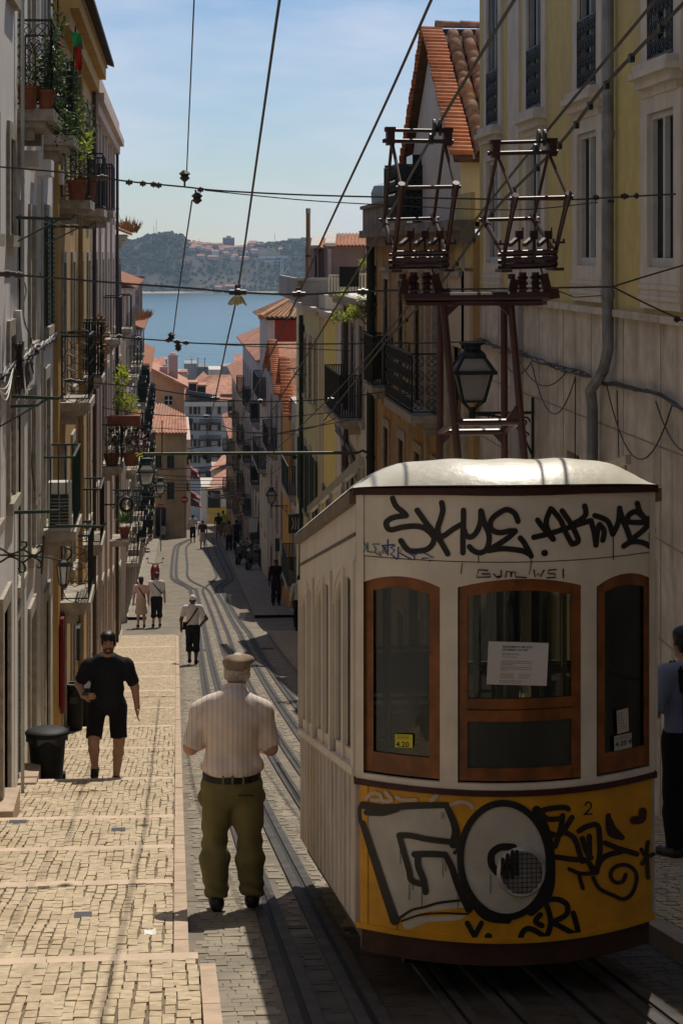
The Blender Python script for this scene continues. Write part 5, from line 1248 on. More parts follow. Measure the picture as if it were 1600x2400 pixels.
# lower wing in front with its own tile roof
rt, x0, x1, z0, z1 = block('corner_house', 'ochre and pink corner house with a red tiled eave at the bend of the street', 'house', 352, 436, 1016, 1262, 140, 8, M('plaster_sand', (0.56, 0.41, 0.25), 0.85, 0.15, .8, streak=.5, scol=(0.2, 0.13, 0.07)), [(400, 1080, 16, 34), (372, 1080, 14, 34), (400, 1150, 16, 40)], darkw)
Y = 140
mb = MB(); corr(mb, p(349, 1016, 139.6), p(440, 1016, 139.6), p(436, 975, 144), p(366, 940, 147), 12); mb.build('roof', tile_p, rt)
mb = MB(); mb.box(x1, x1 + .05, 140, 148, z0, z1); mb.build('side_wall', M('plaster_lit_pink', (0.60, 0.45, 0.36), 0.85, 0.08, .8, streak=.3), rt)
# house beyond the corner: pale pink side with awnings
rt, x0, x1, z0, z1 = block('street_house', 'rose house with awnings beyond the bend at the bottom of the street', 'house', 428, 447, 1030, 1255, 165, 24, M('plaster_lit_pink', (0, 0, 0)), [(438, 1080, 8, 18), (438, 1140, 8, 18)], darkw)
mb = MB()
for (ax, ay) in ((452, 1098), (456, 1110), (458, 1160), (460, 1178)): c = onY(ax, ay, 172); mb.hexa([c + Vector(v) for v in ((-.5,0,-.25),(.45,0,-.45),(.45,2.4,-.45),(-.5,2.4,-.25),(-.5,0,.2),(.4,0,-.35),(.4,2.4,-.35),(-.5,2.4,.2))])
mb.build('awning', M('awning_red', (0.30, 0.10, 0.09), 0.8, 0.2, 3), rt)

# ---------- right side
# R1 yellow house
b = Bld('apartment_house', 'tall yellow house with white stone surrounds and a dirty stone base on the right', 'house', -1, 4.42, 8.0, 29.3, 6.8, yel_w)
for Y in (8.6, 11.8, 15.0, 18.2, 21.5, 24.7, 27.95):
    b.win(Y, 1.75, 1.0, 2.6, 'sash', M('grey_green_sash', (0.30, 0.33, 0.31), 0.5, 0.1, 6), None); b.win(Y + .02, -.12, 1.0, 1.42, 'sash', M('sash_pale', (0.50, 0.50, 0.47), 0.5, 0.1, 6), None)
b.win(22.4, -2.55, .7, .35, 'win', darkw, None)
b.finish(split=-.58, wall2=base_w)
fr_ = MB(); gl_ = []
for Y in (8.6, 11.8, 15.0, 18.2, 21.5, 24.7, 27.95):
    mb = MB(); X = b.X; s = .26
    for z0, z1 in ((1.6, 4.6),): mb.box(X-.035, X+.05, Y-.5-s, Y-.5, z0, z1); mb.box(X-.035, X+.05, Y+.5, Y+.5+s, z0, z1)
    mb.box(X-.035, X+.05, Y-.5-s, Y-.5, -.12, 1.45); mb.box(X-.035, X+.05, Y+.5, Y+.5+s, -.12, 1.45); mb.box(X-.034, X+.05, Y-.5, Y+.5, 1.3, 1.45)
    mb.box(X-.04, X+.05, Y-.5-s, Y+.5+s, -.5, -.12)
    mb.box(X-.055, X+.05, Y-.5-s-.02, Y+.5+s+.02, -.32, -.28); mb.box(X-.055, X+.05, Y-.5-s-.02, Y+.5+s+.02, -.42, -.38)
    for z0, z1 in ((1.75, 4.35), (-.12, 1.3)):
        for y0, y1 in ((Y-.5, Y-.488), (Y+.488, Y+.5)): mb.box(X+.05, X+.29, y0, y1, z0, z1)
        mb.box(X+.05, X+.29, Y-.488, Y+.488, z0, z0+.012)
    # moulded sill above the lower window
    mb.box(X-.05, X+.05, Y-.66, Y+.66, 1.45, 1.53); mb.box(X-.11, X+.05, Y-.70, Y+.70, 1.53, 1.62); mb.box(X-.17, X+.05, Y-.74, Y+.74, 1.62, 1.68); mb.box(X-.14, X+.05, Y-.68, Y+.68, 1.68, 1.75)
    mb.build('stone_surround', trimw, b.root)
    mb = MB(); scroll_panel(mb, (X-.03, Y-.47, 1.8), (0, 1, 0), .94, .72, .16, .007); mb.build('window_grille', iron, b.root)
for Y in (25.9, 10.4): MB().box(b.X-.07, b.X+.02, Y-.3, Y+.3, g(Y)-.5, -.60).build('pilaster', M('pilaster_grey', (0.38, 0.35, 0.33), 0.85, 0.15, 1.4, streak=.6), b.root)
for k, Y in enumerate((26.25, 23.1, 19.95, 16.8, 13.6, 10.5)): MB().box(b.X-.025, b.X+.02, Y-.42, Y+.42, -.56, 6.6).build('pilaster', trimw, b.root) if k < 1 else None
mb = MB(); mb.box(b.X-.06, b.X+.02, 8, 29.3, -.62, -.55); mb.build('string_course', base_w, b.root)
mb = MB()       # joints of the stone facing
for z in (-1.75, -2.6, -3.5): mb.box(b.X-.004, b.X+.02, 8, 29.3, z-.008, z+.008)
for Y in np.arange(9, 29, 1.55): mb.box(b.X-.004, b.X+.02, Y-.008, Y+.008, -6, -.62)
mb.build('stone_joint', M('joint_dark', (0.30, 0.25, 0.19), 0.9), b.root)
mb = MB(); X = b.X - .09; mb.tube([(X, 20.15, 6.5), (X, 20.15, -.95), (X-.03, 20.2, -1.15), (X-.03, 20.85, -1.4), (X, 20.9, -1.6), (X, 20.9, -6)], .058, 12)
for z in (5, 3, 1.2, -.4, -3): mb.tube([(X, 20.15 if z > -1 else 20.9, z-.04), (X, 20.15 if z > -1 else 20.9, z+.04)], .068, 12)
mb.build('drainpipe', M('zinc_pipe', (0.22, 0.23, 0.235), 0.5, 0.25, 4, streak=.4, scol=(.1,.1,.1), metal=.3), b.root)
mb = MB(); rr = random.Random(4)
pth = [(b.X-.05, y, z) for y, z in ((29.0, -1.22), (27, -1.26), (25.5, -1.24), (23.5, -1.28), (21.9, -1.27), (20.5, -1.3), (18.5, -1.25), (16.5, -1.36), (14, -1.3), (9, -1.35))]
for k in range(4): mb.tube([Vector(q) + Vector((rr.uniform(-.03, .02), 0, rr.uniform(-.035, .035))) for q in crom(pth, 4)], .011, 5)
for (ya, yb, z, s_) in ((27, 24.6, -1.3, .22), (24.6, 21.9, -1.33, .5), (25.6, 22.4, -1.3, .25), (20.3, 17.6, -1.32, .6), (18.2, 16.2, -1.33, .35)): mb.tube(sag((b.X-.07, ya, z), (b.X-.07, yb, z), s_), .008, 5)
for (y, z0, z1, dy) in ((22.1, -1.35, -4.4, .1), (17.1, -1.4, -4.5, .15), (20.0, -1.35, -3.4, -.35), (26.4, -1.3, -3.2, .05)): mb.tube(crom([(b.X-.03, y, z0), (b.X-.03, y+dy*.4, (z0+z1)/2), (b.X-.03, y+dy, z1)], 4), .007, 5)
mb.build('cable_run', wire_m, b.root)
mb = MB(); mb.box(b.X-.12, b.X, 23.8, 24.05, -.62+.12, -.62+.35); mb.box(b.X-.13, b.X-.11, 23.84, 23.95, -.42, -.36); mb.build('junction_box', wsash, b.root)
mb = MB(); mb.tube([(b.X, 18.9, -2.5), (b.X-.12, 18.9, -2.5)], .035, 8); mb.box(b.X-.13, b.X-.1, 18.86, 18.94, -2.52, -2.44); mb.build('pipe_stub', steelg, b.root)
RB1 = b

# R2 old ochre house with the tiled attic gable
b = Bld('terraced_house', 'old ochre stained house under a white tiled attic gable', 'house', -1, 4.33, 29.3, 43.7, .28, oldoch)
for Y in (30.8, 33.3, 35.9, 38.5, 41.2):
    b.win(Y, -2.6, .95, 2.1, 'capdoor', gshut, stone); b.win(Y, -5.4, .95, 1.9, 'door', bshut, stone); b.win(Y, g(Y) + .1, 1.0, 1.6, 'door', bshut, stone)
b.finish(); b.cornice(.5, .34, .34, M('stone_dark_cornice', (0.22, 0.18, 0.14), 0.9, 0.3, 3, streak=.6)); b.balcony(35.1, -2.62, 4.2, .48, 'scroll'); b.balcony(41.0, -2.62, 1.9, .42, 'dense')
b.pipe(43.4, g(43), .2, .09, M('pipe_dark_green', (0.02, 0.03, 0.018), 0.6), .12)
for Y in (30.05, 32.0, 34.6): MB().box(b.X-.05, b.X+.02, Y-.14, Y+.14, g(Y)-.4, .16).build('pilaster', stone, b.root)
# yellow side fragment and pale panel beside the big yellow house
MB().box(b.X-.04, b.X+.03, 29.32, 30.9, -.2, .9).build('wall_patch', yel_w, b.root); MB().box(b.X-.05, b.X+.03, 29.34, 31.6, -1.4, -.25).build('wall_patch', cream_w, b.root)
# attic gable
GA = Vector((4.36, 34.2, 3.72)); GL = Vector((4.36, 37.7, 1.42)); GR = Vector((4.36, 30.75, 1.50)); zb_ = .5
at = MB(); at.prism([(4.36, 37.5, zb_), (4.36, 37.5, 1.45), GA, (4.36, 30.85, 1.5), (4.36, 30.85, zb_)], (5, 0, 0)); at.build('attic_gable', M('plaster_attic', (0.62, 0.57, 0.49), 0.85, 0.06, 1.5, streak=.25, scol=(.35,.3,.25)), b.root)
rf = MB()
for E in (GL, GR):
    dn = (E - GA).normalized(); ext = E + dn*.25
    up = Vector((0, -dn.z, dn.y)) if dn.y > 0 else Vector((0, dn.z, -dn.y))
    if up.z < 0: up = -up
    a, c = GA + up*.02, ext + up*.02; th = up*.06
    rf.hexa([a + Vector((-.14,0,0)), c + Vector((-.14,0,0)), c + Vector((5,0,0)), a + Vector((5,0,0)), a + Vector((-.14,0,0)) + th, c + Vector((-.14,0,0)) + th, c + Vector((5,0,0)) + th, a + Vector((5,0,0)) + th])
rfo = rf.build('roof', M('roof_soffit_brown', (0.10, 0.05, 0.03), 0.9, 0.3, 5), b.root)
vt = MB(); m = 6      # verge tile: half barrel lying across the rake
for x_, r_ in ((0, .062), (.36, .055)):
    for k in range(m+1): a = math.pi*k/m; vt.v.append((x_, r_*math.cos(a), r_*math.sin(a)*1.05))
    for k in range(m+1): a = math.pi*k/m; vt.v.append((x_, (r_-.016)*math.cos(a), (r_-.016)*math.sin(a)*1.05))
K = m+1
for k in range(m): vt.f += [(k, k+1, 2*K+k+1, 2*K+k), (K+k+1, K+k, 3*K+k, 3*K+k+1), (k+1, k, K+k, K+k+1)]; vt.mi += [0]*3
tmats = [M('verge_tile_a', (0.58, 0.20, 0.08), 0.8, 0.15, 8, bump=.1), M('verge_tile_b', (0.50, 0.165, 0.065), 0.8, 0.2, 8, bump=.1), M('verge_tile_c', (0.62, 0.26, 0.13), 0.8, 0.15, 8, bump=.1)]
vms = [vt.mesh('verge_tile', m_, True) for m_ in tmats]
bt = MB(); m = 7
for y_, r_ in ((0, .118), (.44, .10)):
    for k in range(m+1): a = math.pi*k/m; bt.v.append((r_*math.cos(a), y_, r_*math.sin(a)))
    for k in range(m+1): a = math.pi*k/m; bt.v.append(((r_-.02)*math.cos(a), y_, (r_-.02)*math.sin(a)))
K = m+1
for k in range(m): bt.f += [(k, k+1, 2*K+k+1, 2*K+k), (k+1, k, K+k, K+k+1)]; bt.mi += [0]*2
bmats = [M('barrel_tile_a', (0.36, 0.19, 0.11), 0.9, 0.3, 9, col2=(.2, .13, .09), sc2=6, thr=.52), M('barrel_tile_b', (0.46, 0.23, 0.14), 0.9, 0.25, 9, col2=(.27, .17, .11), sc2=6), M('barrel_tile_c', (0.27, 0.17, 0.115), 0.9, 0.3, 9)]
bms = [bt.mesh('barrel_tile', m_, True) for m_ in bmats]
rr = random.Random(9)
for E in (GL, GR):
    dn = (E - GA); L_ = dn.length + .22; dn.normalize(); ang = math.atan2(dn.z, dn.y)
    up = Vector((0, -dn.z, dn.y)); up = -up if up.z < 0 else up
    n_ = int(L_/.118)
    for k in range(n_):
        p_ = GA + dn*(.05 + .118*k) + up*.085 + Vector((-.2 + rr.uniform(-.012, .012), 0, 0)); rot = ang if dn.y > 0 else ang + math.pi
        inst('verge_tile', rr.choice(vms), b.root, p_, (rot, 0, rr.uniform(-.02, .02)))
dn = (GR - GA).normalized(); up = Vector((0, dn.z, -dn.y)); up = -up if up.z < 0 else up; L_ = (GR - GA).length + .2
for row in range(5):
    for k in range(int(L_/.36)):
        p_ = GA + dn*(L_ - .36*k - .05) + up*(.085 + .012) + Vector((.30 + .245*row, 0, 0)); ang = math.atan2(-dn.z, -dn.y)
        inst('roof_tile', rr.choice(bms), b.root, p_, (ang + rr.uniform(-.02, .02) + .04, 0, rr.uniform(-.03, .03)), (rr.uniform(.94, 1.05),)*3)
for k in range(4):
    inst('ridge_tile', bms[k % 3], b.root, GA + Vector((.05 + .42*k, 0, .10)), (0, 0, -math.pi/2))
# attic balcony with green shutter
o = b.balcony(36.2, .55, 2.0, .5, 'scroll', stone); 
mb = MB(); mb.box(4.2, 4.36, 35.7, 36.6, .56, 1.75); mb.build('attic_door', dglass, b.root)
mb = MB(); mb.box(3.86, 4.34, 37.1, 37.15, .6, 1.62)
for k in range(10): mb.box(3.88, 4.32, 37.06, 37.17, .66 + .095*k, .72 + .095*k)
mb.build('shutter', gshut, b.root)
mb = MB(); mb.box(4.05, 6, 39.2, 43.5, .5, .95); mb.box(4.0, 6, 39.1, 43.6, .95, 1.02); mb.build('parapet', M('stone_dark_cornice', (0, 0, 0)), b.root)
mb = MB(); mb.lathe((4.5, 43.2, .95), [(.28, 0), (.3, .35), (.24, .5), (.05, .56)], 10); mb.build('water_tank', M('tank_grey', (0.32, 0.36, 0.37), 0.6, .1, 4), b.root)
RB2 = b
# R3 grey white house
b = Bld('terraced_house', 'grey white house with black iron balcony behind the leafy creeper', 'house', -1, 4.22, 43.7, 52.5, -1.0, grey_w)
for Y in (45.4, 47.7, 50.2):
    b.win(Y, -3.7, .95, 2.1, 'capdoor', darkw, stone); b.win(Y, -6.6, .9, 1.9, 'win', darkw, stone); b.win(Y, g(Y)+.1, 1.0, 2.0, 'door', bshut, stone)
b.finish(); b.cornice(-.98, .2, .25); b.balcony(48, -3.72, 4.6, .5, 'dense'); b.pipe(48.9, g(48), -1.2, .06, M('pipe_dark', (0, 0, 0))); MB().box(4.22-.03, 4.3, 46.5, 46.7, g(46), -1.2).build('pilaster', grey_w, b.root)
mb = MB(); pth = [(4.15, 44.2, -5.2), (4.15, 46, -5.0), (4.15, 48, -4.6), (4.15, 52, -4.4)]
for k in range(5): mb.tube([Vector(q) + Vector((0, 0, rnd.uniform(-.08, .08))) for q in crom(pth, 4)], .03, 5)
mb.build('cable_run', wire_m, b.root)
RB3 = b
# mauve rooftop rooms set back above
def roofroom(label, px0, px1, pyr, pye, pyb, Y, dep, m_, nt_):
    a, c = onY(px0, pyb, Y), onY(px1, pye, Y); root = thing('rooftop_room', label, 'house', ((a.x+c.x)/2, Y, a.z))
    MB().box(a.x+.1, c.x-.05, Y, Y+dep, a.z-3, c.z+.05).build('wall', m_, root)
    r0, r1 = onY(px0+4, pyr, Y+1.1), onY(px1, pyr, Y+1.1); e0, e1 = onY(px0, pye, Y-.2), onY(px1, pye, Y-.2)
    mb = MB(); corr(mb, e0, e1, r1, r0, nt_); mb.quad(r0, r1, r1 + Vector((0, 2, -.8)), r0 + Vector((0, 2, -.8))); mb.build('roof', tile_m, root)
    mb = MB(); mb.hexa([e0, e0 + Vector((.28, 0, 0)), r0 + Vector((.28, 0, 0)), r0] + [v + Vector((0, -.02, .09)) for v in (e0, e0 + Vector((.28, 0, 0)), r0 + Vector((.28, 0, 0)), r0)]); mb.build('verge_board', trimw, root)
    for s_ in (px0+10, px1-30): q = onY(s_, pye+6, Y-.03); MB().box(q.x-.05, q.x+.05, Y-.06, Y+.01, a.z-1, q.z).build('corner_post', M('mauve_trim', (0.33, 0.28, 0.28), 0.8, 0.1, 4), root)
    return root
mauve = M('plaster_mauve', (0.20, 0.135, 0.13), 0.9, 0.10, 2)
roofroom('larger mauve rooftop room with a red tiled roof and pale verge', 762, 890, 549, 577, 680, 58, 5, mauve, 15)
roofroom('smaller mauve rooftop room behind the tall brown flue', 728, 772, 560, 582, 690, 60, 4, mauve, 6)
q = onY(722, 650, 57); t_ = thing('chimney_flue', 'tall thin brown metal chimney flue standing on the roof terrace', 'chimney', q)
mb = MB(); top = onY(722, 500, 57); mb.tube([q - Vector((0, 0, .4)), top], .062, 12); mb.build('pipe', M('flue_brown', (0.20, 0.10, 0.05), 0.5, .15, 3), t_); MB().tube([top, top + Vector((0, 0, .14))], .07, 12).build('cap', steelg, t_); MB().tube([top - Vector((0,0,1.22)), top - Vector((0,0,1.16))], .075, 12).build('collar', iron, t_)
# R4 yellow house: bright corner bay and greenish long front, parapet terrace
b = Bld('terraced_house', 'bright yellow narrow house front with pale corner strip', 'house', -1, 4.2, 52.5, 57.3, -1.62, M('plaster_lemon', (0.82, 0.68, 0.20), 0.85, 0.05, 1, streak=.15, scol=(.5,.4,.12)))
b.win(53.6, g(53.6)+.1, .8, 2.0, 'door', bshut, stone)
b.finish(); b.cornice(-1.5, .2, .22, trimw); MB().box(b.X-.05, b.X+.02, 56.8, 57.28, g(57)-.3, -1.7).build('corner_strip', trimw, b.root)
mb = MB()
for k in range(6): mb.tube(sag((b.X-.05, 52.6, -6.7+.05*k), (b.X-.05, 56.6, -6.55+.04*k), .08), .02, 5)
mb.tube([(b.X-.03, 54, -6.6), (b.X-.03, 53.2, -9)], .015, 5); mb.tube([(b.X-.03, 55.5, -6.6), (b.X-.03, 54.6, -9)], .015, 5)
mb.build('cable_run', wire_m, b.root)
b4 = b
b = Bld('terraced_house', 'olive yellow house with four dark shuttered slit windows', 'house', -1, 4.12, 57.3, 68.0, -1.62, M('plaster_olive', (0.62, 0.56, 0.29), 0.85, 0.08, 1, streak=.3, scol=(.25,.22,.12)))
for Y in (58.7, 61.0, 63.3, 65.7):
    b.win(Y, -4.3 + .0*Y, .8, 1.7, 'win', gshut, stone); b.win(Y, -7.9, .85, 2.0, 'shut', gshut, stone); b.win(Y, g(Y)+.1, 1.0, 1.9, 'door', bshut, stone)
b.finish(); b.cornice(-1.5, .2, .22, trimw); b.pipe(63.9, g(63), -1.9, .07, M('pipe_dark_green', (0, 0, 0)), .1); mb = MB().box(3.95, 4.12, 63.7, 64.1, -2.6, -2.2); mb.build('rain_hopper', M('pipe_dark_green', (0, 0, 0)), b.root)
pp = onY(692, 652, 58); pq = onY(790, 706, 58); MB().box(pp.x, pp.x+.12, 57, 67, pq.z, pp.z).box(pp.x+.12, pq.x+.4, 56.9, 57.1, pq.z-.1, pp.z-.06).box(pp.x-.05, pq.x+.45, 56.8, 57.18, pp.z-.06, pp.z+.02).build('terrace_parapet', M('grey_render', (0.34, 0.32, 0.28), 0.9, .12, 1.2, streak=.6), b.root)
MB().box(pp.x+.5, pq.x+.3, 57.2, 57.28, pp.z-.05, pp.z+.55).build('terrace_railing', iron, b.root) if False else None
a = onY(795, 625, 54.5); c = onY(841, 672, 54.5); MB().box(a.x, c.x, 54.45, 54.5, c.z, a.z).build('black_cloth', M('black_cloth', (0.006, 0.006, 0.007), 0.95), b.root)
tag(bpy.context.scene.objects['black_cloth'], 'black cloth hanging on the roof terrace rail', 'cloth'); oo = bpy.context.scene.objects['black_cloth']; oo.parent = None; oo.location = WL[b.root.name]
mb = MB(); t_ = thing('terrace_railing', 'thin pale roof terrace railing the black cloth hangs on', 'railing', onY(780, 690, 54.5))
r0, r1 = onY(770, 672, 54.55), onY(862, 668, 54.55)
for k in range(14): p_ = r0.lerp(r1, k/13); MB().bar(p_ - Vector((0,0,.22)), p_ + Vector((0,0,.3)), .025).build('baluster', trimw, t_)
MB().bar(r0 + Vector((0,0,.3)), r1 + Vector((0,0,.3)), .04).build('handrail', trimw, t_)
MB().box(r0.x-.1, r1.x+.8, 54.5, 57, r0.z-.6, r0.z-.22).build('terrace_slab', trimw, t_)
RB4 = b
# R5 low house with tiled gables, orange front strip
b = Bld('terraced_house', 'house with steep gable edged in red tiles and an orange front strip', 'house', -1, 4.3, 68.0, 92.0, -5.2, M('plaster_dusk', (0.50, 0.44, 0.40), 0.85, 0.1, 1, streak=.5))
for Y in (69.5, 72.6, 80, 84, 88.5):
    b.win(Y, -8.1, .9, 1.9, 'door', gshut, stone); b.win(Y, -11.2, .9, 1.9, 'door', gshut, stone); b.win(Y, g(Y)+.1, 1.0, 1.6, 'door', bshut, stone)
b.finish(); MB().box(b.X-.06, b.X+.02, 74.2, 78.8, g(75)-.5, -5.3).build('orange_strip', M('plaster_orange', (0.62, 0.33, 0.08), 0.85, 0.07, 1, streak=.2, scol=(.4,.2,.06)), b.root); b.balcony(70.5, -8.12, 4.0, .45, 'dense'); b.balcony(86, -8.12, 4.5, .42, 'dense'); b.balcony(70.5, -11.2, 3.4, .45, 'dense')
for (yA, zA, yL, zL, yR, zR) in ((85.5, -3.75, 90.8, -5.2, 80.6, -5.7), (76.6, -4.0, 79.2, -5.2, 73.8, -6.0)):
    A_, L1_, R1_ = Vector((b.X-.01, yA, zA)), Vector((b.X-.01, yL, zL)), Vector((b.X-.01, yR, zR))
    MB().prism([(b.X, yL, -5.25), L1_ + Vector((.01, 0, 0)), A_ + Vector((.01, 0, 0)), R1_ + Vector((.01, 0, 0)), (b.X, yR, -5.25)], (4, 0, 0)).build('gable_wall', b.wall, b.root)
    for E in (L1_, R1_):
        dn = E - A_; L_ = dn.length; dn.normalize(); ang = math.atan2(dn.z, dn.y); up = Vector((0, -dn.z, dn.y)); up = -up if up.z < 0 else up
        MB().hexa([A_ + Vector((-.1,0,0)), E + Vector((-.1,0,0)), E + Vector((4,0,0)), A_ + Vector((4,0,0))] + [v + up*.1 for v in (A_ + Vector((-.1,0,0)), E + Vector((-.1,0,0)), E + Vector((4,0,0)), A_ + Vector((4,0,0)))]).build('roof', tile_m, b.root)
        for k in range(int(L_/.2)): inst('verge_tile', rr.choice(vms), b.root, A_ + dn*(.1 + .2*k) + up*.13 + Vector((-.3, 0, 0)), (ang if dn.y > 0 else ang + math.pi, 0, 0), (1.1, 1.5, 1.5))
RB5 = b
# R6 red house with orange hip roof
b = Bld('terraced_house', 'deep red gabled house with an orange hipped tile roof above the river', 'house', -1, 4.3, 92.0, 100.0, -2.95, M('plaster_red', (0.30, 0.05, 0.025), 0.85, 0.08, 1), back=4)
for Y in (94, 97.5):
    for z in (-6.6, -9.8, -12.8): b.win(Y, z, .9, 1.9, 'door', gshut, stone)
b.finish(); MB().box(b.X-.03, b.X+.3, 91.97, 100, -15, -2.96).build('white_corner', trimw, b.root)
e0, e1, e2, e3 = Vector((3.95, 91.6, -2.86)), Vector((8.7, 91.6, -2.86)), Vector((8.7, 100.4, -2.86)), Vector((3.95, 100.4, -2.86)); h0, h1 = Vector((6.2, 95, -1.75)), Vector((6.2, 97, -1.75))
mb = MB(); corr(mb, e0, e1, h0 + Vector((.01, 0, 0)), h0, 22); corr(mb, e3, e0, h0, h1, 60); mb.add([e1, e2, h1, h0], [(0, 1, 2, 3)]); mb.add([e2, e3, h1], [(0, 1, 2)]); mb.tube([e0 + Vector((0,0,.05)), h0 + Vector((0,0,.05))], .14, 8); mb.build('roof', M('terracotta_orange', (0.48, 0.25, 0.12), 0.85, 0.25, 4, col2=(.33, .2, .12), sc2=2), b.root)
for z in (-6.6, -9.8): b.balcony(96, z, 6, .42, 'dense')
RB6 = b
def right_more(label, y0, y1, zt, m_, dz, zs, dx=0., tm=tile_p):
    b = Bld('terraced_house', label, 'house', -1, 4.55 + .006*(y0-112) + dx, y0, y1, zt, m_); n_ = max(2, int((y1-y0)/dz)); cs = [y0 + (y1-y0)*(k+.5)/n_ for k in range(n_)]
    for Y in cs:
        for z in zs: b.win(Y, z, 1.0, 1.9, 'door', gshut, stone)
        b.win(Y, g(Y) + .1, 1.1, 2.0, 'door', bshut, stone)
    b.finish(); b.cornice(zt, .25, .3, m_); b.eave(zt + .01, .35, tm, r=.11)
    for k, Y in enumerate(cs):
        for z in zs:
            if (k + int(-z)) % 3 == 0: b.balcony(Y, z - .02, 2.2, .45, 'dense')
    return b
right_more('lilac grey house with stacked black balconies far down the right side', 100, 130, -5.3, M('plaster_lilac', (0.50, 0.45, 0.45), 0.85, 0.1, 1, streak=.4), 3.4, (-8.6, -11.8, -14.8))
right_more('olive brown house with balconies at the bottom of the right row', 130, 160, -8.8, M('plaster_moss', (0.47, 0.40, 0.25), 0.9, 0.15, 1, streak=.5), 3.6, (-12, -15, -18))
right_more('dim ochre house at the far end of the right row', 160, 184, -14.5, M('plaster_moss2', (0.38, 0.28, 0.13), 0.9, 0.15, 1, streak=.5), 3.6, (-17, -20.5))

# ---------- closing the street: yellow door house, grey block, roofs
Y = 196
rt, x0, x1, z0, z1 = block('end_house', 'two tone house with a big yellow double door facing up the street', 'house', 472, 548, 1140, 1258, Y, 8, M('plaster_bone', (0.60, 0.54, 0.44), 0.85, .12, .6), [])
a, c = onY(489, 1209, Y), onY(538, 1256, Y); mb = MB().box(a.x, c.x, Y-.1, Y, c.z, a.z); mb.build('yellow_door', M('door_yellow', (0.78, 0.46, 0.05), 0.6, .08, 1), rt)
a, c = onY(486, 1190, Y), onY(548, 1203, Y); MB().box(a.x, c.x, Y-.25, Y, c.z, a.z).build('yellow_band', M('band_yellow', (0.55, 0.34, 0.05), 0.6, .1, 1), rt)
a, c = onY(487, 1150, Y), onY(516, 1190, Y); MB().box(a.x, c.x, Y-.12, Y, c.z, a.z).build('shop_window', dglass, rt)
a, c = onY(520, 1166, Y), onY(536, 1188, Y); MB().box(a.x, c.x, Y-.08, Y, c.z, a.z).build('pale_panel', trimw, rt)
e0, e1, r1, r0 = onY(484, 1148, Y-.4), onY(548, 1140, Y-.4), onY(548, 1088, Y+5), onY(500, 1118, Y+5)
mb = MB(); corr(mb, e0, e1, r1, r0, 16); mb.build('roof', tile_p, rt)
rt, x0, x1, z0, z1 = block('street_house', 'small pink house with a tiled roof in the gap before the grey block', 'house', 498, 552, 1100, 1180, 215, 8, MATS['plaster_rose'], [(530, 1120, 10, 20)], darkw)
mb = MB(); corr(mb, onY(490, 1106, 214), onY(556, 1078, 214), onY(556, 1050, 222), onY(520, 1070, 222), 14); mb.build('roof', tile_p, rt)
# grey block with curved attic roof
Y = 240
wn = [(458 + 0, 962 + 38*k, 9, 17) for k in range(5)] + [(489, 962 + 38*k, 12, 18) for k in range(5)] + [(540, 962 + 38*k, 9, 18) for k in range(5)] + [(447, 962 + 38*k, 6, 17) for k in range(5)] + [(466, 962 + 38*k, 6, 17) for k in range(5)] + [(514, 962 + 38*k, 7, 17) for k in range(5)]
grayb = M('plaster_grey_block', (0.46, 0.45, 0.42), 0.85, .08, .4, streak=.3)
rt, x0, x1, z0, z1 = block('apartment_block', 'grey five storey apartment block with red mansard roof at the foot of the hill', 'apartment block', 433, 566, 941, 1200, Y, 14, grayb, wn, darkw)
for k in range(4):
    a, c = onY(468, 981 + 38*k, Y), onY(517, 992 + 38*k, Y); mb = MB(); mb.box(a.x, c.x, Y-.9, Y, c.z-.1, c.z); 
    for i in range(20): x_ = a.x + (c.x-a.x)*i/19; mb.box(x_-.03, x_+.03, Y-.88, Y-.82, c.z, a.z)
    mb.box(a.x, c.x, Y-.9, Y-.8, a.z-.05, a.z); mb.build('balcony', iron, rt)
    a, c = onY(434, 981 + 38*k, Y), onY(452, 992 + 38*k, Y); MB().box(a.x, c.x, Y-.6, Y, c.z, a.z).build('balcony', iron, rt)
MB().box(x0-.2, x1+.2, Y-.5, Y+.2, z1-.5, z1).build('cornice', trimw, rt)
roofp = tile_p
mb = MB(); corr(mb, onY(431, 937, Y-.4), onY(568, 941, Y-.4), onY(560, 878, Y+9), onY(486, 880, Y+9), 46); mb.build('roof', roofp, rt)
mb = MB(); corr(mb, onY(431, 937, Y-.4), onY(431, 930, Y+12), onY(486, 878, Y+9.4), onY(486, 880, Y+9), 8); mb.build('roof', roofp, rt)
for (dx_, dy_, w_) in ((452, 907, 18), (475, 913, 14), (532, 934, 24)):
    a, c = onY(dx_-w_/2, dy_-8, Y+1.5), onY(dx_+w_/2, dy_+9, Y+1.5); mb = MB(); mb.box(a.x, c.x, Y+1.2, Y+5, c.z, a.z); mb.mat(1); mb.box(a.x-.15, c.x+.15, Y+1.0, Y+5.2, a.z, a.z+.2); o = mb.build('dormer', [dglass, tile_p], rt)
a = onY(440, 922, Y-.2); c = onY(498, 931, Y-.2)
mb = MB()
for i in range(14): q = a.lerp(c, i/13); mb.bar(q, q + Vector((.35, -.3, -.45)), .12)
mb.hexa([a + Vector((0,-.3,0)), c + Vector((0,-.3,0)), c + Vector((0,.5,0)), a + Vector((0,.5,0)), a + Vector((0,-.3,.35)), c + Vector((0,-.3,.35)), c + Vector((0,.5,.35)), a + Vector((0,.5,.35))]); mb.build('attic_glazing', M('attic_dark', (0.03, 0.035, 0.04), 0.3, .2, 1, spec=.5), rt)
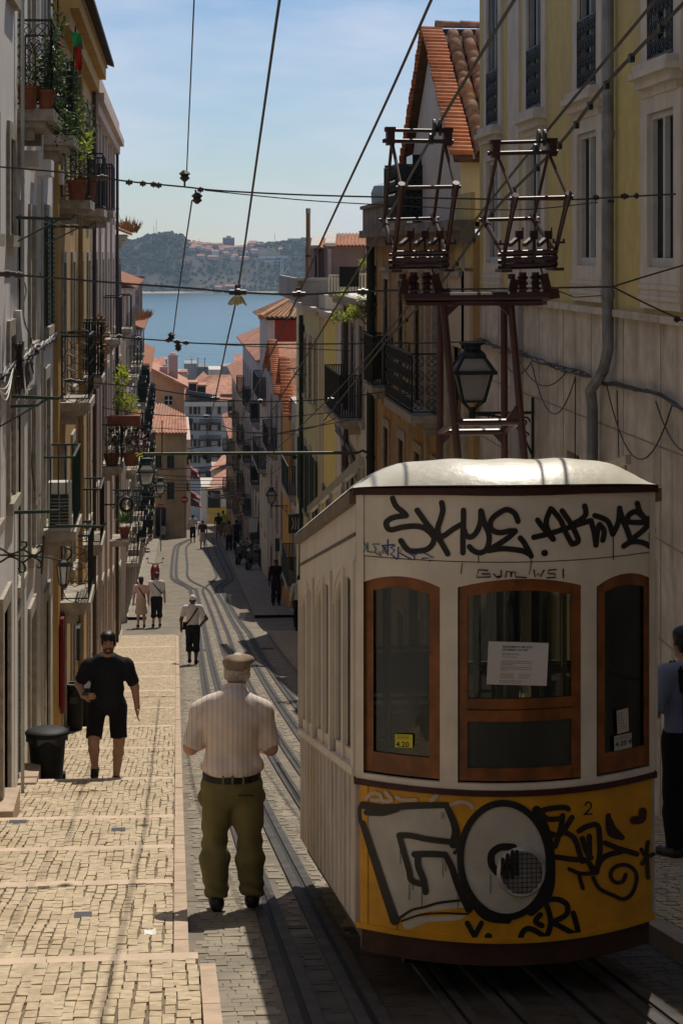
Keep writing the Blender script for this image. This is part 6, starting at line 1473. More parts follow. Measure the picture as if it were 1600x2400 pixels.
# roofs and rooftop boxes behind the grey block
def roofbox(label, px0, px1, py0, py1, Y, dep, wm_, roof=None, pyr=None):
    rt, x0, x1, z0, z1 = block('house', label, 'house', px0, px1, py0, py1, Y, dep, wm_)
    if roof:
        mb = MB(); corr(mb, onY(px0-2, py0, Y-.4), onY(px1+2, py0, Y-.4), onY(px1-2, pyr, Y+dep/2), onY(px0+6, pyr, Y+dep/2), max(5, int((px1-px0)/3))); mb.quad(onY(px1-2, pyr, Y+dep/2), onY(px0+6, pyr, Y+dep/2), onY(px0+6, pyr, Y+dep/2) + Vector((0, dep/2, -2)), onY(px1-2, pyr, Y+dep/2) + Vector((0, dep/2, -2))); mb.build('roof', roof, rt)
    return rt
gw = M('far_wall_grey', (0.30, 0.29, 0.27), 0.9, .15, .3); pw = M('far_wall_pink', (0.48, 0.34, 0.28), 0.9, .1, .3)
roofbox('long pale house with a steep pink tiled roof by the river edge', 543, 592, 876, 905, 300, 18, trimw, tile_p, 831)
roofbox('dark flat roofed block with antennas in the middle of the waterfront', 432, 462, 852, 880, 330, 10, gw)
roofbox('grey flat roofed block right of the dark one on the waterfront', 462, 490, 860, 885, 330, 10, M('far_wall_slate', (0.2, 0.21, 0.2), 0.9, .15, .3))
roofbox('low pale rooftop block beside the steep pink roof', 490, 520, 866, 885, 320, 10, trimw)
roofbox('brown tower like rooftop block in front of the river', 520, 544, 858, 890, 310, 8, gw)
roofbox('pink house with a small tiled roof left of the chimney', 352, 388, 857, 880, 260, 9, pw, tile_p, 838)
roofbox('small dark cabin on the roofs at the left of the river', 374, 392, 842, 872, 275, 6, gw)
roofbox('pink chimney stack house in the middle distance', 395, 440, 878, 905, 270, 9, pw, tile_p, 868)
roofbox('orange roofed house below the dark waterfront block', 418, 440, 873, 900, 262, 8, pw, tile_p, 867)
for (px, py0, py1, Y) in ((449, 868, 840, 325), (464, 862, 838, 331), (480, 862, 838, 331)):
    t_ = thing('antenna', {449: 'rooftop antenna on the dark waterfront block', 464: 'left antenna on the grey waterfront block', 480: 'right antenna on the grey waterfront block'}[px], 'antenna', onY(px, py0, Y), 'rooftop antennas by the river'); MB().tube([onY(px, py0, Y), onY(px, py1, Y)], .07, 5).build('mast', steelg, t_); MB().bar(onY(px-5, py1+3, Y), onY(px+5, py1+3, Y), .06).build('crossbar', steelg, t_)

# ---------- across the river: houses, tower block, lift tower, masts
hr = random.Random(14)
fw = [M('bank_pink', (0.50, 0.36, 0.30), 0.9, .1, .05), M('bank_white', (0.62, 0.58, 0.52), 0.9, .1, .05), M('bank_sand', (0.46, 0.37, 0.28), 0.9, .1, .05)]; fr2 = M('bank_roof', (0.42, 0.2, 0.13), 0.9, .2, .1)
def fhouse(px, py, wpx, hpx, label, m_, group=None, Y=2720, name='house', flat=False):
    p_ = onY(px, py, Y); w_, h = wpx/F*Y, hpx/F*Y; t_ = thing(name, label, 'house' if name == 'house' else 'building', p_, group)
    MB().box(p_.x-w_/2, p_.x+w_/2, Y, Y+10, p_.z-14, p_.z+h).build('wall', m_, t_)
    if not flat:
        mb = MB(); z = p_.z+h; mb.add([(p_.x-w_/2-.3, Y-.4, z), (p_.x+w_/2+.3, Y-.4, z), (p_.x+w_/2+.3, Y+10.4, z), (p_.x-w_/2-.3, Y+10.4, z), (p_.x-w_/2+1, Y+5, z+2.2), (p_.x+w_/2-1, Y+5, z+2.2)], [(0,1,5,4), (1,2,5), (2,3,4,5), (3,0,4)]); mb.build('roof', fr2, t_)
    else: MB().box(p_.x-w_/2-.2, p_.x+w_/2+.2, Y-.3, Y+10.3, p_.z+h, p_.z+h+.7).build('roof', gw, t_)
    return t_, p_, w_, h
hk = 0
while hk < 52:
    X_ = hr.uniform(24, 108); d_ = hr.uniform(50, 170); z_ = hill_z(X_, d_); Yh = 2545 + d_; px = 403 + (X_ + 0) / Yh * F; py = 596 - z_ / Yh * F
    if not (570 < py < 612): continue
    w_ = hr.uniform(6, 13); hk += 1; v_ = hr.uniform(2.6, 5.0)
    t_ = thing('house', 'small pale house with a red roof among others on the far hillside', 'house', (X_, Yh, z_), 'village houses on the far hillside')
    MB().box(X_-w_/2, X_+w_/2, Yh, Yh+8, z_-5, z_+v_).build('wall', fw[hr.randrange(3)], t_)
    MB().add([(X_-w_/2-.3, Yh-.4, z_+v_), (X_+w_/2+.3, Yh-.4, z_+v_), (X_+w_/2+.3, Yh+8.4, z_+v_), (X_-w_/2-.3, Yh+8.4, z_+v_), (X_-w_/2+1, Yh+4, z_+v_+1.9), (X_+w_/2-1, Yh+4, z_+v_+1.9)], [(0,1,5,4), (1,2,5), (2,3,4,5), (3,0,4)]).build('roof', fr2, t_)
t_, p_, w_, h = fhouse(536, 590, 27, 32, 'pinkish grey tower block rising alone above the far village', M('tower_pinkgrey', (0.42, 0.34, 0.34), 0.9, .05, .05), None, 2760, 'tower_block', True)
wmsh = MB().box(-.9, .9, -.12, .05, -.7, .7).mesh('window', dglass)
for i in range(9):
    for j in range(7): inst('window', wmsh, t_, (p_.x - w_/2 + w_*(j+.5)/7, 2760, p_.z + 1 + (h-2)*(i+.5)/9))
MB().box(p_.x-3, p_.x+3, 2762, 2768, p_.z+h, p_.z+h+3).build('lift_head', gw, t_)
t_, p_, w_, h = fhouse(661, 597, 20, 13, 'white villa with a red roof above the far cliff', fw[1], None, 2680); 
for i in range(3):
    for j in range(2): inst('window', wmsh, t_, (p_.x - w_/2 + w_*(i+.5)/3, 2680, p_.z + 2 + 3*j))
fhouse(605, 578, 12, 5, 'low white house near the ridge right of the tower block', fw[1], None, 2740)
fhouse(690, 568, 30, 8, 'long pale building on the ridge at the right of the far bank', M('bank_blue', (0.4, 0.44, 0.44), 0.9, .1, .05), None, 2760, flat=True)
fhouse(640, 601, 70, 1.6, 'long white terrace wall above the far cliff', fw[1], None, 2660, 'terrace', True)
for (px, py, wp, hp, lab, m_) in ((512, 682, 17, 9, 'pink shed on the far shore with a low roof', fw[0]), (540, 682, 26, 11, 'long brown warehouse on the far shore', M('bank_brown', (0.2, 0.13, 0.11), 0.9, .1, .05)), (488, 684, 22, 3, 'low white jetty hut on the far shore', fw[1]), (537, 685, 22, 3, 'low white boat house on the far shore', fw[1])):
    fhouse(px, py, wp, hp, lab, m_, None, 2543)
t_ = thing('lift_tower', 'tall slim pale lift tower standing against the far cliff', 'tower', onY(661, 675, 2560))
for px in (658.5, 663): a, c = onY(px, 606, 2560), onY(px, 678, 2560); MB().box(a.x-.5, a.x+.5, 2560, 2561, c.z, a.z).build('shaft', M('tower_pale', (0.5, 0.52, 0.52), 0.8, .05, .1), t_)
a = onY(610, 611, 2560); c = onY(661, 611, 2560); MB().box(a.x, c.x, 2560, 2562, a.z-.4, a.z+.4).build('walkway', MATS['tower_pale'], t_)
for (px, py0, py1) in ((367, 556, 515), (361, 560, 530), (467, 580, 560), (644, 566, 546)):
    t_ = thing('radio_mast', {367: 'taller of two radio masts above the wooded hill at left', 361: 'shorter of two radio masts above the wooded hill at left', 467: 'radio mast on the far ridge left of the tower block', 644: 'radio mast on the far ridge above the white villa'}[px], 'mast', onY(px, py0, 2720), 'radio masts on the far ridge'); MB().tube([onY(px, py0+8, 2720), onY(px, py1, 2720)], .28, 5).build('mast', steelg, t_)
# ================================================================ LAMPS, WIRES, SIGNS, BINS, PLANTS
lglow = thin_mat('lamp_pane', (0.40, 0.39, 0.36), (0.7, 0.68, 0.62), .05, 4, .3)
t_ = lglow.node_tree; o_ = t_.nodes['Material Output']; src_ = o_.inputs['Surface'].links[0].from_socket; mx2 = t_.nodes.new('ShaderNodeMixShader'); mx2.inputs[0].default_value = .55; tp_ = t_.nodes.new('ShaderNodeBsdfTransparent')
t_.links.new(src_, mx2.inputs[1]); t_.links.new(tp_.outputs[0], mx2.inputs[2]); t_.links.new(mx2.outputs[0], o_.inputs['Surface'])
def lantern(label, c, s, wallx, group, mat_=irong, brk=True):
    """c: point where the bracket carries the lantern (its foot); s: size factor; wallx: x of the wall."""
    c = Vector(c); t_ = thing('street_lamp', label, 'street lamp', c, group); x, y, z = c
    z0, z1, z2, z3 = z + .16*s, z + .54*s, z + .74*s, z + .86*s
    wb, wt, we, wr = .28*s, .46*s, .53*s, .27*s
    fr = MB()
    cn = lambda w_, zz: [Vector((x + sx*w_/2, y + sy*w_/2, zz)) for sx, sy in ((-1,-1),(1,-1),(1,1),(-1,1))]
    A_, B_, C_ = cn(wb, z0), cn(wt, z1), cn(wr, z2)
    for k in range(4):
        fr.bar(A_[k], B_[k], .03*s); fr.bar(A_[k], A_[(k+1) % 4], .03*s); fr.bar(cn(we, z1)[k], cn(we, z1)[(k+1) % 4], .05*s); fr.bar(cn(we, z1)[k], C_[k], .035*s); fr.bar(C_[k], C_[(k+1) % 4], .04*s)
    fr.build('frame', mat_, t_)
    for k in range(4):
        m_ = lambda P, Q: [P[k], P[(k+1) % 4], Q[(k+1) % 4], Q[k]]
        q = MB(); ctr = Vector((x, y, 0)); P = m_(A_, B_); q.prism([v*.985 + Vector((x, y, v.z))*.015 for v in P], (Vector((x, y, P[0].z)) - (P[0]+P[1])/2).normalized()*.006); q.build('pane', lglow, t_)
        q = MB(); P = m_(cn(we*.96, z1), C_); q.prism(P, (0, 0, -.006)); q.build('pane', lglow, t_)
    MB().lathe((x, y, z2), [(wr*.72, 0), (wr*.6, .05*s), (wr*.42, .09*s), (wr*.42, .14*s), (wr*.62, .16*s), (wr*.62, .185*s), (.02, .2*s)], 12).build('cap', mat_, t_)
    ft = MB()
    for k in range(4): ft.tube([A_[k], Vector((x, y, z + .07*s)) + (A_[k]-Vector((x, y, z0)))*.35, (x, y, z + .04*s)], .014*s, 5)
    ft.lathe((x, y, z - .09*s), [(.02*s, 0), (.05*s, .03*s), (.045*s, .12*s), (.07*s, .14*s), (.02, .17*s)], 10); ft.build('foot', mat_, t_)
    if brk:
        sg = 1 if wallx > x else -1; b_ = MB(); L_ = abs(wallx - x)
        b_.bar((x, y, z), (wallx, y, z), .03*s, .035*s); b_.bar((wallx - sg*.02, y, z + .2*s), (wallx - sg*.02, y, z - .6*s), .03*s)
        pth = [(x + sg*.05, y, z - .02), (x + sg*L_*.45, y, z - .06*s), (x + sg*L_*.75, y, z - .22*s), (wallx - sg*.03, y, z - .55*s)]
        b_.tube(crom(pth, 5), .016*s, 6)
        for (fx_, fz_, r_) in ((.3, -.05, .05), (.62, -.075, .06), (.84, -.12, .075), (.84, -.3, .06)): spiral(b_, (x + sg*L_*fx_, y, z + fz_*s), (sg, 0, 0), (0, 0, 1), r_*s, .012, 0, 8, .012*s)
        b_.build('bracket', mat_, t_)
    return t_
G = 'wall lanterns along the street'
p = onY(1106, 968, 24.7); lantern('large green wall lantern on a scrolled bracket behind the tram collectors', p, .93, 4.40, G, M('lamp_green_black', (0.012, 0.022, 0.02), 0.5, .2, 9))
p = onY(344, 1148, 57.0); lantern('bright wall lantern on the left row seen before the corner house', p, .95, H5.X, G)
p = onY(376, 1164, 80.0); lantern('small wall lantern just below the bright one on the left row', p, .8, H7.X, G)
p = onY(636, 1185, 75.0); lantern('black wall lantern on the right row beside the orange strip', p, .72, 4.28, G, iron)
p = onY(569, 1188, 116.0); lantern('most distant black wall lantern on the right row', p, .8, 4.55, G, iron)

# curled iron bracket with a hanging lantern at the left edge
YB = 15.0; q = lambda px, py: onY(px, py, YB)
t_ = thing('bracket_lamp', 'black scrolled iron bracket with a hanging lantern at the left edge', 'street lamp', q(60, 1303))
mb = MB(); rb = .008
mb.tube(crom([q(-62, 1304), q(0, 1301), q(60, 1303), q(110, 1306), q(140, 1313), q(158, 1312), q(168, 1300), q(166, 1288), q(156, 1283)], 5), rb, 6); mb.build('arm', iron, t_)
for pts in ([(-62,1262),(0,1285),(25,1298),(50,1290),(62,1280),(61,1270),(52,1270),(47,1274),(49,1279)], [(-62,1345),(0,1318),(25,1305),(50,1316),(60,1330),(56,1340),(47,1337),(44,1331)], [(56,1288),(78,1301),(92,1296),(100,1288),(98,1279),(91,1280),(87,1285)], [(56,1318),(75,1306),(92,1313),(98,1324),(93,1330),(86,1326)]):
    MB().tube(crom([q(*a) for a in pts], 5), rb, 6).build('scroll', iron, t_)
mb = MB(); mb.tube([q(103, 1258), q(98, 1345)], .007, 6); c = q(103, 1261); mb.lathe(c, [(.004, .02), (.016, 0), (.006, -.012)], 8); mb.build('spear', iron, t_)
c = q(150, 1320); mb = MB(); mb.tube([q(152, 1313), c + Vector((0, 0, .03))], .004, 5)
mb.lathe(c + Vector((0, 0, -.02)), [(.055, 0), (.04, .03), (.015, .045)], 6); mb.lathe(c + Vector((0, 0, -.16)), [(.01, -.03), (.03, 0), (.034, .01)], 6)
for k in range(6): a = math.pi*k/3; mb.bar(c + Vector((.052*math.cos(a), .052*math.sin(a), -.02)), c + Vector((.032*math.cos(a), .032*math.sin(a), -.155)), .007)
mb.build('lantern_frame', iron, t_); MB().lathe(c + Vector((0, 0, -.155)), [(.028, 0), (.046, .135)], 6).build('lantern_glass', lglass, t_)

# ---- contact wires running down the street
def wire(label, pts, r=.007, group='contact wires above the street', m_=None, clips=(), name='contact_wire', cat='wire'):
    d0 = (pts[0] - pts[1]).normalized(); ext = [pts[0] + d0*20] if pts[0].y < 14 else []      # on up the hill past the camera
    t_ = thing(name, label, cat, pts[0], group); MB().tube(ext + crom(pts, 6), r, 6).build('cable', m_ or wire_m, t_)
    for c in clips: MB().box(c.x-.03, c.x+.03, c.y-.05, c.y+.05, c.z-.02, c.z+.07).build('clamp', iron, t_)
    return t_
hh = 4.77
W1 = [onH(675, -100, 5.6), onH(655, 0, 5.6), onH(608, 330, 5.55), onH(557, 683, 5.5)]; W1 += [onH(530, 810, 5.3), onH(504, 935, 5.2), onH(478, 1045, 5.1)]
wire('contact wire left of the middle passing before the river and hill', W1, .0095, clips=[W1[3], W1[5]])
W2 = [onH(1056, -100, 5.6), onH(1010, 0, 5.6), onH(905, 238, 5.55), onH(760, 550, 5.45), onH(700, 690, 5.4), onH(630, 840, 5.1), onH(565, 985, 5)]
wire('contact wire crossing the sky towards the roofs on the right', W2, .0095, clips=[W2[4]])
wire('hair thin wire hanging in the left part of the sky', [onH(458, -60, 6.6), onH(455, 0, 6.6), onH(437, 420, 6.5)], .006)
wire('thin wire continuing from the hanging insulator down to the roofs', [onH(450, 470, 6.4), onH(425, 640, 6.3), onH(405, 792, 6.2)], .008)
Pq = lambda px, py: onH(px, py, hh)
wire('contact wire touching the left current collector', [Pq(1262, -100), Pq(1204, 0), Pq(1025, 297), Pq(880, 560), Pq(745, 790), Pq(640, 960)], .009)
wire('contact wire touching the right current collector', [Pq(1618, -100), Pq(1535, 0), Pq(1262, 330), Pq(1110, 520), Pq(935, 745), Pq(790, 915), Pq(620, 1080)], .009)
W6 = [Pq(1600, 8), Pq(1420, 196), Pq(1310, 338), Pq(1152, 500), Pq(1030, 668), Pq(905, 800), Pq(760, 985)]
t_ = wire('thicker feeder cable with clips to the right of the collectors', [Pq(1690, -85)] + W6, .011)
C6 = crom(W6, 6)
for k in range(2, len(C6) - 2, 2): a = C6[k]; MB().box(a.x-.012, a.x+.012, a.y-.03, a.y+.03, a.z-.03, a.z+.015).build('clip', iron, t_)

# ---- span wires from wall to wall
insm = M('insulator_brown', (0.03, 0.018, 0.014), 0.35, 0.2, 6, spec=.5)
def span(label, pts, Y, r=.008, ins=(), name='span_wire', m_=None, drop=()):
    P = [onY(px, py, Y) for px, py in pts]; t_ = thing(name, label, 'wire', P[0], 'span wires across the street'); MB().tube(crom(P, 5), r, 5).build('cable', m_ or wire_m, t_)
    for (px, py, ln) in ins:
        c = onY(px, py, Y); l = ln / F * Y / 2; mb = MB(); mb.tube([c - Vector((l, 0, 0)), c - Vector((l*.6, 0, 0)), c, c + Vector((l*.6, 0, 0)), c + Vector((l, 0, 0))], r*2.6, 8)
        mb.tube([c - Vector((l*.3, 0, 0)), c + Vector((l*.3, 0, 0))], r*3.8, 8); mb.build('insulator', insm, t_)
    for (px, py, py2) in drop:
        a, b_ = onY(px, py, Y), onY(px + (4 if py2 - py > 20 else 0), py2, Y); mb = MB(); mb.tube([a, b_], r*1.2, 5); mb.lathe(b_ - Vector((0, 0, .03)), [(.01, 0), (.045, .03), (.03, .05), (.05, .07), (.015, .1)], 8); mb.build('hanger', insm, t_)
    return t_
span('upper span wire with insulators hanging in the left of the sky', [(-40,387),(0,391),(150,404),(235,415),(300,425),(433,438),(520,447),(720,457),(1000,464),(1310,468),(1440,462),(1640,452)], 17.6, .0075, [(240,416,24),(303,427,16),(335,430,14),(360,432,14),(372,434,14),(470,444,14),(1395,463,14),(1462,460,18),(1490,459,10)], drop=[(433,436,418),(458,445,470)])
span('thin second strand below the upper span wire', [(480,446),(700,468),(900,480),(1200,492),(1400,474)], 17.8, .005, [(1430,471,16)])
span('long span wire with a cloth scrap crossing in front of the river', [(-40,636),(0,641),(60,646),(300,665),(440,675),(557,685),(700,690),(830,684),(940,680),(1200,676),(1434,672)], 17.0, .0085, [(18,642,40),(45,645,20),(557,685,40),(700,690,30),(850,684,24)])
span('right wall stay fanning up from the span wire ring', [(1434,672),(1520,645),(1640,610)], 17.0, .008); span('right wall stay fanning down from the span wire ring', [(1434,672),(1520,715),(1640,770)], 17.0, .008, [(1585,748,14)])
c = onY(557, 698, 16.95); mb = MB(); rr = random.Random(3)
for k in range(9):
    a = rr.uniform(-1, 1)*.05; mb.grid(lambda u, v: (c.x + a*v*1.4 + (u-.5)*.05, c.y + .02*math.sin(9*u+k), c.z + .02 - v*rr.uniform(.05, .09)), 3, 3)
tag(mb.build('cloth_scrap', M('cloth_cream', (0.62, 0.56, 0.36), 0.9, .1, 20), at=c), 'torn cream cloth scrap tangled on the span wire before the river', 'cloth')
span('span wire with hanging insulators in front of the water', [(140,779),(240,788),(400,799),(433,803),(560,807),(760,806),(1000,804),(1140,798)], 26, .009, [(280,789,14),(325,794,14),(395,797,14),(415,801,14),(436,803,14)], drop=[(402,798,792),(418,802,818)])
span('second strand of the span wire before the water', [(440,803),(600,812),(820,822)], 26.4, .006)
span('span wire joining the left wall to the lemon yellow house', [(150,891),(330,908),(500,934),(620,941),(775,935),(900,918)], 30, .009, [(165,892,26),(185,895,20),(505,934,20),(610,940,10),(775,936,14)])
span('span wire before the grey block at balcony height', [(240,955),(330,969),(480,977),(660,977),(780,966)], 40, .009, [(483,976,14)])
span('sagging cable before the lemon yellow house', [(480,984),(560,1010),(640,1016),(740,1000),(800,972)], 38, .009, m_=wire_l)
span('lower thin span between the rows', [(290,1000),(420,1006),(560,1012),(700,1018)], 60, .01)
span('cable rising to the grey white house on the right', [(440,1052),(560,1035),(680,1010),(820,985)], 42, .009)
for k, (ya, yb) in enumerate(((1122, 1125), (1131, 1134), (1141, 1139), (1112, 1118), (1150, 1143), (1100, 1088))):
    span(('first', 'second', 'third', 'fourth', 'fifth', 'sixth')[k] + ' of the low span cables counted near the bottom of the street', [(352 + 4*k, ya), (450, (ya+yb)/2 + 3), (560, yb)], 118 - 6*k, .02)
mb = MB(); rr = random.Random(6)
c = onY(545, 1160, 128); t_ = thing('cable_tangle', 'tangle of pale service cables strung low before the right row', 'cables', c)
for k in range(12):
    a, b_ = onY(490 + rr.uniform(-10, 10), 1160 + rr.uniform(-8, 8), 128), onY(575 + rr.uniform(-10, 25), 1150 + rr.uniform(-22, 14), 124); mb.tube(sag(a, b_, rr.uniform(.1, .5)), .022, 4)
mb.build('cables', wire_l, t_)
for k, (a, b_, s_) in enumerate((((650,1015),(745,990),.1), ((600,1100),(665,1085),.3), ((560,1085),(640,1070),.25), ((640,1010),(610,1100),.0), ((700,900),(560,1060),0))):
    span(('short loose cable before the olive house', 'loose cable low beside the orange strip', 'loose cable low beside the lilac house', 'steep loose cable by the orange strip', 'long slanting cable before the olive house')[k], [((a[0]*(1-i/6)+b_[0]*i/6), (a[1]*(1-i/6)+b_[1]*i/6) + s_*60*4*(i/6)*(1-i/6)) for i in range(7)], 62 + 4*k, .011, m_=wire_l)
# green steel cross beam
YQ = 43.2; t_ = thing('cross_beam', 'green steel beam spanning the street with an insulated wire end', 'beam', onY(600, 1062, YQ))
mb = MB(); mb.tube([onY(338, 1064, YQ), onY(840, 1061, YQ)], .034, 8); mb.build('beam', M('beam_green', (0.07, 0.10, 0.05), 0.55, .2, 5), t_)
mb = MB(); mb.tube(crom([onY(840, 1061, YQ), onY(850, 1056, YQ), onY(858, 1060, YQ), onY(870, 1056, YQ)], 4), .026, 6)
for px in (445, 480, 560, 690): c = onY(px, 1066, YQ); mb.lathe(c - Vector((0, 0, .1)), [(.02, 0), (.05, .03), (.05, .07), (.02, .1)], 8)
mb.tube([onY(380, 985, YQ), onY(380, 1062, YQ)], .012, 5); mb.build('fittings', iron, t_)

# ---- signs
def disc(mb, c, r, y0, y1, n=24):
    P = [(c.x + r*math.cos(2*math.pi*k/n), y0, c.z + r*math.sin(2*math.pi*k/n)) for k in range(n)]; mb.prism(P, (0, y1 - y0, 0))
redm = M('sign_red', (0.42, 0.03, 0.03), 0.5, .05, 3, bump=0); whm = M('sign_white', (0.75, 0.73, 0.7), 0.5, .03, 3, bump=0)
for (px, py, r, Y, lab, wall) in ((433, 1171, 8.5, 139.7, 'red no entry sign on the corner house at the bend', 0), (377, 1186, 6.5, 117, 'small red no entry sign half hidden by the left row', 1), (570, 1205, 8, 121, 'dim red no entry sign in the shade of the right row', 2)):
    c = onY(px, py, Y); rr_ = r/F*Y; t_ = thing('no_entry_sign', lab, 'sign', c, 'no entry signs')
    mb = MB(); disc(mb, c, rr_, Y, Y+.03); mb.build('disc', redm, t_); MB().box(c.x-rr_*.68, c.x+rr_*.68, Y-.012, Y, c.z-rr_*.17, c.z+rr_*.17).build('bar', whm, t_)
    mb = MB(); mb.tube([(c.x, Y+.05, c.z + rr_), (c.x, Y+.05, g(Y))], .03, 8); mb.build('post', steelg, t_)
c = onY(297, 1183, 50); t_ = thing('traffic_mirror', 'round black rimmed traffic mirror on an arm of the left row', 'mirror', c)
mb = MB(); n_ = 28; mb.tube([(c.x + .15*math.cos(2*math.pi*k/n_), 50, c.z + .17*math.sin(2*math.pi*k/n_)) for k in range(n_+1)], .026, 8, cap=False); mb.build('rim', iron, t_)
mm = M('mirror', (0.75, 0.78, 0.75), 0.04, .02, 3, metal=1.0, bump=0); mb = MB(); o = mb.grid(lambda u, v: (c.x + .15*v*math.cos(2*math.pi*u), 50.03 - .05*(1-v*v), c.z + .17*v*math.sin(2*math.pi*u)), 28, 5); mb.build('glass', mm, t_, smooth=True)
mb = MB(); mb.tube([(c.x, 50.06, c.z), (H5.X, 50.06, c.z)], .02, 6); mb.build('arm', iron, t_)
# wall sign boards on the right row
for (px0, px1, py0, py1, Y, lab, m_) in ((676, 702, 1206, 1250, 66, 'dark framed sign box hanging on the right row by the tram', iron), (583, 603, 1215, 1250, 104, 'dim pale sign panel on the right row', lglass), (585, 612, 1248, 1265, 100, 'dark long sign under the pale panel on the right row', iron), (645, 668, 1262, 1292, 82, 'dark green bin shaped sign board leaning from the right row', gshut)):
    a, c = onY(px0, py1, Y), onY(px1, py0, Y); t_ = thing('sign_board', lab, 'sign', ((a.x+c.x)/2, Y, a.z)); MB().box(a.x, c.x, Y, Y+.1, a.z, c.z).build('panel', m_, t_); MB().bar(((a.x+c.x)/2, Y+.05, c.z), (4.4, Y+.05, c.z+.03), .03).build('arm', iron, t_)
    if px0 == 676:
        mb = MB()
        for k in range(3): mb.tube(crom([Vector((a.x + .1 + .1*k, Y-.012, a.z + .12)), Vector((a.x + .16 + .08*k, Y-.012, (a.z+c.z)/2)), Vector((a.x + .12 + .1*k, Y-.012, c.z-.1))], 4), .012, 5)
        mb.build('scroll_motif', trimw, t_)

# ---- bins, red drape, boxes on the left pavement
binm = M('bin_black', (0.010, 0.011, 0.012), 0.6, .2, 6, bump=.05, spec=.2)
def wheelie(lab, x, y, w_, h, group):
    z = tread(y); t_ = thing('refuse_bin', lab, 'bin', (x, y, z), group)
    mb = MB(); mb.lathe((x, y, z), [(w_*.36, .02), (w_*.38, .05), (w_*.47, h*.84), (w_*.50, h*.86), (w_*.50, h*.9)], 20); mb.build('body', binm, t_)
    MB().lathe((x, y, z+h*.9), [(w_*.54, -.03), (w_*.56, 0), (w_*.54, .02), (w_*.42, .045), (w_*.15, .06), (.01, .062)], 22).build('lid', binm, t_, smooth=True)
    mb = MB(); mb.tube([(x-w_*.3, y+w_*.62, z+h*.9), (x+w_*.3, y+w_*.62, z+h*.9)], .016, 6)
    for sx in (-1, 1): mb.tube([(x+sx*w_*.3, y+w_*.5, z+h*.88), (x+sx*w_*.3, y+w_*.62, z+h*.9)], .012, 6)
    mb.build('handle', binm, t_)
    for sx in (-1, 1): MB().tube([(x+sx*w_*.36, y+w_*.38, z+.07), (x+sx*w_*.44, y+w_*.38, z+.07)], .07, 12).build('wheel', binm, t_)
    mb = MB(); mb.grid(lambda u, v: (x + w_*(.51 + .02*math.sin(u*40))*math.cos(2*PI_*u), y + w_*(.51 + .02*math.sin(u*40))*math.sin(2*PI_*u), z + h*(.9 - .13*v*(1 + .35*math.sin(u*31)))), 60, 2); mb.build('bag_edge', M('bag_plastic', (0.012, 0.012, 0.013), 0.3, .2, 8, bump=.2, bsc=40, spec=.5), t_); return t_
PI_ = math.pi
wheelie('black refuse bin with a bagged lid nearest on the left pavement', -1.47, 24.45, .47, .72, 'black bins on the left pavement')
x, y = -1.53, 32.4; z = tread(y); t_ = thing('refuse_bin', 'tall round black bin with a grey top behind the walking man', 'bin', (x, y, z), 'black bins on the left pavement')
MB().lathe((x, y, z), [(.125, 0), (.135, .05), (.15, .66), (.158, .67), (.158, .72)], 20).build('body', binm, t_, smooth=False); MB().lathe((x, y, z+.72), [(.158, 0), (.15, .02), (.10, .022), (.1, .0)], 20).build('rim', M('bin_grey', (0.10, 0.10, 0.10), 0.5, .1, 5), t_); MB().box(x-.06, x+.06, y-.16, y-.12, z+.45, z+.55).build('plate', iron, t_)
x, y = -1.38, 34.2; z = tread(y); t_ = thing('refuse_bin', 'second dark bin tucked behind the round one', 'bin', (x, y, z), 'black bins on the left pavement'); MB().frustum((x, y, z), .3, .3, .36, .36, 0, .62).build('body', binm, t_); MB().box(x-.2, x+.2, y-.2, y+.2, z+.62, z+.67).build('lid', binm, t_)
mb = MB(); x0 = XL(31) + .03; mb.box(x0, x0+.05, 30.6, 31.1, g(31)+.55, g(31)+1.95); tag(mb.build('red_drape', M('drape_red', (0.17, 0.008, 0.012), 0.8, .15, 8), at=(x0, 31, g(31))), 'narrow dark red drape hanging by a doorway under the ochre balcony', 'drape')
mb = MB(); mb.box(XL(29)+.0, XL(29)+.1, 35.6, 36.3, g(36)+1.1, g(36)+1.65); tag(mb.build('letter_box', iron, at=(XL(36), 36, g(36))), 'black letter box on the ochre wall beyond the red drape', 'letter box')
# doorsteps
for k, (Y, h) in enumerate(((17.6, .16), (20.6, .2), (23.9, .2), (28.2, .2), (33.9, .15))):
    o = MB().box(XL(Y)-.05, XL(Y)+.16, Y-.45, Y+.45, g(Y)-.35, g(Y)+h); o = o.build('door_step', kerbm, (H1, H1, H2, H3, H4)[k].root)

# ---- things on the left facades
def ac_unit(lab, x, y, z, w_, d_, h, root=None, faceY=True):
    t_ = thing('air_conditioner', lab, 'air conditioner', (x, y, z))
    cm = M('ac_cream', (0.56, 0.53, 0.47), 0.6, .06, 5)
    MB().box(x-d_/2, x+d_/2, y-w_/2, y+w_/2, z, z+h).build('casing', cm, t_)
    MB().box(x-d_/2+.04, x+d_/2-.03, y-w_/2-.012, y-w_/2, z+.06, z+h-.16).build('louvre_recess', dglass, t_)
    mb = MB()
    n_ = int((h-.22)/.045)
    for k in range(n_): mb.box(x-d_/2+.04, x+d_/2-.03, y-w_/2-.022, y-w_/2-.01, z+.07+.045*k, z+.085+.045*k)
    mb.box(x-.008, x+.008, y-w_/2-.024, y-w_/2-.01, z+.06, z+h-.16); mb.build('grille', M('ac_grille', (0.2, 0.2, 0.19), 0.5), t_); return t_
ac_unit('cream air conditioner with dark louvres standing on the green balcony', H3.X + .24, 27.9, -3.42*1.09, .3, .30, .66)
bxm = M('box_white', (0.66, 0.64, 0.60), 0.6, .04, 4)
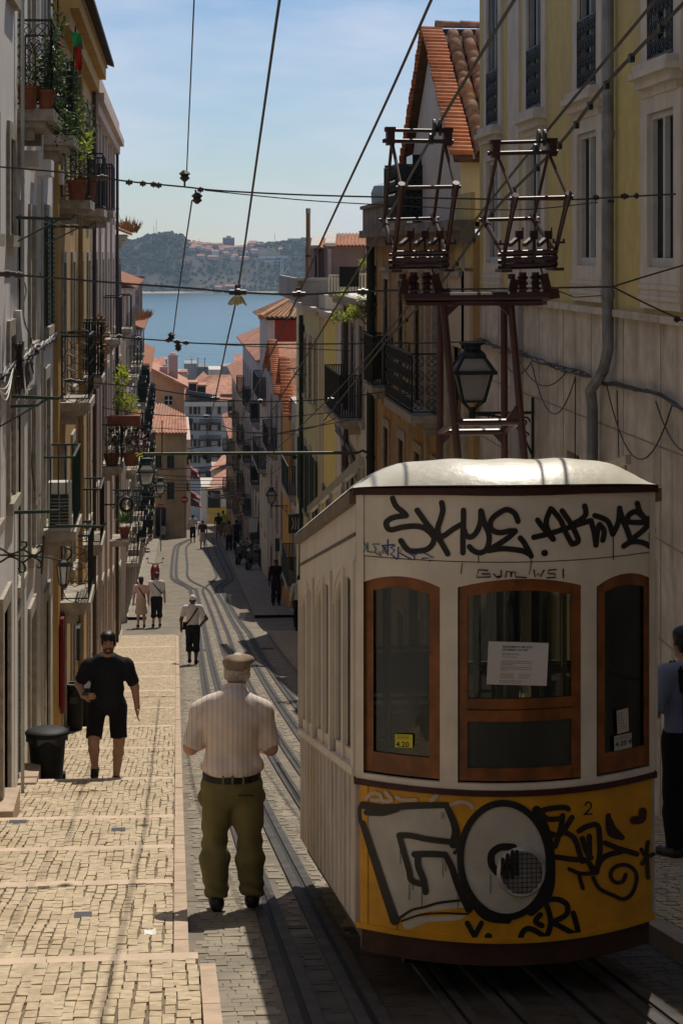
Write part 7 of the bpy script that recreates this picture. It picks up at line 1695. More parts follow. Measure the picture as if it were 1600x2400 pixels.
for k, (px0, px1, py0, py1) in enumerate(((50, 80, 353, 392), (82, 104, 374, 412), (113, 132, 398, 432), (137, 158, 418, 450))):
    hh_ = (H1, H1, H2, H2)[k]; Y = 7872/(415-(px0+6)); a = onX(px0+8, py1, hh_.X); c = onX(px0+8, py0, hh_.X)
    MB().box(hh_.X - .02, hh_.X + .17, a.y - .05, a.y + .55, a.z, c.z).build('shutter_box', bxm, hh_.root)
a = onX(34, 800, H1.X); c = onX(34, 728, H1.X); mb = MB(); mb.hexa([(H1.X, a.y-.1, a.z), (H1.X+.1, a.y-.1, a.z), (H1.X+.1, a.y+.3, a.z), (H1.X, a.y+.3, a.z), (H1.X, a.y-.1, c.z), (H1.X+.07, a.y-.08, c.z), (H1.X+.07, a.y+.28, c.z), (H1.X, a.y+.3, c.z)]); mb.build('meter_box', bxm, H1.root)
# cable run on the white houses
t_ = thing('cable_bundle', 'messy bundle of black and white cables along the white wall at left', 'cables', onX(60, 850, H1.X + .05)); rr = random.Random(12)
base = [onX(px, py, H1.X + .05) for px, py in ((-30, 905), (0, 885), (20, 868), (45, 850), (70, 828), (100, 810))] + [onX(125, 790, H2.X + .05), onX(150, 757, H2.X + .05)]
mb = MB()
for k in range(11): mb.tube([Vector(v) + Vector((rr.uniform(-.02, .05), 0, rr.uniform(-.06, .06))) for v in crom(base, 4)], rr.uniform(.006, .012), 5)
for k in range(16):
    c = base[2].lerp(base[4], rr.random()); pts = [c + Vector((.03, rr.uniform(-.1, .1), 0)), c + Vector((.06, rr.uniform(-.25, .25), -rr.uniform(.1, .35))), c + Vector((.04, rr.uniform(-.3, .3), -rr.uniform(.0, .2))), c + Vector((.03, rr.uniform(-.1, .1), .02))]; mb.tube(crom(pts, 5), .007, 5)
c = onX(42, 860, H1.X + .08); 
for k in range(14): mb.tube(crom([c + Vector((rr.uniform(-.05, .05), rr.uniform(-.15, .15), .25)), c + Vector((rr.uniform(-.03, .06), rr.uniform(-.15, .15), 0)), c + Vector((rr.uniform(-.03, .06), rr.uniform(-.2, .2), -.22))], 4), .009, 5)
mb.build('black_cables', wire_m, t_); mb = MB()
for k in range(3): mb.tube([Vector(v) + Vector((.04, 0, rr.uniform(.0, .08))) for v in crom(base[3:], 5)], .009, 5)
for k in range(3): mb.tube(crom([base[0] + Vector((.05, 0, .05*k)), base[1] + Vector((.06, 0, -.1 - .06*k)), base[2] + Vector((.05, 0, .02))], 5), .007, 5)
mb.build('white_cables', wsash, t_)
mb = MB()
for (pts) in ([(52, 648), (62, 680), (55, 720), (60, 760), (75, 800), (68, 830)], [(95, 640), (100, 690), (97, 740), (95, 805)], [(118, 960), (112, 1010), (100, 1060), (105, 1120), (85, 1185)], [(80, 1000), (75, 1080), (82, 1150)]): mb.tube(crom([onX(px, py, H1.X + .04 if px < 75 else H2.X + .04) for px, py in pts], 5), .008, 5)
mb.build('loose_cables', wire_m, t_)
# drying arms
def arms(lab, rows):
    t_ = thing('drying_arms', lab, 'drying rack', onY(*rows[0][0], rows[0][2]), 'drying arms on the left houses')
    for (a, b_, Y, st) in rows:
        mb = MB(); A_, B_ = onY(*a, Y), onY(*b_, Y); mb.bar(A_, B_, .03, .03); mb.tube([B_, B_ + Vector((.05, 0, .05))], .012, 5)
        if st: mb.tube([B_ - Vector((.1, 0, 0)), onY(*st, Y)], .009, 5)
        mb.build('arm', irong, t_)
    (a, b_, Y, _), (a2, b2, Y2, _) = rows[0], rows[-1]
    if len(rows) > 1:
        for f_ in (.35, .6, .85): MB().tube([onY(*a, Y).lerp(onY(*b_, Y), f_), onY(*a2, Y2).lerp(onY(*b2, Y2), f_)], .003, 4).build('line', wire_l, t_)
arms('upper pair of drying arms with slanting struts on the white house', [((38, 510), (165, 514), 20.2, (42, 566)), ((105, 530), (208, 532), 25.0, (105, 574))])
arms('middle pair of drying arms below the cable bundle', [((28, 929), (140, 934), 20.0, (0, 1000)), ((25, 952), (90, 950), 20.4, None)])
arms('single lower drying arm next to the air conditioner balcony', [((34, 1201), (140, 1198), 20.2, None)])
arms('thin green arm with bent wire under the air conditioner', [((130, 1232), (240, 1234), 25.5, None)])
arms('dark arms on the olive house beside its drainpipe', [((670, 864), (694, 863), 66, (692, 888)), ((690, 878), (716, 879), 62, (714, 900))])

# ---- plants and washing
def plant(label, spots, pots=(), cat='plant', name='potted_plant', dark=True, n=60, size=.09, stems=(), mats=None, group=None):
    c = Vector(spots[0][0]); t_ = thing(name, label, cat, c, group); rr = random.Random(hash(label) % 1000 if False else len(label))
    mb = MB()
    for s_ in spots: nn_, sz_ = (s_[2] if len(s_) > 2 else n), (s_[3] if len(s_) > 3 else size); leaves(mb, s_[0], s_[1], int(nn_*1.3), sz_*.75, rr); leaves(mb, s_[0], [v*1.15 for v in s_[1]], int(nn_*.7), sz_*.55, rr, -.4)
    mb.build('foliage', mats or (leafm if dark else leafy), t_)
    for (p_, w_, h) in pots: MB().lathe(p_, [(w_*.36, 0), (w_*.5, h*.85), (w_*.55, h*.86), (w_*.55, h), (w_*.4, h)], 12).build('pot', terra, t_)
    if stems:
        mb = MB()
        for s_ in stems: mb.tube(crom(s_, 4), .012, 5)
        mb.build('stems', M('stem_brown', (0.08, 0.06, 0.035), 0.9), t_)
    return t_
bx = H2.X + .25; K = 1.09; z = 1.50*K
plant('dry trailing pot plants along the front of the plant balcony', [((bx, 23.3, z+.35), (.18, .12, .25), 70, .12), ((bx+.1, 24, z+.5), (.15, .5, .4), 120, .11), ((bx+.2, 24.4, z+1.0), (.08, .4, .25), 50, .1), ((bx+.22, 23.3, z+.8), (.05, .1, .4), 30, .1)], [((bx-.08, 23.25, z), .24, .26), ((bx+.12, 23.3, z), .2, .22)], stems=[[(bx, 23.3, z+.2), (bx, 23.25, z+.6), (bx-.05, 23.2, z+.75)]])
plant('dark climbing plant hanging through the plant balcony rails', [((bx+.2, 23.9, z+.4), (.1, .7, .6), 260, .1), ((bx+.25, 24.5, z-.1), (.1, .5, .25), 90, .1)])
bx = H3.X + .25; z = 1.48*K
plant('dark creeper covering the second upper balcony', [((bx+.1, 28.5, z+.5), (.14, .8, .6), 320, .1), ((bx+.12, 29.0, z-.1), (.12, .6, .3), 120, .1)])
plant('bright yellow leaved plant poking out under the creeper balcony', [((bx+.28, 29.4, z-.05), (.08, .3, .2), 34, .16), ((bx+.15, 29.6, z+.4), (.05, .1, .15), 12, .14)], dark=False)
bx = H4.X + .25; z = .75*K
plant('dense dark pot plants on the first ochre balcony', [((bx, 31.6, z+.55), (.2, .8, .55), 330, .1), ((bx+.1, 32, z+1.2), (.12, .6, .35), 110, .1)], [((bx, 31.0, z), .3, .3), ((bx+.1, 31.8, z), .34, .36)])
c = onY(186, 128, 23.2)
t_ = thing('flag', 'green and red flag hanging from the plant balcony', 'flag', c)
gf = M('flag_green', (0.03, 0.32, 0.12), 0.8, .1, 6); rf_ = M('flag_red', (0.5, 0.02, 0.015), 0.8, .1, 6)
mb = MB().grid(lambda u, v: onY(172 + 24*u - 6*(1-v), 72 + 36*v + 8*u, 23.2) + Vector((0, .04*math.sin(6*u+4*v), 0)), 6, 6); mb.build('green_cloth', gf, t_); mb = MB().grid(lambda u, v: onY(177 + 15*u, 106 + 58*v, 23.22) + Vector((0, .05*math.sin(7*u+3*v), 0)), 6, 8); mb.build('red_cloth', rf_, t_)
MB().tube([onY(172, 165, 23.25), onY(178, 60, 23.25)], .01, 6).build('pole', iron, t_)
t_ = thing('pennant', 'small pink and orange pennant on the plant balcony', 'flag', onY(146, 100, 22.9)); MB().prism([onY(143, 88, 22.9), onY(153, 108, 22.9), onY(142, 104, 22.9)], (0, .01, 0)).build('pink_cloth', M('cloth_pink', (.6, .2, .3), .8), t_); MB().prism([onY(132, 98, 22.9), onY(140, 112, 22.9), onY(150, 112, 22.9), onY(136, 106, 22.9)], (0, .01, 0)).build('orange_cloth', M('cloth_orange', (.6, .28, .05), .8), t_)
# flower boxes of the pink house
bx = H5.X + .3; z = -4.6*K; Y0 = 49.7
t_ = plant('lush yellow green plants in hanging flower boxes on the pink house', [((bx+.25, Y0-.3, z+1.45), (.26, .6, .22), 260, .14), ((bx+.15, Y0, z+2.0), (.14, .4, .35), 90, .2), ((bx+.5, Y0-.5, z+1.25), (.1, .3, .1), 60, .1)], dark=False)
MB().box(bx-.15, bx+.62, Y0-1.1, Y0-.8, z+.95, z+1.2).build('flower_box', terra, t_); MB().box(bx+.38, bx+.62, Y0-.8, Y0+.9, z+.95, z+1.2).build('flower_box', terra, t_)
t_ = plant('dark and wine red trailing plants below the flower boxes', [((bx+.1, Y0-.6, z+.55), (.32, .5, .35), 260, .13)], mats=leafm); mb = MB(); leaves(mb, (bx+.6, Y0-.3, z+.5), (.2, .5, .35), 140, .12, random.Random(2)); mb.build('wine_foliage', M('leaf_wine', (0.10, 0.02, 0.02), 0.6, .4, 9), t_); mb = MB(); leaves(mb, (bx+.5, Y0-.9, z+.25), (.2, .2, .1), 50, .1, random.Random(3)); mb.build('yellow_foliage', leafy, t_)
for x_ in (bx-.05, bx+.4): MB().lathe((x_, Y0-.9, z+.0), [(.13, 0), (.19, .26), (.2, .3), (.1, .3)], 12).build('pot', terra, t_)
t_ = plant('spiky palm like pot plant on the lower balcony before the couple', [], ) if False else None
c = onY(292, 1235, 56); t_ = thing('potted_plant', 'spiky green pot plant on the lower balcony above the couple', 'plant', c); mb = MB(); rr = random.Random(5)
for k in range(40): a = rr.uniform(0, 6.28); mb.leaf(c + Vector((0, 0, .1)), rr.uniform(.3, .55), .05, (math.cos(a), math.sin(a), rr.uniform(.1, 1.6)), (0, 0, 1))
mb.build('foliage', M('leaf_fresh', (0.07, 0.14, 0.03), 0.5, .3, 9, bump=0), t_); MB().lathe(c - Vector((0, 0, .3)), [(.1, 0), (.15, .26), (.16, .3), (.1, .3)], 12).build('pot', terra, t_)
MB().box(H5.X, H5.X + .5, 55.4, 56.8, c.z-.45, c.z-.3).build('ledge', stone, H5.root)
plant('dry bush on the dark balcony of the ochre house', [((H4.X+.35, 37.6, -1.6), (.14, .5, .5), 160, .12)], mats=dryl)
# weeds on roof edges
def weeds(label, pts, n, s_):
    t_ = thing('roof_weeds', label, 'weeds', pts[0]); mb = MB(); rr = random.Random(n)
    for _ in range(n):
        k = rr.randrange(len(pts)-1); p_ = Vector(pts[k]).lerp(Vector(pts[k+1]), rr.random()) + Vector((rr.uniform(-.15, .15), 0, 0)); mb.leaf(p_, s_*rr.uniform(.4, 1.3), s_*.14, (rr.uniform(-.7, .7), rr.uniform(-.7, .7), 1), (rr.uniform(-1, 1), rr.uniform(-1, 1), 0))
    mb.build('blades', dryl, t_)
weeds('rusty weeds growing on the eave of the cream house', [(H6.X+.1, 61.5, .75), (H6.X+.36, 64.6, .68), (H6.X+.4, 65, .66)], 170, .4)
weeds('dry weeds spread over the tiled eave below the lane', [(H8.X-.4, 91, -3.0), (H8.X+.1, 98, -3.15), (H8.X+.42, 105, -3.2)], 260, .45)
# creeper on the right
sc = lambda px, py, Y=44.2: onY(px, py, Y)
st = [[sc(880, 800), sc(862, 765), sc(840, 742), sc(815, 740)], [sc(880, 800), sc(868, 760), sc(850, 728), sc(835, 712)], [sc(882, 780), sc(876, 740), sc(872, 700), sc(880, 640)], [sc(870, 770), sc(862, 740), sc(868, 700), sc(860, 690)]]
t_ = plant('tall yellow green creeper branching over the grey white house on the right', [(sc(806, 742), (.28, .3, .12), 90, .17), (sc(835, 730), (.2, .3, .14), 60, .17), (sc(803, 690), (.16, .2, .06), 28, .15), (sc(858, 700), (.22, .3, .18), 70, .15), (sc(862, 618), (.18, .2, .1), 60, .14), (sc(876, 640), (.1, .2, .07), 24, .14), (sc(866, 668), (.06, .1, .04), 14, .12)], dark=False, stems=st)
mb = MB(); rr = random.Random(8)
for (px, py, rx_, rz_, n_) in ((892, 650, .14, .35, 150), (882, 720, .22, .25, 150), (885, 800, .25, .3, 260), (888, 840, .22, .28, 200), (905, 820, .3, .25, 150)): leaves(mb, sc(px, py, 43.6), (rx_, .4, rz_), n_, .17, rr, -.1)
mb.build('dark_foliage', leafm, t_)

# ---- parked two wheelers
def scooter(label, c, head, col, s=1.0, front=True):
    t_ = thing('motor_scooter', label, 'scooter', c, 'parked scooters'); x, y, z = c; ca, sa = math.cos(head), math.sin(head)
    T = lambda a, b_, h: Vector((x + (a*ca - b_*sa)*s, y + (a*sa + b_*ca)*s, z + h*s))      # a: sideways, b: forwards
    for b_ in (.6, -.6):
        mb = MB(); mb.tube([T(0, b_ + .2*math.cos(2*math.pi*k/16), .23 + .2*math.sin(2*math.pi*k/16)) for k in range(17)], .055*s, 6, cap=False); mb.build('tyre', binm, t_); MB().tube([T(-.03, b_, .23), T(.03, b_, .23)], .12*s, 10).build('rim', steelg, t_)
    bm = M('scooter_' + col[0], col[1], 0.3, .1, 4, bump=0, spec=.5)
    mb = MB(); mb.prism([T(-.17, .42, .3), T(.17, .42, .3), T(.2, .52, .75), T(.12, .45, .98), T(-.12, .45, .98), T(-.2, .52, .75)], T(0, .1, 0) - T(0, 0, 0)); mb.prism([T(-.13, -.75, .45), T(-.13, -.1, .35), T(-.13, -.15, .7), T(-.13, -.85, .74)], T(.26, 0, 0) - T(0, 0, 0)); mb.prism([T(-.13, -.1, .28), T(-.13, .45, .28), T(-.13, .45, .33), T(-.13, -.1, .36)], T(.26, 0, 0) - T(0, 0, 0)); mb.prism([T(-.07, .45, .5), T(-.07, .85, .42), T(-.07, .7, .5), T(-.07, .45, .6)], T(.14, 0, 0) - T(0, 0, 0)); mb.build('bodywork', bm, t_)
    mb = MB(); mb.prism([T(-.14, -.8, .74), T(-.14, -.1, .7), T(-.14, -.12, .8), T(-.14, -.78, .84)], T(.28, 0, 0) - T(0, 0, 0)); mb.build('seat', binm, t_)
    mb = MB(); mb.tube([T(0, .55, .3), T(0, .45, 1.0)], .03*s, 6); mb.tube([T(-.34, .36, 1.05), T(0, .47, 1.0), T(.34, .36, 1.05)], .018*s, 6)
    for a in (-1, 1): mb.tube([T(a*.28, .4, 1.04), T(a*.34, .42, 1.22)], .008*s, 5); mb.lathe(T(a*.34, .42, 1.2), [(.02, 0), (.06*s, .03), (.02, .07)], 8)
    mb.build('handlebar', iron, t_); MB().lathe(T(0, .58, .9), [(.02, -.06*s), (.08*s, -.02), (.08*s, .03), (.02, .07*s)], 10).build('headlight', lglass, t_); return t_
p = onG(364, 1372); scooter('red motorcycle parked at the left past the couple', (p.x, p.y, g(p.y)), math.pi, ('red', (0.35, 0.015, 0.02)), 1.0)
p = onG(383, 1262); scooter('white scooter parked before the dark doorway at the bend', (p.x, p.y, g(p.y)), math.pi, ('white', (0.6, 0.6, 0.6)), .9)
p = onG(598, 1338); scooter('black scooter parked on the shaded right pavement', (p.x, p.y, g(p.y) + .09), 2.6, ('black', (0.02, 0.02, 0.02)), 1.1)
p = onG(585, 1330); scooter('second dark scooter behind the black one on the right', (p.x - .25, p.y + 1.5, g(p.y+1.5) + .09), 2.7, ('dark', (0.03, 0.025, 0.025)), 1.1)
# dark doorway of the corner house
a, c = onY(365, 1256, 139.9), onY(389, 1190, 139.9)
o = MB().box(a.x, c.x, 139.85, 140.0, a.z, c.z).build('garage_door', dglass, bpy.context.scene.objects['corner_house'])
# ================================================================ PEOPLE (smooth distance-field bodies)
class Field:
    def __init__(s, lo, hi, vox):
        s.lo = np.array(lo, np.float32); s.vox = vox; s.n = np.ceil((np.array(hi) - np.array(lo)) / vox).astype(int) + 1
        ax = [s.lo[i] + vox * np.arange(s.n[i], dtype=np.float32) for i in range(3)]
        s.X, s.Y, s.Z = np.meshgrid(*ax, indexing='ij'); s.d = np.full(s.X.shape, 9.0, np.float32)
    def sub(s, lo, hi):
        a = np.clip(np.floor((np.array(lo) - s.lo) / s.vox).astype(int), 0, s.n - 1); b = np.clip(np.ceil((np.array(hi) - s.lo) / s.vox).astype(int) + 1, 1, s.n)
        return tuple(slice(a[i], max(b[i], a[i]+1)) for i in range(3))
    def smin(s, sl, e, k):
        d = s.d[sl]
        if k <= 0: s.d[sl] = np.minimum(d, e); return
        h = np.clip(0.5 + 0.5 * (d - e) / k, 0, 1); s.d[sl] = d * (1 - h) + e * h - k * h * (1 - h)
    def cap(s, a, b, ra, rb, k=.03, flat=False):
        a, b = np.array(a, np.float32), np.array(b, np.float32); m = max(ra, rb) + max(k*2, .03) + s.vox*2
        sl = s.sub(np.minimum(a, b) - m, np.maximum(a, b) + m); x, y, z = s.X[sl]-a[0], s.Y[sl]-a[1], s.Z[sl]-a[2]; ab = b - a; L2 = float(ab @ ab) + 1e-9
        t = (x*ab[0] + y*ab[1] + z*ab[2]) / L2; tc = np.clip(t, 0, 1)
        e = np.sqrt((x - tc*ab[0])**2 + (y - tc*ab[1])**2 + (z - tc*ab[2])**2) - (ra + (rb - ra) * tc)
        if flat: e = np.maximum(e, (t - 1) * math.sqrt(L2))
        s.smin(sl, e, k); return s
    def ell(s, c, r, k=.03, rx=0.0, rz=0.0):
        c = np.array(c, np.float32); r = np.array(r, np.float32); m = float(max(r)) + max(k*2, .03) + s.vox*2; sl = s.sub(c - m, c + m)
        x, y, z = s.X[sl]-c[0], s.Y[sl]-c[1], s.Z[sl]-c[2]
        if rx: cs, sn = math.cos(rx), math.sin(rx); y, z = y*cs + z*sn, -y*sn + z*cs
        if rz: cs, sn = math.cos(rz), math.sin(rz); x, y = x*cs + y*sn, -x*sn + y*cs
        k0 = np.sqrt((x/r[0])**2 + (y/r[1])**2 + (z/r[2])**2); k1 = np.sqrt((x/r[0]**2)**2 + (y/r[1]**2)**2 + (z/r[2]**2)**2) + 1e-6
        s.smin(sl, k0 * (k0 - 1) / k1, k); return s
    def below(s, z): s.d = np.maximum(s.d, s.Z - z); return s
    def above(s, z): s.d = np.maximum(s.d, z - s.Z); return s
    def plane(s, p, n): n = np.array(n, np.float32); n = n / np.linalg.norm(n); s.d = np.maximum(s.d, (s.X-p[0])*n[0] + (s.Y-p[1])*n[1] + (s.Z-p[2])*n[2]); return s
    def carve(s, c, r):
        c = np.array(c); r = np.array(r); k0 = np.sqrt(((s.X-c[0])/r[0])**2 + ((s.Y-c[1])/r[1])**2 + ((s.Z-c[2])/r[2])**2); s.d = np.maximum(s.d, -(k0 - 1) * float(min(r))); return s
    def folds(s, amp, f=(18, 18, 26), seed=0):
        s.d = s.d + (amp * (np.sin(s.X*f[0] + s.Z*7 + seed) * np.cos(s.Z*f[2] + s.X*11 + 2*seed) + .6*np.sin(s.Y*f[1]*1.3 + s.Z*f[2]*.7 + seed))).astype(np.float32); return s
    def nets(s):
        d = s.d; ins = d < 0; n = s.n
        c = [(i, j, k) for i in (0, 1) for j in (0, 1) for k in (0, 1)]
        v = lambda o: d[o[0]:n[0]-1+o[0], o[1]:n[1]-1+o[1], o[2]:n[2]-1+o[2]]
        sm = sum((v(o) < 0).astype(np.int8) for o in c); act = (sm > 0) & (sm < 8)
        idx = np.argwhere(act); ids = -np.ones(act.shape, np.int64); ids[act] = np.arange(len(idx))
        P = np.zeros((len(idx), 3)); W = np.zeros(len(idx)); I = tuple(idx.T)
        for ax in range(3):
            for o in c:
                if o[ax]: continue
                o2 = list(o); o2[ax] = 1; a = v(o)[I]; b = v(tuple(o2))[I]; m = (a < 0) != (b < 0); t = np.where(m, a / np.where(a - b == 0, 1, a - b), 0)
                q = idx + np.array(o); q = q.astype(float); q[:, ax] += t; P[m] += q[m]; W[m] += 1
        P = s.lo + s.vox * P / W[:, None]; F = []
        for ax in range(3):
            u, w = (ax+1) % 3, (ax+2) % 3
            a = [slice(None)]*3; b = [slice(None)]*3; a[ax] = slice(0, -1); b[ax] = slice(1, None)
            A, B = ins[tuple(a)], ins[tuple(b)]; e = np.argwhere(A != B); e = e[(e[:, u] > 0) & (e[:, w] > 0) & (e[:, u] < n[u]-1) & (e[:, w] < n[w]-1)]
            if not len(e): continue
            def cell(du, dw): q = e.copy(); q[:, u] -= du; q[:, w] -= dw; return ids[tuple(q.T)]
            Q = np.stack([cell(1, 1), cell(0, 1), cell(0, 0), cell(1, 0)], 1); fl = ~A[tuple(e.T)]; Q[fl] = Q[fl][:, ::-1]; F.append(Q[(Q >= 0).all(1)])
        return P, np.concatenate(F)
skin_a = M('skin_tan', (0.42, 0.225, 0.14), 0.55, .1, 12, bump=.03, spec=.4); skin_b = M('skin_pale', (0.50, 0.28, 0.20), 0.55, .1, 12, bump=.03, spec=.4); skin_c = M('skin_dark', (0.10, 0.05, 0.032), 0.5, .1, 12, bump=.03, spec=.4)
hair_k = M('hair_black', (0.010, 0.008, 0.007), 0.5, .3, 40, bump=.2, bsc=90); hair_g = M('hair_grey', (0.42, 0.38, 0.32), 0.7, .25, 60, bump=.3, bsc=90); hair_b = M('hair_brown', (0.05, 0.028, 0.016), 0.55, .3, 40, bump=.2)
shoe_k = M('shoe_black', (0.012, 0.011, 0.011), 0.4, .2, 10, bump=.03)
def cloth(name, col, var=.08, **kw): return M('cloth_' + name, col, .9, var, 6, bump=.2, bsc=140, spec=.15, **kw)
V3 = lambda *p: np.array(p, float)
def person(label, px, py, h, heading, pose=None, skin=skin_a, hair=None, hairstyle='short', top=None, bottom=None, shoes=shoe_k, sleeve=.75, hem=.93, bot='shorts', botlen=.55, girth=1.0, vox=.02, cap=None, extra=None, Y=None, group=None, z=None, face=False, fold=.004, hat=None, off=0.0, hands=False, blouse=False):
    p = onG(px, py, off); base = Vector((p.x, p.y, (g(p.y) if z is None else z(p.y)) + off)) if Y is None else Vector((onY(px, py, Y).x, Y, (g(Y) if z is None else z(Y)) + off))
    t_ = thing('person', label, 'person', base, group); S = h / 1.75; ch, sh_ = math.cos(heading), math.sin(heading)
    J = dict(pelvis=V3(0, 0, .95), chest=V3(0, -.01, 1.28), neck=V3(0, -.01, 1.50), head=V3(0, .02, 1.635))
    for sd, sg in (('l', -1), ('r', 1)):
        J.update({sd+'sh': V3(sg*.185, -.01, 1.42), sd+'el': V3(sg*.25, -.03, 1.13), sd+'wr': V3(sg*.265, .05, .88), sd+'hip': V3(sg*.09, 0, .90), sd+'kn': V3(sg*.10, .015, .49), sd+'an': V3(sg*.105, -.02, .08), sd+'toe': V3(sg*.125, .15, .03)})
    for k, v in (pose or {}).items(): J[k] = V3(*v)
    gx = girth
    def torso(f, e=0.0, lo=True):
        pv, cs, nk = J['pelvis'], J['chest'], J['neck']
        f.ell(pv + V3(0, -.01, 0), (.158*gx+e, .112*gx+e, .13+e), .04); f.ell((pv+cs)/2 + V3(0, .012*gx, 0), (.145*gx+e, .105*gx**1.4+e, .17+e), .06); f.ell(cs + V3(0, 0, .02), (.165*gx+e, .112*gx+e, .17+e), .05)
        for sd in 'lr':
            f.cap(cs + V3(0, -.01, .15), J[sd+'sh'], .062*gx+e, .060+e*.8, .06); f.cap(nk + V3(0, -.02, -.02), J[sd+'sh'] + V3(0, -.005, .012), .052+e*.6, .046+e*.5, .06)
    def arm(f, sd, e=0.0, upto=9.0, flat=False):
        a, b, c = J[sd+'sh'], J[sd+'el'], J[sd+'wr']; L1 = 1.0
        if upto <= 1: f.cap(a, a + (b-a)*upto, .058*gx**.6+e, .048*gx**.6+e*1.15, .035, flat); return
        f.cap(a, b, .058*gx**.6+e, .045*gx**.6+e, .035); 
        if upto > 1: f.cap(b, b + (c-b)*min(1, upto-1), .044*gx**.5+e, .031+e, .02, flat and upto < 2)
    def leg(f, sd, e=0.0, upto=9.0, flat=False, eb=None):
        a, b, c = J[sd+'hip'], J[sd+'kn'], J[sd+'an']; eb = e if eb is None else eb
        if upto <= 1: f.cap(a, a + (b-a)*upto, .088*gx**.8+e, .066*gx**.6+eb, .03, flat); return
        f.cap(a, b, .088*gx**.8+e, .058*gx**.5+e, .03); m = b + (c-b)*.3 + V3(0, -.012, 0); f.cap(b, m, .055*gx**.5+e, .056*gx**.5+eb, .02); f.cap(m, b + (c-b)*min(1, upto-1), .056*gx**.5+eb, .036+eb, .02, flat)
    pts = np.array(list(J.values())); lo, hi = pts.min(0) - .27*max(1, gx**.5), pts.max(0) + .27; lo[2] = -.03; hi[2] = J['head'][2] + .2
    def out(f, name, m_, par=t_, smooth=True):
        P, Q = f.nets()
        if not len(Q): return None
        mb = MB(); P = P * S; x = P[:, 0]*ch - P[:, 1]*sh_ + base.x; y = P[:, 0]*sh_ + P[:, 1]*ch + base.y; z_ = P[:, 2] + base.z
        mb.v = list(zip(x.tolist(), y.tolist(), z_.tolist())); mb.f = [tuple(q) for q in Q.tolist()]; mb.mi = [0]*len(mb.f); return mb.build(name, m_, par, smooth=smooth)
    # body, one continuous surface
    f = Field(lo, hi, vox); torso(f, -.012); hd = J['head']
    f.cap(J['neck'] + V3(0, 0, -.06), hd + V3(0, -.015, -.06), .058*gx**.4, .052*gx**.4, .03)
    f.ell(hd, (.076, .096, .118), .02); f.ell(hd + V3(0, .035, -.068), (.056*gx**.3, .062, .06), .02); f.cap(hd + V3(0, .09, .0), hd + V3(0, .108, -.032), .010, .015, .012)
    for sg in (-1, 1): f.ell(hd + V3(sg*.079, -.008, -.015), (.012, .022, .034), .008)
    if face: 
        for sg in (-1, 1): f.carve(hd + V3(sg*.032, .108, .008), (.019, .022, .012)); f.cap(hd + V3(sg*.012, .094, .026), hd + V3(sg*.052, .082, .026), .010, .008, .008)
    for sd, sg in (('l', -1), ('r', 1)):
        arm(f, sd); leg(f, sd); w_, el = J[sd+'wr'], J[sd+'el']; dr = w_ - el; dr = dr / np.linalg.norm(dr)
        hn = J.get(sd+'hand'); dr2 = dr if hn is None else (hn - w_) / np.linalg.norm(hn - w_)
        if hands:
            side = np.cross(dr2, V3(sg, 0, 0)); side = side / (np.linalg.norm(side) + 1e-6); nn = np.cross(side, dr2); pm_ = w_ + dr2*.05
            f.cap(w_, w_ + dr2*.03, .028, .03, .02); f.cap(pm_ + side*.018, pm_ + dr2*.035 + side*.024, .019, .017, .015); f.cap(pm_ - side*.018, pm_ + dr2*.035 - side*.024, .019, .017, .015)
            curl = J.get(sd+'curl', V3(.35, 0, 0))[0]
            for q_, ln in ((-1.5, .062), (-.5, .074), (.5, .078), (1.5, .068)):
                r0 = pm_ + dr2*.042 + side*(q_*.0195); bd = dr2*math.cos(curl) - nn*sg*math.sin(curl)*1.0; m_ = r0 + (dr2 + bd)/np.linalg.norm(dr2 + bd)*ln*.55; tip = m_ + bd*ln*.5
                f.cap(r0, m_, .0095, .009, .006); f.cap(m_, tip, .009, .0078, .004)
            th = pm_ - dr2*.02 + side*.026; f.cap(th, th + side*.03 + dr2*.025 - nn*sg*.01, .014, .011, .012); f.cap(th + side*.03 + dr2*.025 - nn*sg*.01, th + side*.036 + dr2*.058 - nn*sg*.018, .0105, .009, .005)
        else: f.cap(w_, w_ + dr2*.07, .030, .034, .02); f.cap(w_ + dr2*.06, w_ + dr2*.15 + V3(0, .015, 0), .032, .018, .02); f.cap(w_ + dr2*.03, w_ + dr2*.09 + V3(-sg*.03, .03, 0), .014, .011, .012)
        an, to = J[sd+'an'], J[sd+'toe']; f.cap(an, an + (to-an)*.2 + V3(0, 0, -.03), .04, .036, .02); f.cap(an + V3(0, -.03, -.035), to, .036, .026, .03)
    out(f, 'body', skin)
    # clothes
    if bottom:
        f = Field(lo, hi, vox)
        e = (.016 if girth < 1.25 else .004) if bot != 'trousers' else .018
        f.ell(J['pelvis'] + V3(0, -.01, -.05 if blouse else 0), (.158*gx+e, .115*gx+e, .13+e), .04)
        if bot in ('skirt', 'dress'):
            c = (J['lhip'] + J['rhip'])/2; b_ = V3(c[0], c[1], .90 - (.90-.05)*botlen); f.cap(c + V3(0, 0, .02), b_ + V3(.05, 0, 0), .15*gx, .17*gx, .05, True); f.cap(c + V3(0, 0, .02), b_ - V3(.05, 0, 0), .15*gx, .17*gx, .05, True); f.above(float(b_[2]))
        else:
            for sd in 'lr': leg(f, sd, e + .004, botlen*2 if bot == 'shorts' else botlen*2, True, e + ((.02 if girth < 1.25 else .012) if bot == 'shorts' else .022))
        f.folds(fold, (16, 14, 17), 3)
        if vox < .01: Z, X_ = f.Z, f.X; f.d = f.d + (.007*np.exp(-((Z-.13)/.09)**2)*np.sin(Z*78 + X_*22 + 9*f.Y) + .006*np.exp(-((Z-.46)/.12)**2)*np.sin(Z*52 + f.Y*34 + X_*30) + .004*np.sin(X_*52 + Z*9)*np.clip((.9-Z)*2, 0, 1)).astype(np.float32)
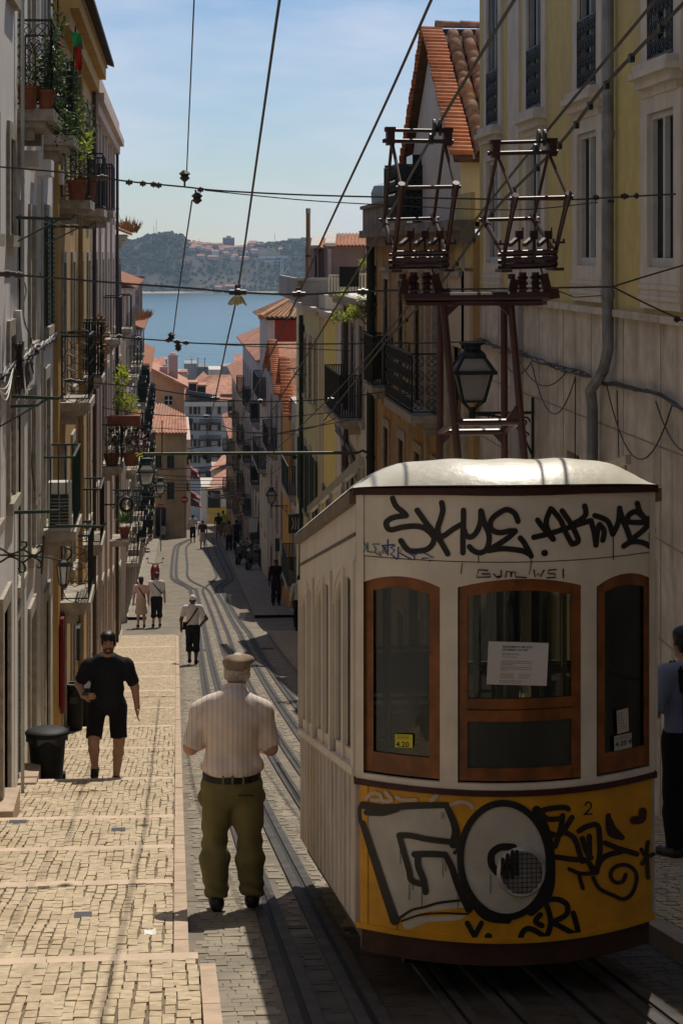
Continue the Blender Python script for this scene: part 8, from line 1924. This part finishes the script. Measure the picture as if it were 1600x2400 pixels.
        f.below(float(J['pelvis'][2]) + (.045 if bot == 'trousers' else .085)); out(f, 'trousers' if bot == 'trousers' else bot, bottom)
    if top:
        f = Field(lo, hi, vox); torso(f, .016)
        for sd in 'lr': arm(f, sd, .017, sleeve, True)
        f.cap(J['neck'] + V3(0, -.005, -.05), J['neck'] + V3(0, 0, .005), .062, .058, .03); f.folds(fold, (20, 20, 24), 1)
        if blouse: f.ell(V3(0, -.012, hem + .05), (.208, .155, .085), .05)
        if vox < .01: f.d = f.d + (.005*np.sin(f.X*40 + f.Z*9)*np.clip((1.28-f.Z)*4, 0, 1) + .005*np.exp(-((np.abs(f.X)-.2)/.07)**2)*np.sin(f.Z*46 + np.abs(f.X)*50)).astype(np.float32)
        f.above(hem)
        f.plane(J['neck'] + V3(0, 0, .012), (0, .35, 1)); out(f, 'shirt' if bot != 'dress' else 'dress_top', top)
    if shoes:
        f = Field(lo, hi, vox)
        for sd in 'lr': an, to = J[sd+'an'], J[sd+'toe']; f.cap(an + V3(0, -.035, -.038), to + V3(0, .015, 0), .046, .040, .03); f.cap(an + V3(0, -.015, -.01), an + (to-an)*.4 + V3(0, 0, 0), .044, .04, .03)
        f.above(float(min(J['ltoe'][2], J['rtoe'][2])) - .031); out(f, 'shoes', shoes)
    if hair:
        f = Field(hd - V3(.18, .2, .45), hd + V3(.18, .18, .2), min(vox, .012)); f.ell(hd + V3(0, -.012, .018), (.085, .102, .117), .01)
        f.folds(.005, (60, 60, 50), 2)
        if hairstyle != 'bald': f.ell(hd + V3(.01, .02, .075), (.086, .095, .062), .02); f.carve(hd + V3(0, .115, -.035), (.074, .085, .082))
        f.plane(hd + V3(0, 0, -.065), (0, -.1, -1))
        if hairstyle == 'long': f.cap(hd + V3(0, -.07, -.02), hd + V3(0, -.085, -.27), .07, .045, .03)
        if hairstyle == 'bun': f.ell(hd + V3(0, -.09, .06), (.05, .05, .05), .02)
        out(f, 'hair', hair)
    if face:      # beard and moustache
        f = Field(hd - V3(.12, .12, .2), hd + V3(.12, .16, .1), .008); f.ell(hd + V3(0, .036, -.07), (.057*gx**.3, .0645, .062), .01); f.cap(hd + V3(-.025, .098, -.052), hd + V3(.025, .098, -.052), .009, .009, .005)
        f.carve(hd + V3(0, .11, -.075), (.028, .03, .010)); f.plane(hd + V3(0, .0, -.052), (0, -.5, 1)); f.plane(hd + V3(0, .02, 0), (0, -1, 0)); out(f, 'beard', M('beard_brown', (0.085, 0.045, 0.028), .7, .3, 60, bump=.2, bsc=120))
        f = Field(hd - V3(.08, 0, .05), hd + V3(.08, .14, .07), .006)
        for sg in (-1, 1): f.cap(hd + V3(sg*.014, .102, .030), hd + V3(sg*.052, .086, .034), .007, .005, .003)
        out(f, 'eyebrows', hair)
        for sg in (-1, 1):
            f = Field(hd + V3(sg*.032, .085, .006) - .02, hd + V3(sg*.032, .085, .006) + .02, .004); f.ell(hd + V3(sg*.032, .086, .006), (.011, .011, .009), .002); out(f, 'eye', hair_k)
    if cap:
        f = Field(hd - V3(.2, .25, .1), hd + V3(.2, .25, .25), .010)
        if hat == 'flat':
            f.ell(hd + V3(.008, .0, .076), (.108, .136, .050), .02, rx=-.12); f.ell(hd + V3(.05, .115, .058), (.06, .05, .012), .02, rx=-.2); f.ell(hd + V3(0, -.012, .048), (.088, .108, .042), .02); f.folds(.005, (33, 30, 45), 4); f.plane(hd + V3(0, 0, .024), (0, .10, -1))
        else: f.ell(hd + V3(0, -.01, .03), (.088, .106, .11), .01); f.ell(hd + V3(0, .12, .05), (.07, .07, .012), .01); f.plane(hd + V3(0, 0, .03), (0, .1, -1))
        out(f, 'cap', cap)
    def W_(p): p = V3(*p) * S; return Vector((p[0]*ch - p[1]*sh_ + base.x, p[0]*sh_ + p[1]*ch + base.y, p[2] + base.z))
    if extra: extra(t_, W_, J)
    return t_, W_, J
PI = math.pi
# ---- old man in front, from behind
wshirt = cloth('striped_cream', (0.72, 0.62, 0.55), .04)
nt_ = wshirt.node_tree; b_ = nt_.nodes['Principled BSDF']; lk = [l for l in nt_.links if l.to_socket == b_.inputs['Base Color']][0]; src = lk.from_socket
geo = nt_.nodes.new('ShaderNodeTexCoord'); sx = nt_.nodes.new('ShaderNodeSeparateXYZ'); nt_.links.new(geo.outputs['Object'], sx.inputs[0])
ml = nt_.nodes.new('ShaderNodeMath'); ml.operation = 'MULTIPLY'; ml.inputs[1].default_value = 30.0; nt_.links.new(sx.outputs[0], ml.inputs[0])
fr_ = nt_.nodes.new('ShaderNodeMath'); fr_.operation = 'FRACT'; nt_.links.new(ml.outputs[0], fr_.inputs[0])
lt = nt_.nodes.new('ShaderNodeMath'); lt.operation = 'LESS_THAN'; lt.inputs[1].default_value = .11; nt_.links.new(fr_.outputs[0], lt.inputs[0])
mm_ = nt_.nodes.new('ShaderNodeMath'); mm_.operation = 'MULTIPLY'; mm_.inputs[1].default_value = .55; nt_.links.new(lt.outputs[0], mm_.inputs[0])
mxx = nt_.nodes.new('ShaderNodeMix'); mxx.data_type = 'RGBA'; nt_.links.new(mm_.outputs[0], mxx.inputs[0]); nt_.links.new(src, mxx.inputs[6]); mxx.inputs[7].default_value = (0.22, 0.13, 0.10, 1); nt_.links.new(mxx.outputs[2], b_.inputs['Base Color'])
olive = cloth('olive', (0.165, 0.145, 0.062), .12); tweed = cloth('tweed', (0.24, 0.18, 0.125), .25)
def belt(t_, W_, J):
    mb = MB(); n_ = 40; z = .902
    P = [W_((.192*math.cos(a), -.01 + .146*math.sin(a), z + .006*math.sin(a))) for a in [2*PI*k/n_ for k in range(n_+1)]]
    for a, b_ in zip(P, P[1:]): mb.bar(a, b_, .010, .042)
    mb.build('belt', shoe_k, t_)
    for a in (-PI/2 - .32, -PI/2 + .38, -PI/2): q = W_((.197*math.cos(a), -.01 + .151*math.sin(a), z)); MB().box(q.x-.007, q.x+.007, q.y-.006, q.y+.006, q.z-.032, q.z+.03).build('belt_loop', olive, t_)
    for sg in (-1, 1):
        f_ = MB(); f_.grid(lambda u, v: W_((sg*(.190 + .04*math.sin(PI*v)*math.sin(PI*u)), -.03 + .07*u, .83 - .16*v)), 6, 8); f_.build('pocket', olive, t_)
    mb = MB(); mb.grid(lambda u, v: W_((.02 + (.090-.012*v)*math.cos(2*PI*u), .045 + (.086-.010*v)*math.sin(2*PI*u) + .02*v, 1.432 + .062*v - .026*math.sin(2*PI*u))), 20, 3); mb.build('collar', wshirt, t_, smooth=True)
    mb = MB(); q = W_((.09, -.165, .80)); mb.box(q.x-.05, q.x+.05, q.y-.004, q.y+.004, q.z-.003, q.z+.003); mb.build('pocket_slit', shoe_k, t_)
person('elderly man in flat cap, striped shirt and olive trousers seen from behind', 543, 2128, 1.73, 0.0,
       dict(pelvis=(0, 0, .875), chest=(.0, -.02, 1.245), neck=(.02, .06, 1.44), head=(.04, .135, 1.562), lsh=(-.19, .01, 1.325), rsh=(.195, .01, 1.32), lel=(-.275, -.01, 1.09), rel=(.262, .01, 1.07), lwr=(-.06, .30, 1.10), rwr=(.16, .26, 1.02),
            lhip=(-.088, 0, .83), rhip=(.092, 0, .83), lkn=(-.115, .03, .45), rkn=(.125, .01, .44), lan=(-.10, -.04, .08), ran=(.135, .02, .08), ltoe=(-.12, .12, .035), rtoe=(.165, .18, .035)),
       skin=skin_b, hair=hair_g, hairstyle='bald', top=wshirt, bottom=olive, bot='trousers', botlen=.985, sleeve=.96, hem=.915, girth=1.13, vox=.0095, cap=tweed, hat='flat', extra=belt, fold=.005, blouse=True)
# ---- man in black walking up
bk = cloth('black_shirt', (0.016, 0.016, 0.02), .15); bk2 = cloth('charcoal_shorts', (0.014, 0.011, 0.014), .15)
def phone(t_, W_, J):
    c = W_(tuple(J['rwr'] + V3(-.03, .10, .035))); o = thing('phone', 'black phone in the hand of the man in black', 'phone', c); MB().box(c.x-.04, c.x+.04, c.y-.02, c.y+.06, c.z-.012, c.z+.012).build('body', black_p, o); MB().box(c.x-.034, c.x+.034, c.y-.014, c.y+.054, c.z+.012, c.z+.014).build('screen', dglass, o)
    mb = MB(); 
    for k in range(4): q = W_((0.0, .17 - .004*k, 1.33 - .08*k)); mb.lathe(q, [(.001, -.005), (.006, 0), (.001, .005)], 6)
    mb.build('buttons', shoe_k, t_)
person('bearded man in black shirt and shorts walking up the pavement holding a phone', 252, 1836, 1.80, PI,
       dict(pelvis=(0, 0, .94), chest=(0, .0, 1.27), head=(-.015, .05, 1.655), lsh=(-.215, 0, 1.375), rsh=(.215, .0, 1.375), lel=(-.315, .0, 1.13), lwr=(-.345, .09, .92), lhand=(-.345, .14, .75), rel=(.325, -.02, 1.17), rwr=(.27, .19, 1.08), rhand=(.13, .30, 1.08),
            lhip=(-.118, 0, .90), rhip=(.118, 0, .90), neck=(0, .02, 1.50), lkn=(-.135, .04, .50), lan=(-.10, -.03, .08), ltoe=(-.10, .14, .03), rkn=(.15, .20, .54), ran=(.14, .10, .23), rtoe=(.145, .22, .08), lcurl=(.5, 0, 0), rcurl=(1.3, 0, 0)),
       skin=skin_a, hair=hair_k, top=bk, bottom=bk2, bot='shorts', botlen=.43, sleeve=.88, hem=.90, girth=1.252, vox=.0085, face=True, extra=phone, z=tread, off=.005, hands=True, fold=.003)
def strap(col, a, b, bagc=None, bagr=(.07, .05, .09)):
    def fn(t_, W_, J):
        mb = MB(); n_ = 14
        for sgn in (-1, 1):
            P = [W_((a[0] + (b[0]-a[0])*k/n_, sgn*(.10 + .055*math.sin(PI*k/n_)), a[2] + (b[2]-a[2])*k/n_)) for k in range(n_+1)]
            for p_, q_ in zip(P, P[1:]): mb.bar(p_, q_, .035, .01, up=(0, 1, 0))
        m_ = cloth('strap_' + col[0], col[1]); mb.build('strap', m_, t_)
        if bagc is not None:
            q = W_(bagc); mb = MB(); mb.frustum(q, bagr[0]*2, bagr[1]*2, bagr[0]*1.7, bagr[1]*1.7, -bagr[2], bagr[2]); mb.build('bag', m_, t_)
    return fn
wtee = cloth('white_tee', (0.70, 0.66, 0.68), .04); dkn = cloth('navy_shorts', (0.015, 0.016, 0.024), .15); ppk = cloth('pink_top', (0.66, 0.42, 0.40), .05); bge = cloth('beige_skirt', (0.50, 0.36, 0.25), .06); blk2 = cloth('black', (0.012, 0.011, 0.012), .1)
person('man in a white cap and tee with a dark sling bag walking down the rails', 452, 1556, 1.74, .05, dict(lel=(-.30, -.05, 1.14), lwr=(-.29, .05, .92), rel=(.34, -.10, 1.16), rwr=(.20, .02, .98), lkn=(-.09, .05, .50), lan=(-.085, -.06, .12), ltoe=(-.09, .08, .05), rkn=(.09, .02, .49), ran=(.075, -.03, .08), neck=(0, .03, 1.49), head=(0, .07, 1.61)),
       skin=skin_c, top=wtee, bottom=dkn, bot='shorts', botlen=.60, sleeve=.75, hem=.90, vox=.013, cap=cloth('white_cap', (.75, .73, .7)), extra=strap(('dark', (0.02, 0.012, 0.016)), (.12, 0, 1.44), (-.17, 0, 1.02), (-.19, -.02, .98)), fold=.005)
person('woman in a pink top and beige skirt with dark hair beside the man in white', 331, 1470, 1.64, .1, dict(rel=(.24, .02, 1.13)), skin=skin_b, hair=hair_k, hairstyle='long', top=ppk, bottom=bge, bot='skirt', botlen=.52, sleeve=.7, hem=.96, vox=.015, extra=strap(('brown', (0.03, 0.016, 0.012)), (-.10, 0, 1.42), (.15, 0, 1.02)))
person('man in white tee and navy shorts with a crossbody strap beside the woman in pink', 367, 1469, 1.77, .0, dict(lkn=(-.09, .03, .49), ran=(.11, .03, .08)), skin=skin_b, hair=hair_b, top=wtee, bottom=dkn, bot='shorts', botlen=.58, sleeve=.8, hem=.90, girth=1.08, vox=.015, extra=strap(('black', (0.012, 0.012, 0.013)), (-.12, 0, 1.44), (.19, 0, 1.08)))
wsh = cloth('off_white', (0.56, 0.53, 0.48), .05); khk = cloth('khaki', (0.20, 0.16, 0.11)); hiv = cloth('hi_vis', (0.50, 0.62, 0.05), .05); drd = cloth('wine', (0.10, 0.03, 0.04))
person('distant man in off white shirt and dark shorts going down left of the rails', 452, 1271, 1.74, 0, skin=skin_a, hair=hair_k, top=wsh, bottom=dkn, bot='shorts', botlen=.6, vox=.025)
person('distant woman in wine top and white skirt walking up between the rails', 475, 1286, 1.66, PI, skin=skin_a, hair=hair_k, hairstyle='bun', top=drd, bottom=wsh, bot='skirt', botlen=.55, vox=.025)
person('dark clothed person standing by the yellow door at the bottom of the street', 512, 1262, 1.70, 0, skin=skin_c, hair=hair_k, top=blk2, bottom=khk, bot='shorts', botlen=.6, vox=.03)
person('person in a bright yellow green vest standing before the yellow door', 523, 1259, 1.80, .3, skin=skin_c, hair=hair_k, top=hiv, bottom=khk, bot='shorts', botlen=.6, vox=.03)
person('person in a drab top and black trousers in the shade low on the right', 537, 1294, 1.74, 0, skin=skin_c, hair=hair_k, top=khk, bottom=blk2, bot='trousers', botlen=.97, vox=.025)
person('black dressed person with a backpack in the shade low on the right', 554, 1292, 1.76, 0, skin=skin_c, hair=hair_k, top=blk2, bottom=blk2, bot='trousers', botlen=.97, vox=.025)
person('woman in long black clothes walking on the shaded right pavement', 647, 1418, 1.68, PI, skin=skin_c, hair=hair_k, hairstyle='long', top=blk2, bottom=blk2, bot='trousers', botlen=.98, sleeve=1.9, vox=.018, off=.09)
person('person in a pale jacket mostly hidden behind the tram side', 702, 1478, 1.72, 0, dict(lel=(-.26, .0, 1.12)), skin=skin_a, hair=hair_k, top=wsh, bottom=blk2, bot='trousers', botlen=.97, sleeve=1.7, hem=.82, vox=.02, off=.09)
lbl = cloth('pale_blue', (0.20, 0.22, 0.30), .06)
def pack(t_, W_, J):
    f = Field((-.24, -.36, .85), (.24, .02, 1.55), .014); f.ell((0, -.2, 1.2), (.15, .09, .22), .03); f.ell((0, -.26, 1.08), (.12, .06, .1), .03); P, Q = f.nets(); mb = MB()
    mb.v = [tuple(W_(p_)) for p_ in P]; mb.f = [tuple(q) for q in Q.tolist()]; mb.mi = [0]*len(mb.f); mb.build('backpack', blk2, t_, smooth=True)
    for sg in (-1, 1):
        mb = MB(); P = [W_((sg*.12, y, z_)) for y, z_ in ((-.14, 1.3), (-.10, 1.47), (0, 1.51), (.10, 1.42), (.125, 1.25), (.06, 1.08))]
        for a, b_ in zip(P, P[1:]): mb.bar(a, b_, .045, .012, up=(0, 1, 0))
        mb.build('strap', blk2, t_)
person('person in pale blue shirt with a black backpack at the right edge by the tram', 1606, 2010, 1.72, .35, dict(lel=(-.30, -.02, 1.14), lwr=(-.20, .16, 1.06)), skin=skin_a, hair=hair_k, top=lbl, bottom=blk2, bot='trousers', botlen=.98, sleeve=.95, hem=.92, girth=1.1, vox=.013, extra=pack, off=.09)

# ---- more of the same street behind the camera (it shades the tram as the real street does)
for n_, X, lab, m_, ys in ((1, -1.62, 'white house uphill behind the camera on the left', white_w, ((-22, -6), (-6, 11))), (-1, 4.5, 'yellow house uphill behind the camera on the right', yel_w, ((-22, -7), (-7, 8)))):
    for k, (a, b_) in enumerate(ys):
        bb = Bld('terraced_house', lab + (' next to the first' if k else ''), 'house', n_, X, a, b_, 7.5, m_)
        for Y in np.arange(a + 2, b_, 3.0):
            for z in (.6, 4.0): bb.win(float(Y), z, 1.0, 1.7, 'win', darkw, stone)
        bb.finish()
bb = Bld('terraced_house', 'ochre house closing the top of the street behind the camera', 'house', -1, -9, -30, -23, 8.5, ochre_w, back=-0.01) if False else None
t_ = thing('terraced_house', 'ochre house closing the top of the street behind the camera', 'house', (1.5, -26, g(-12))); MB().box(-8, 11, -30, -24, -3, 9.5).build('wall', ochre_w, t_)
for x in (-5, -2, 1, 4, 7):
    for z in (1.5, 5): MB().box(x-.5, x+.5, -24, -23.95, z, z+1.8).build('window', dglass, t_)
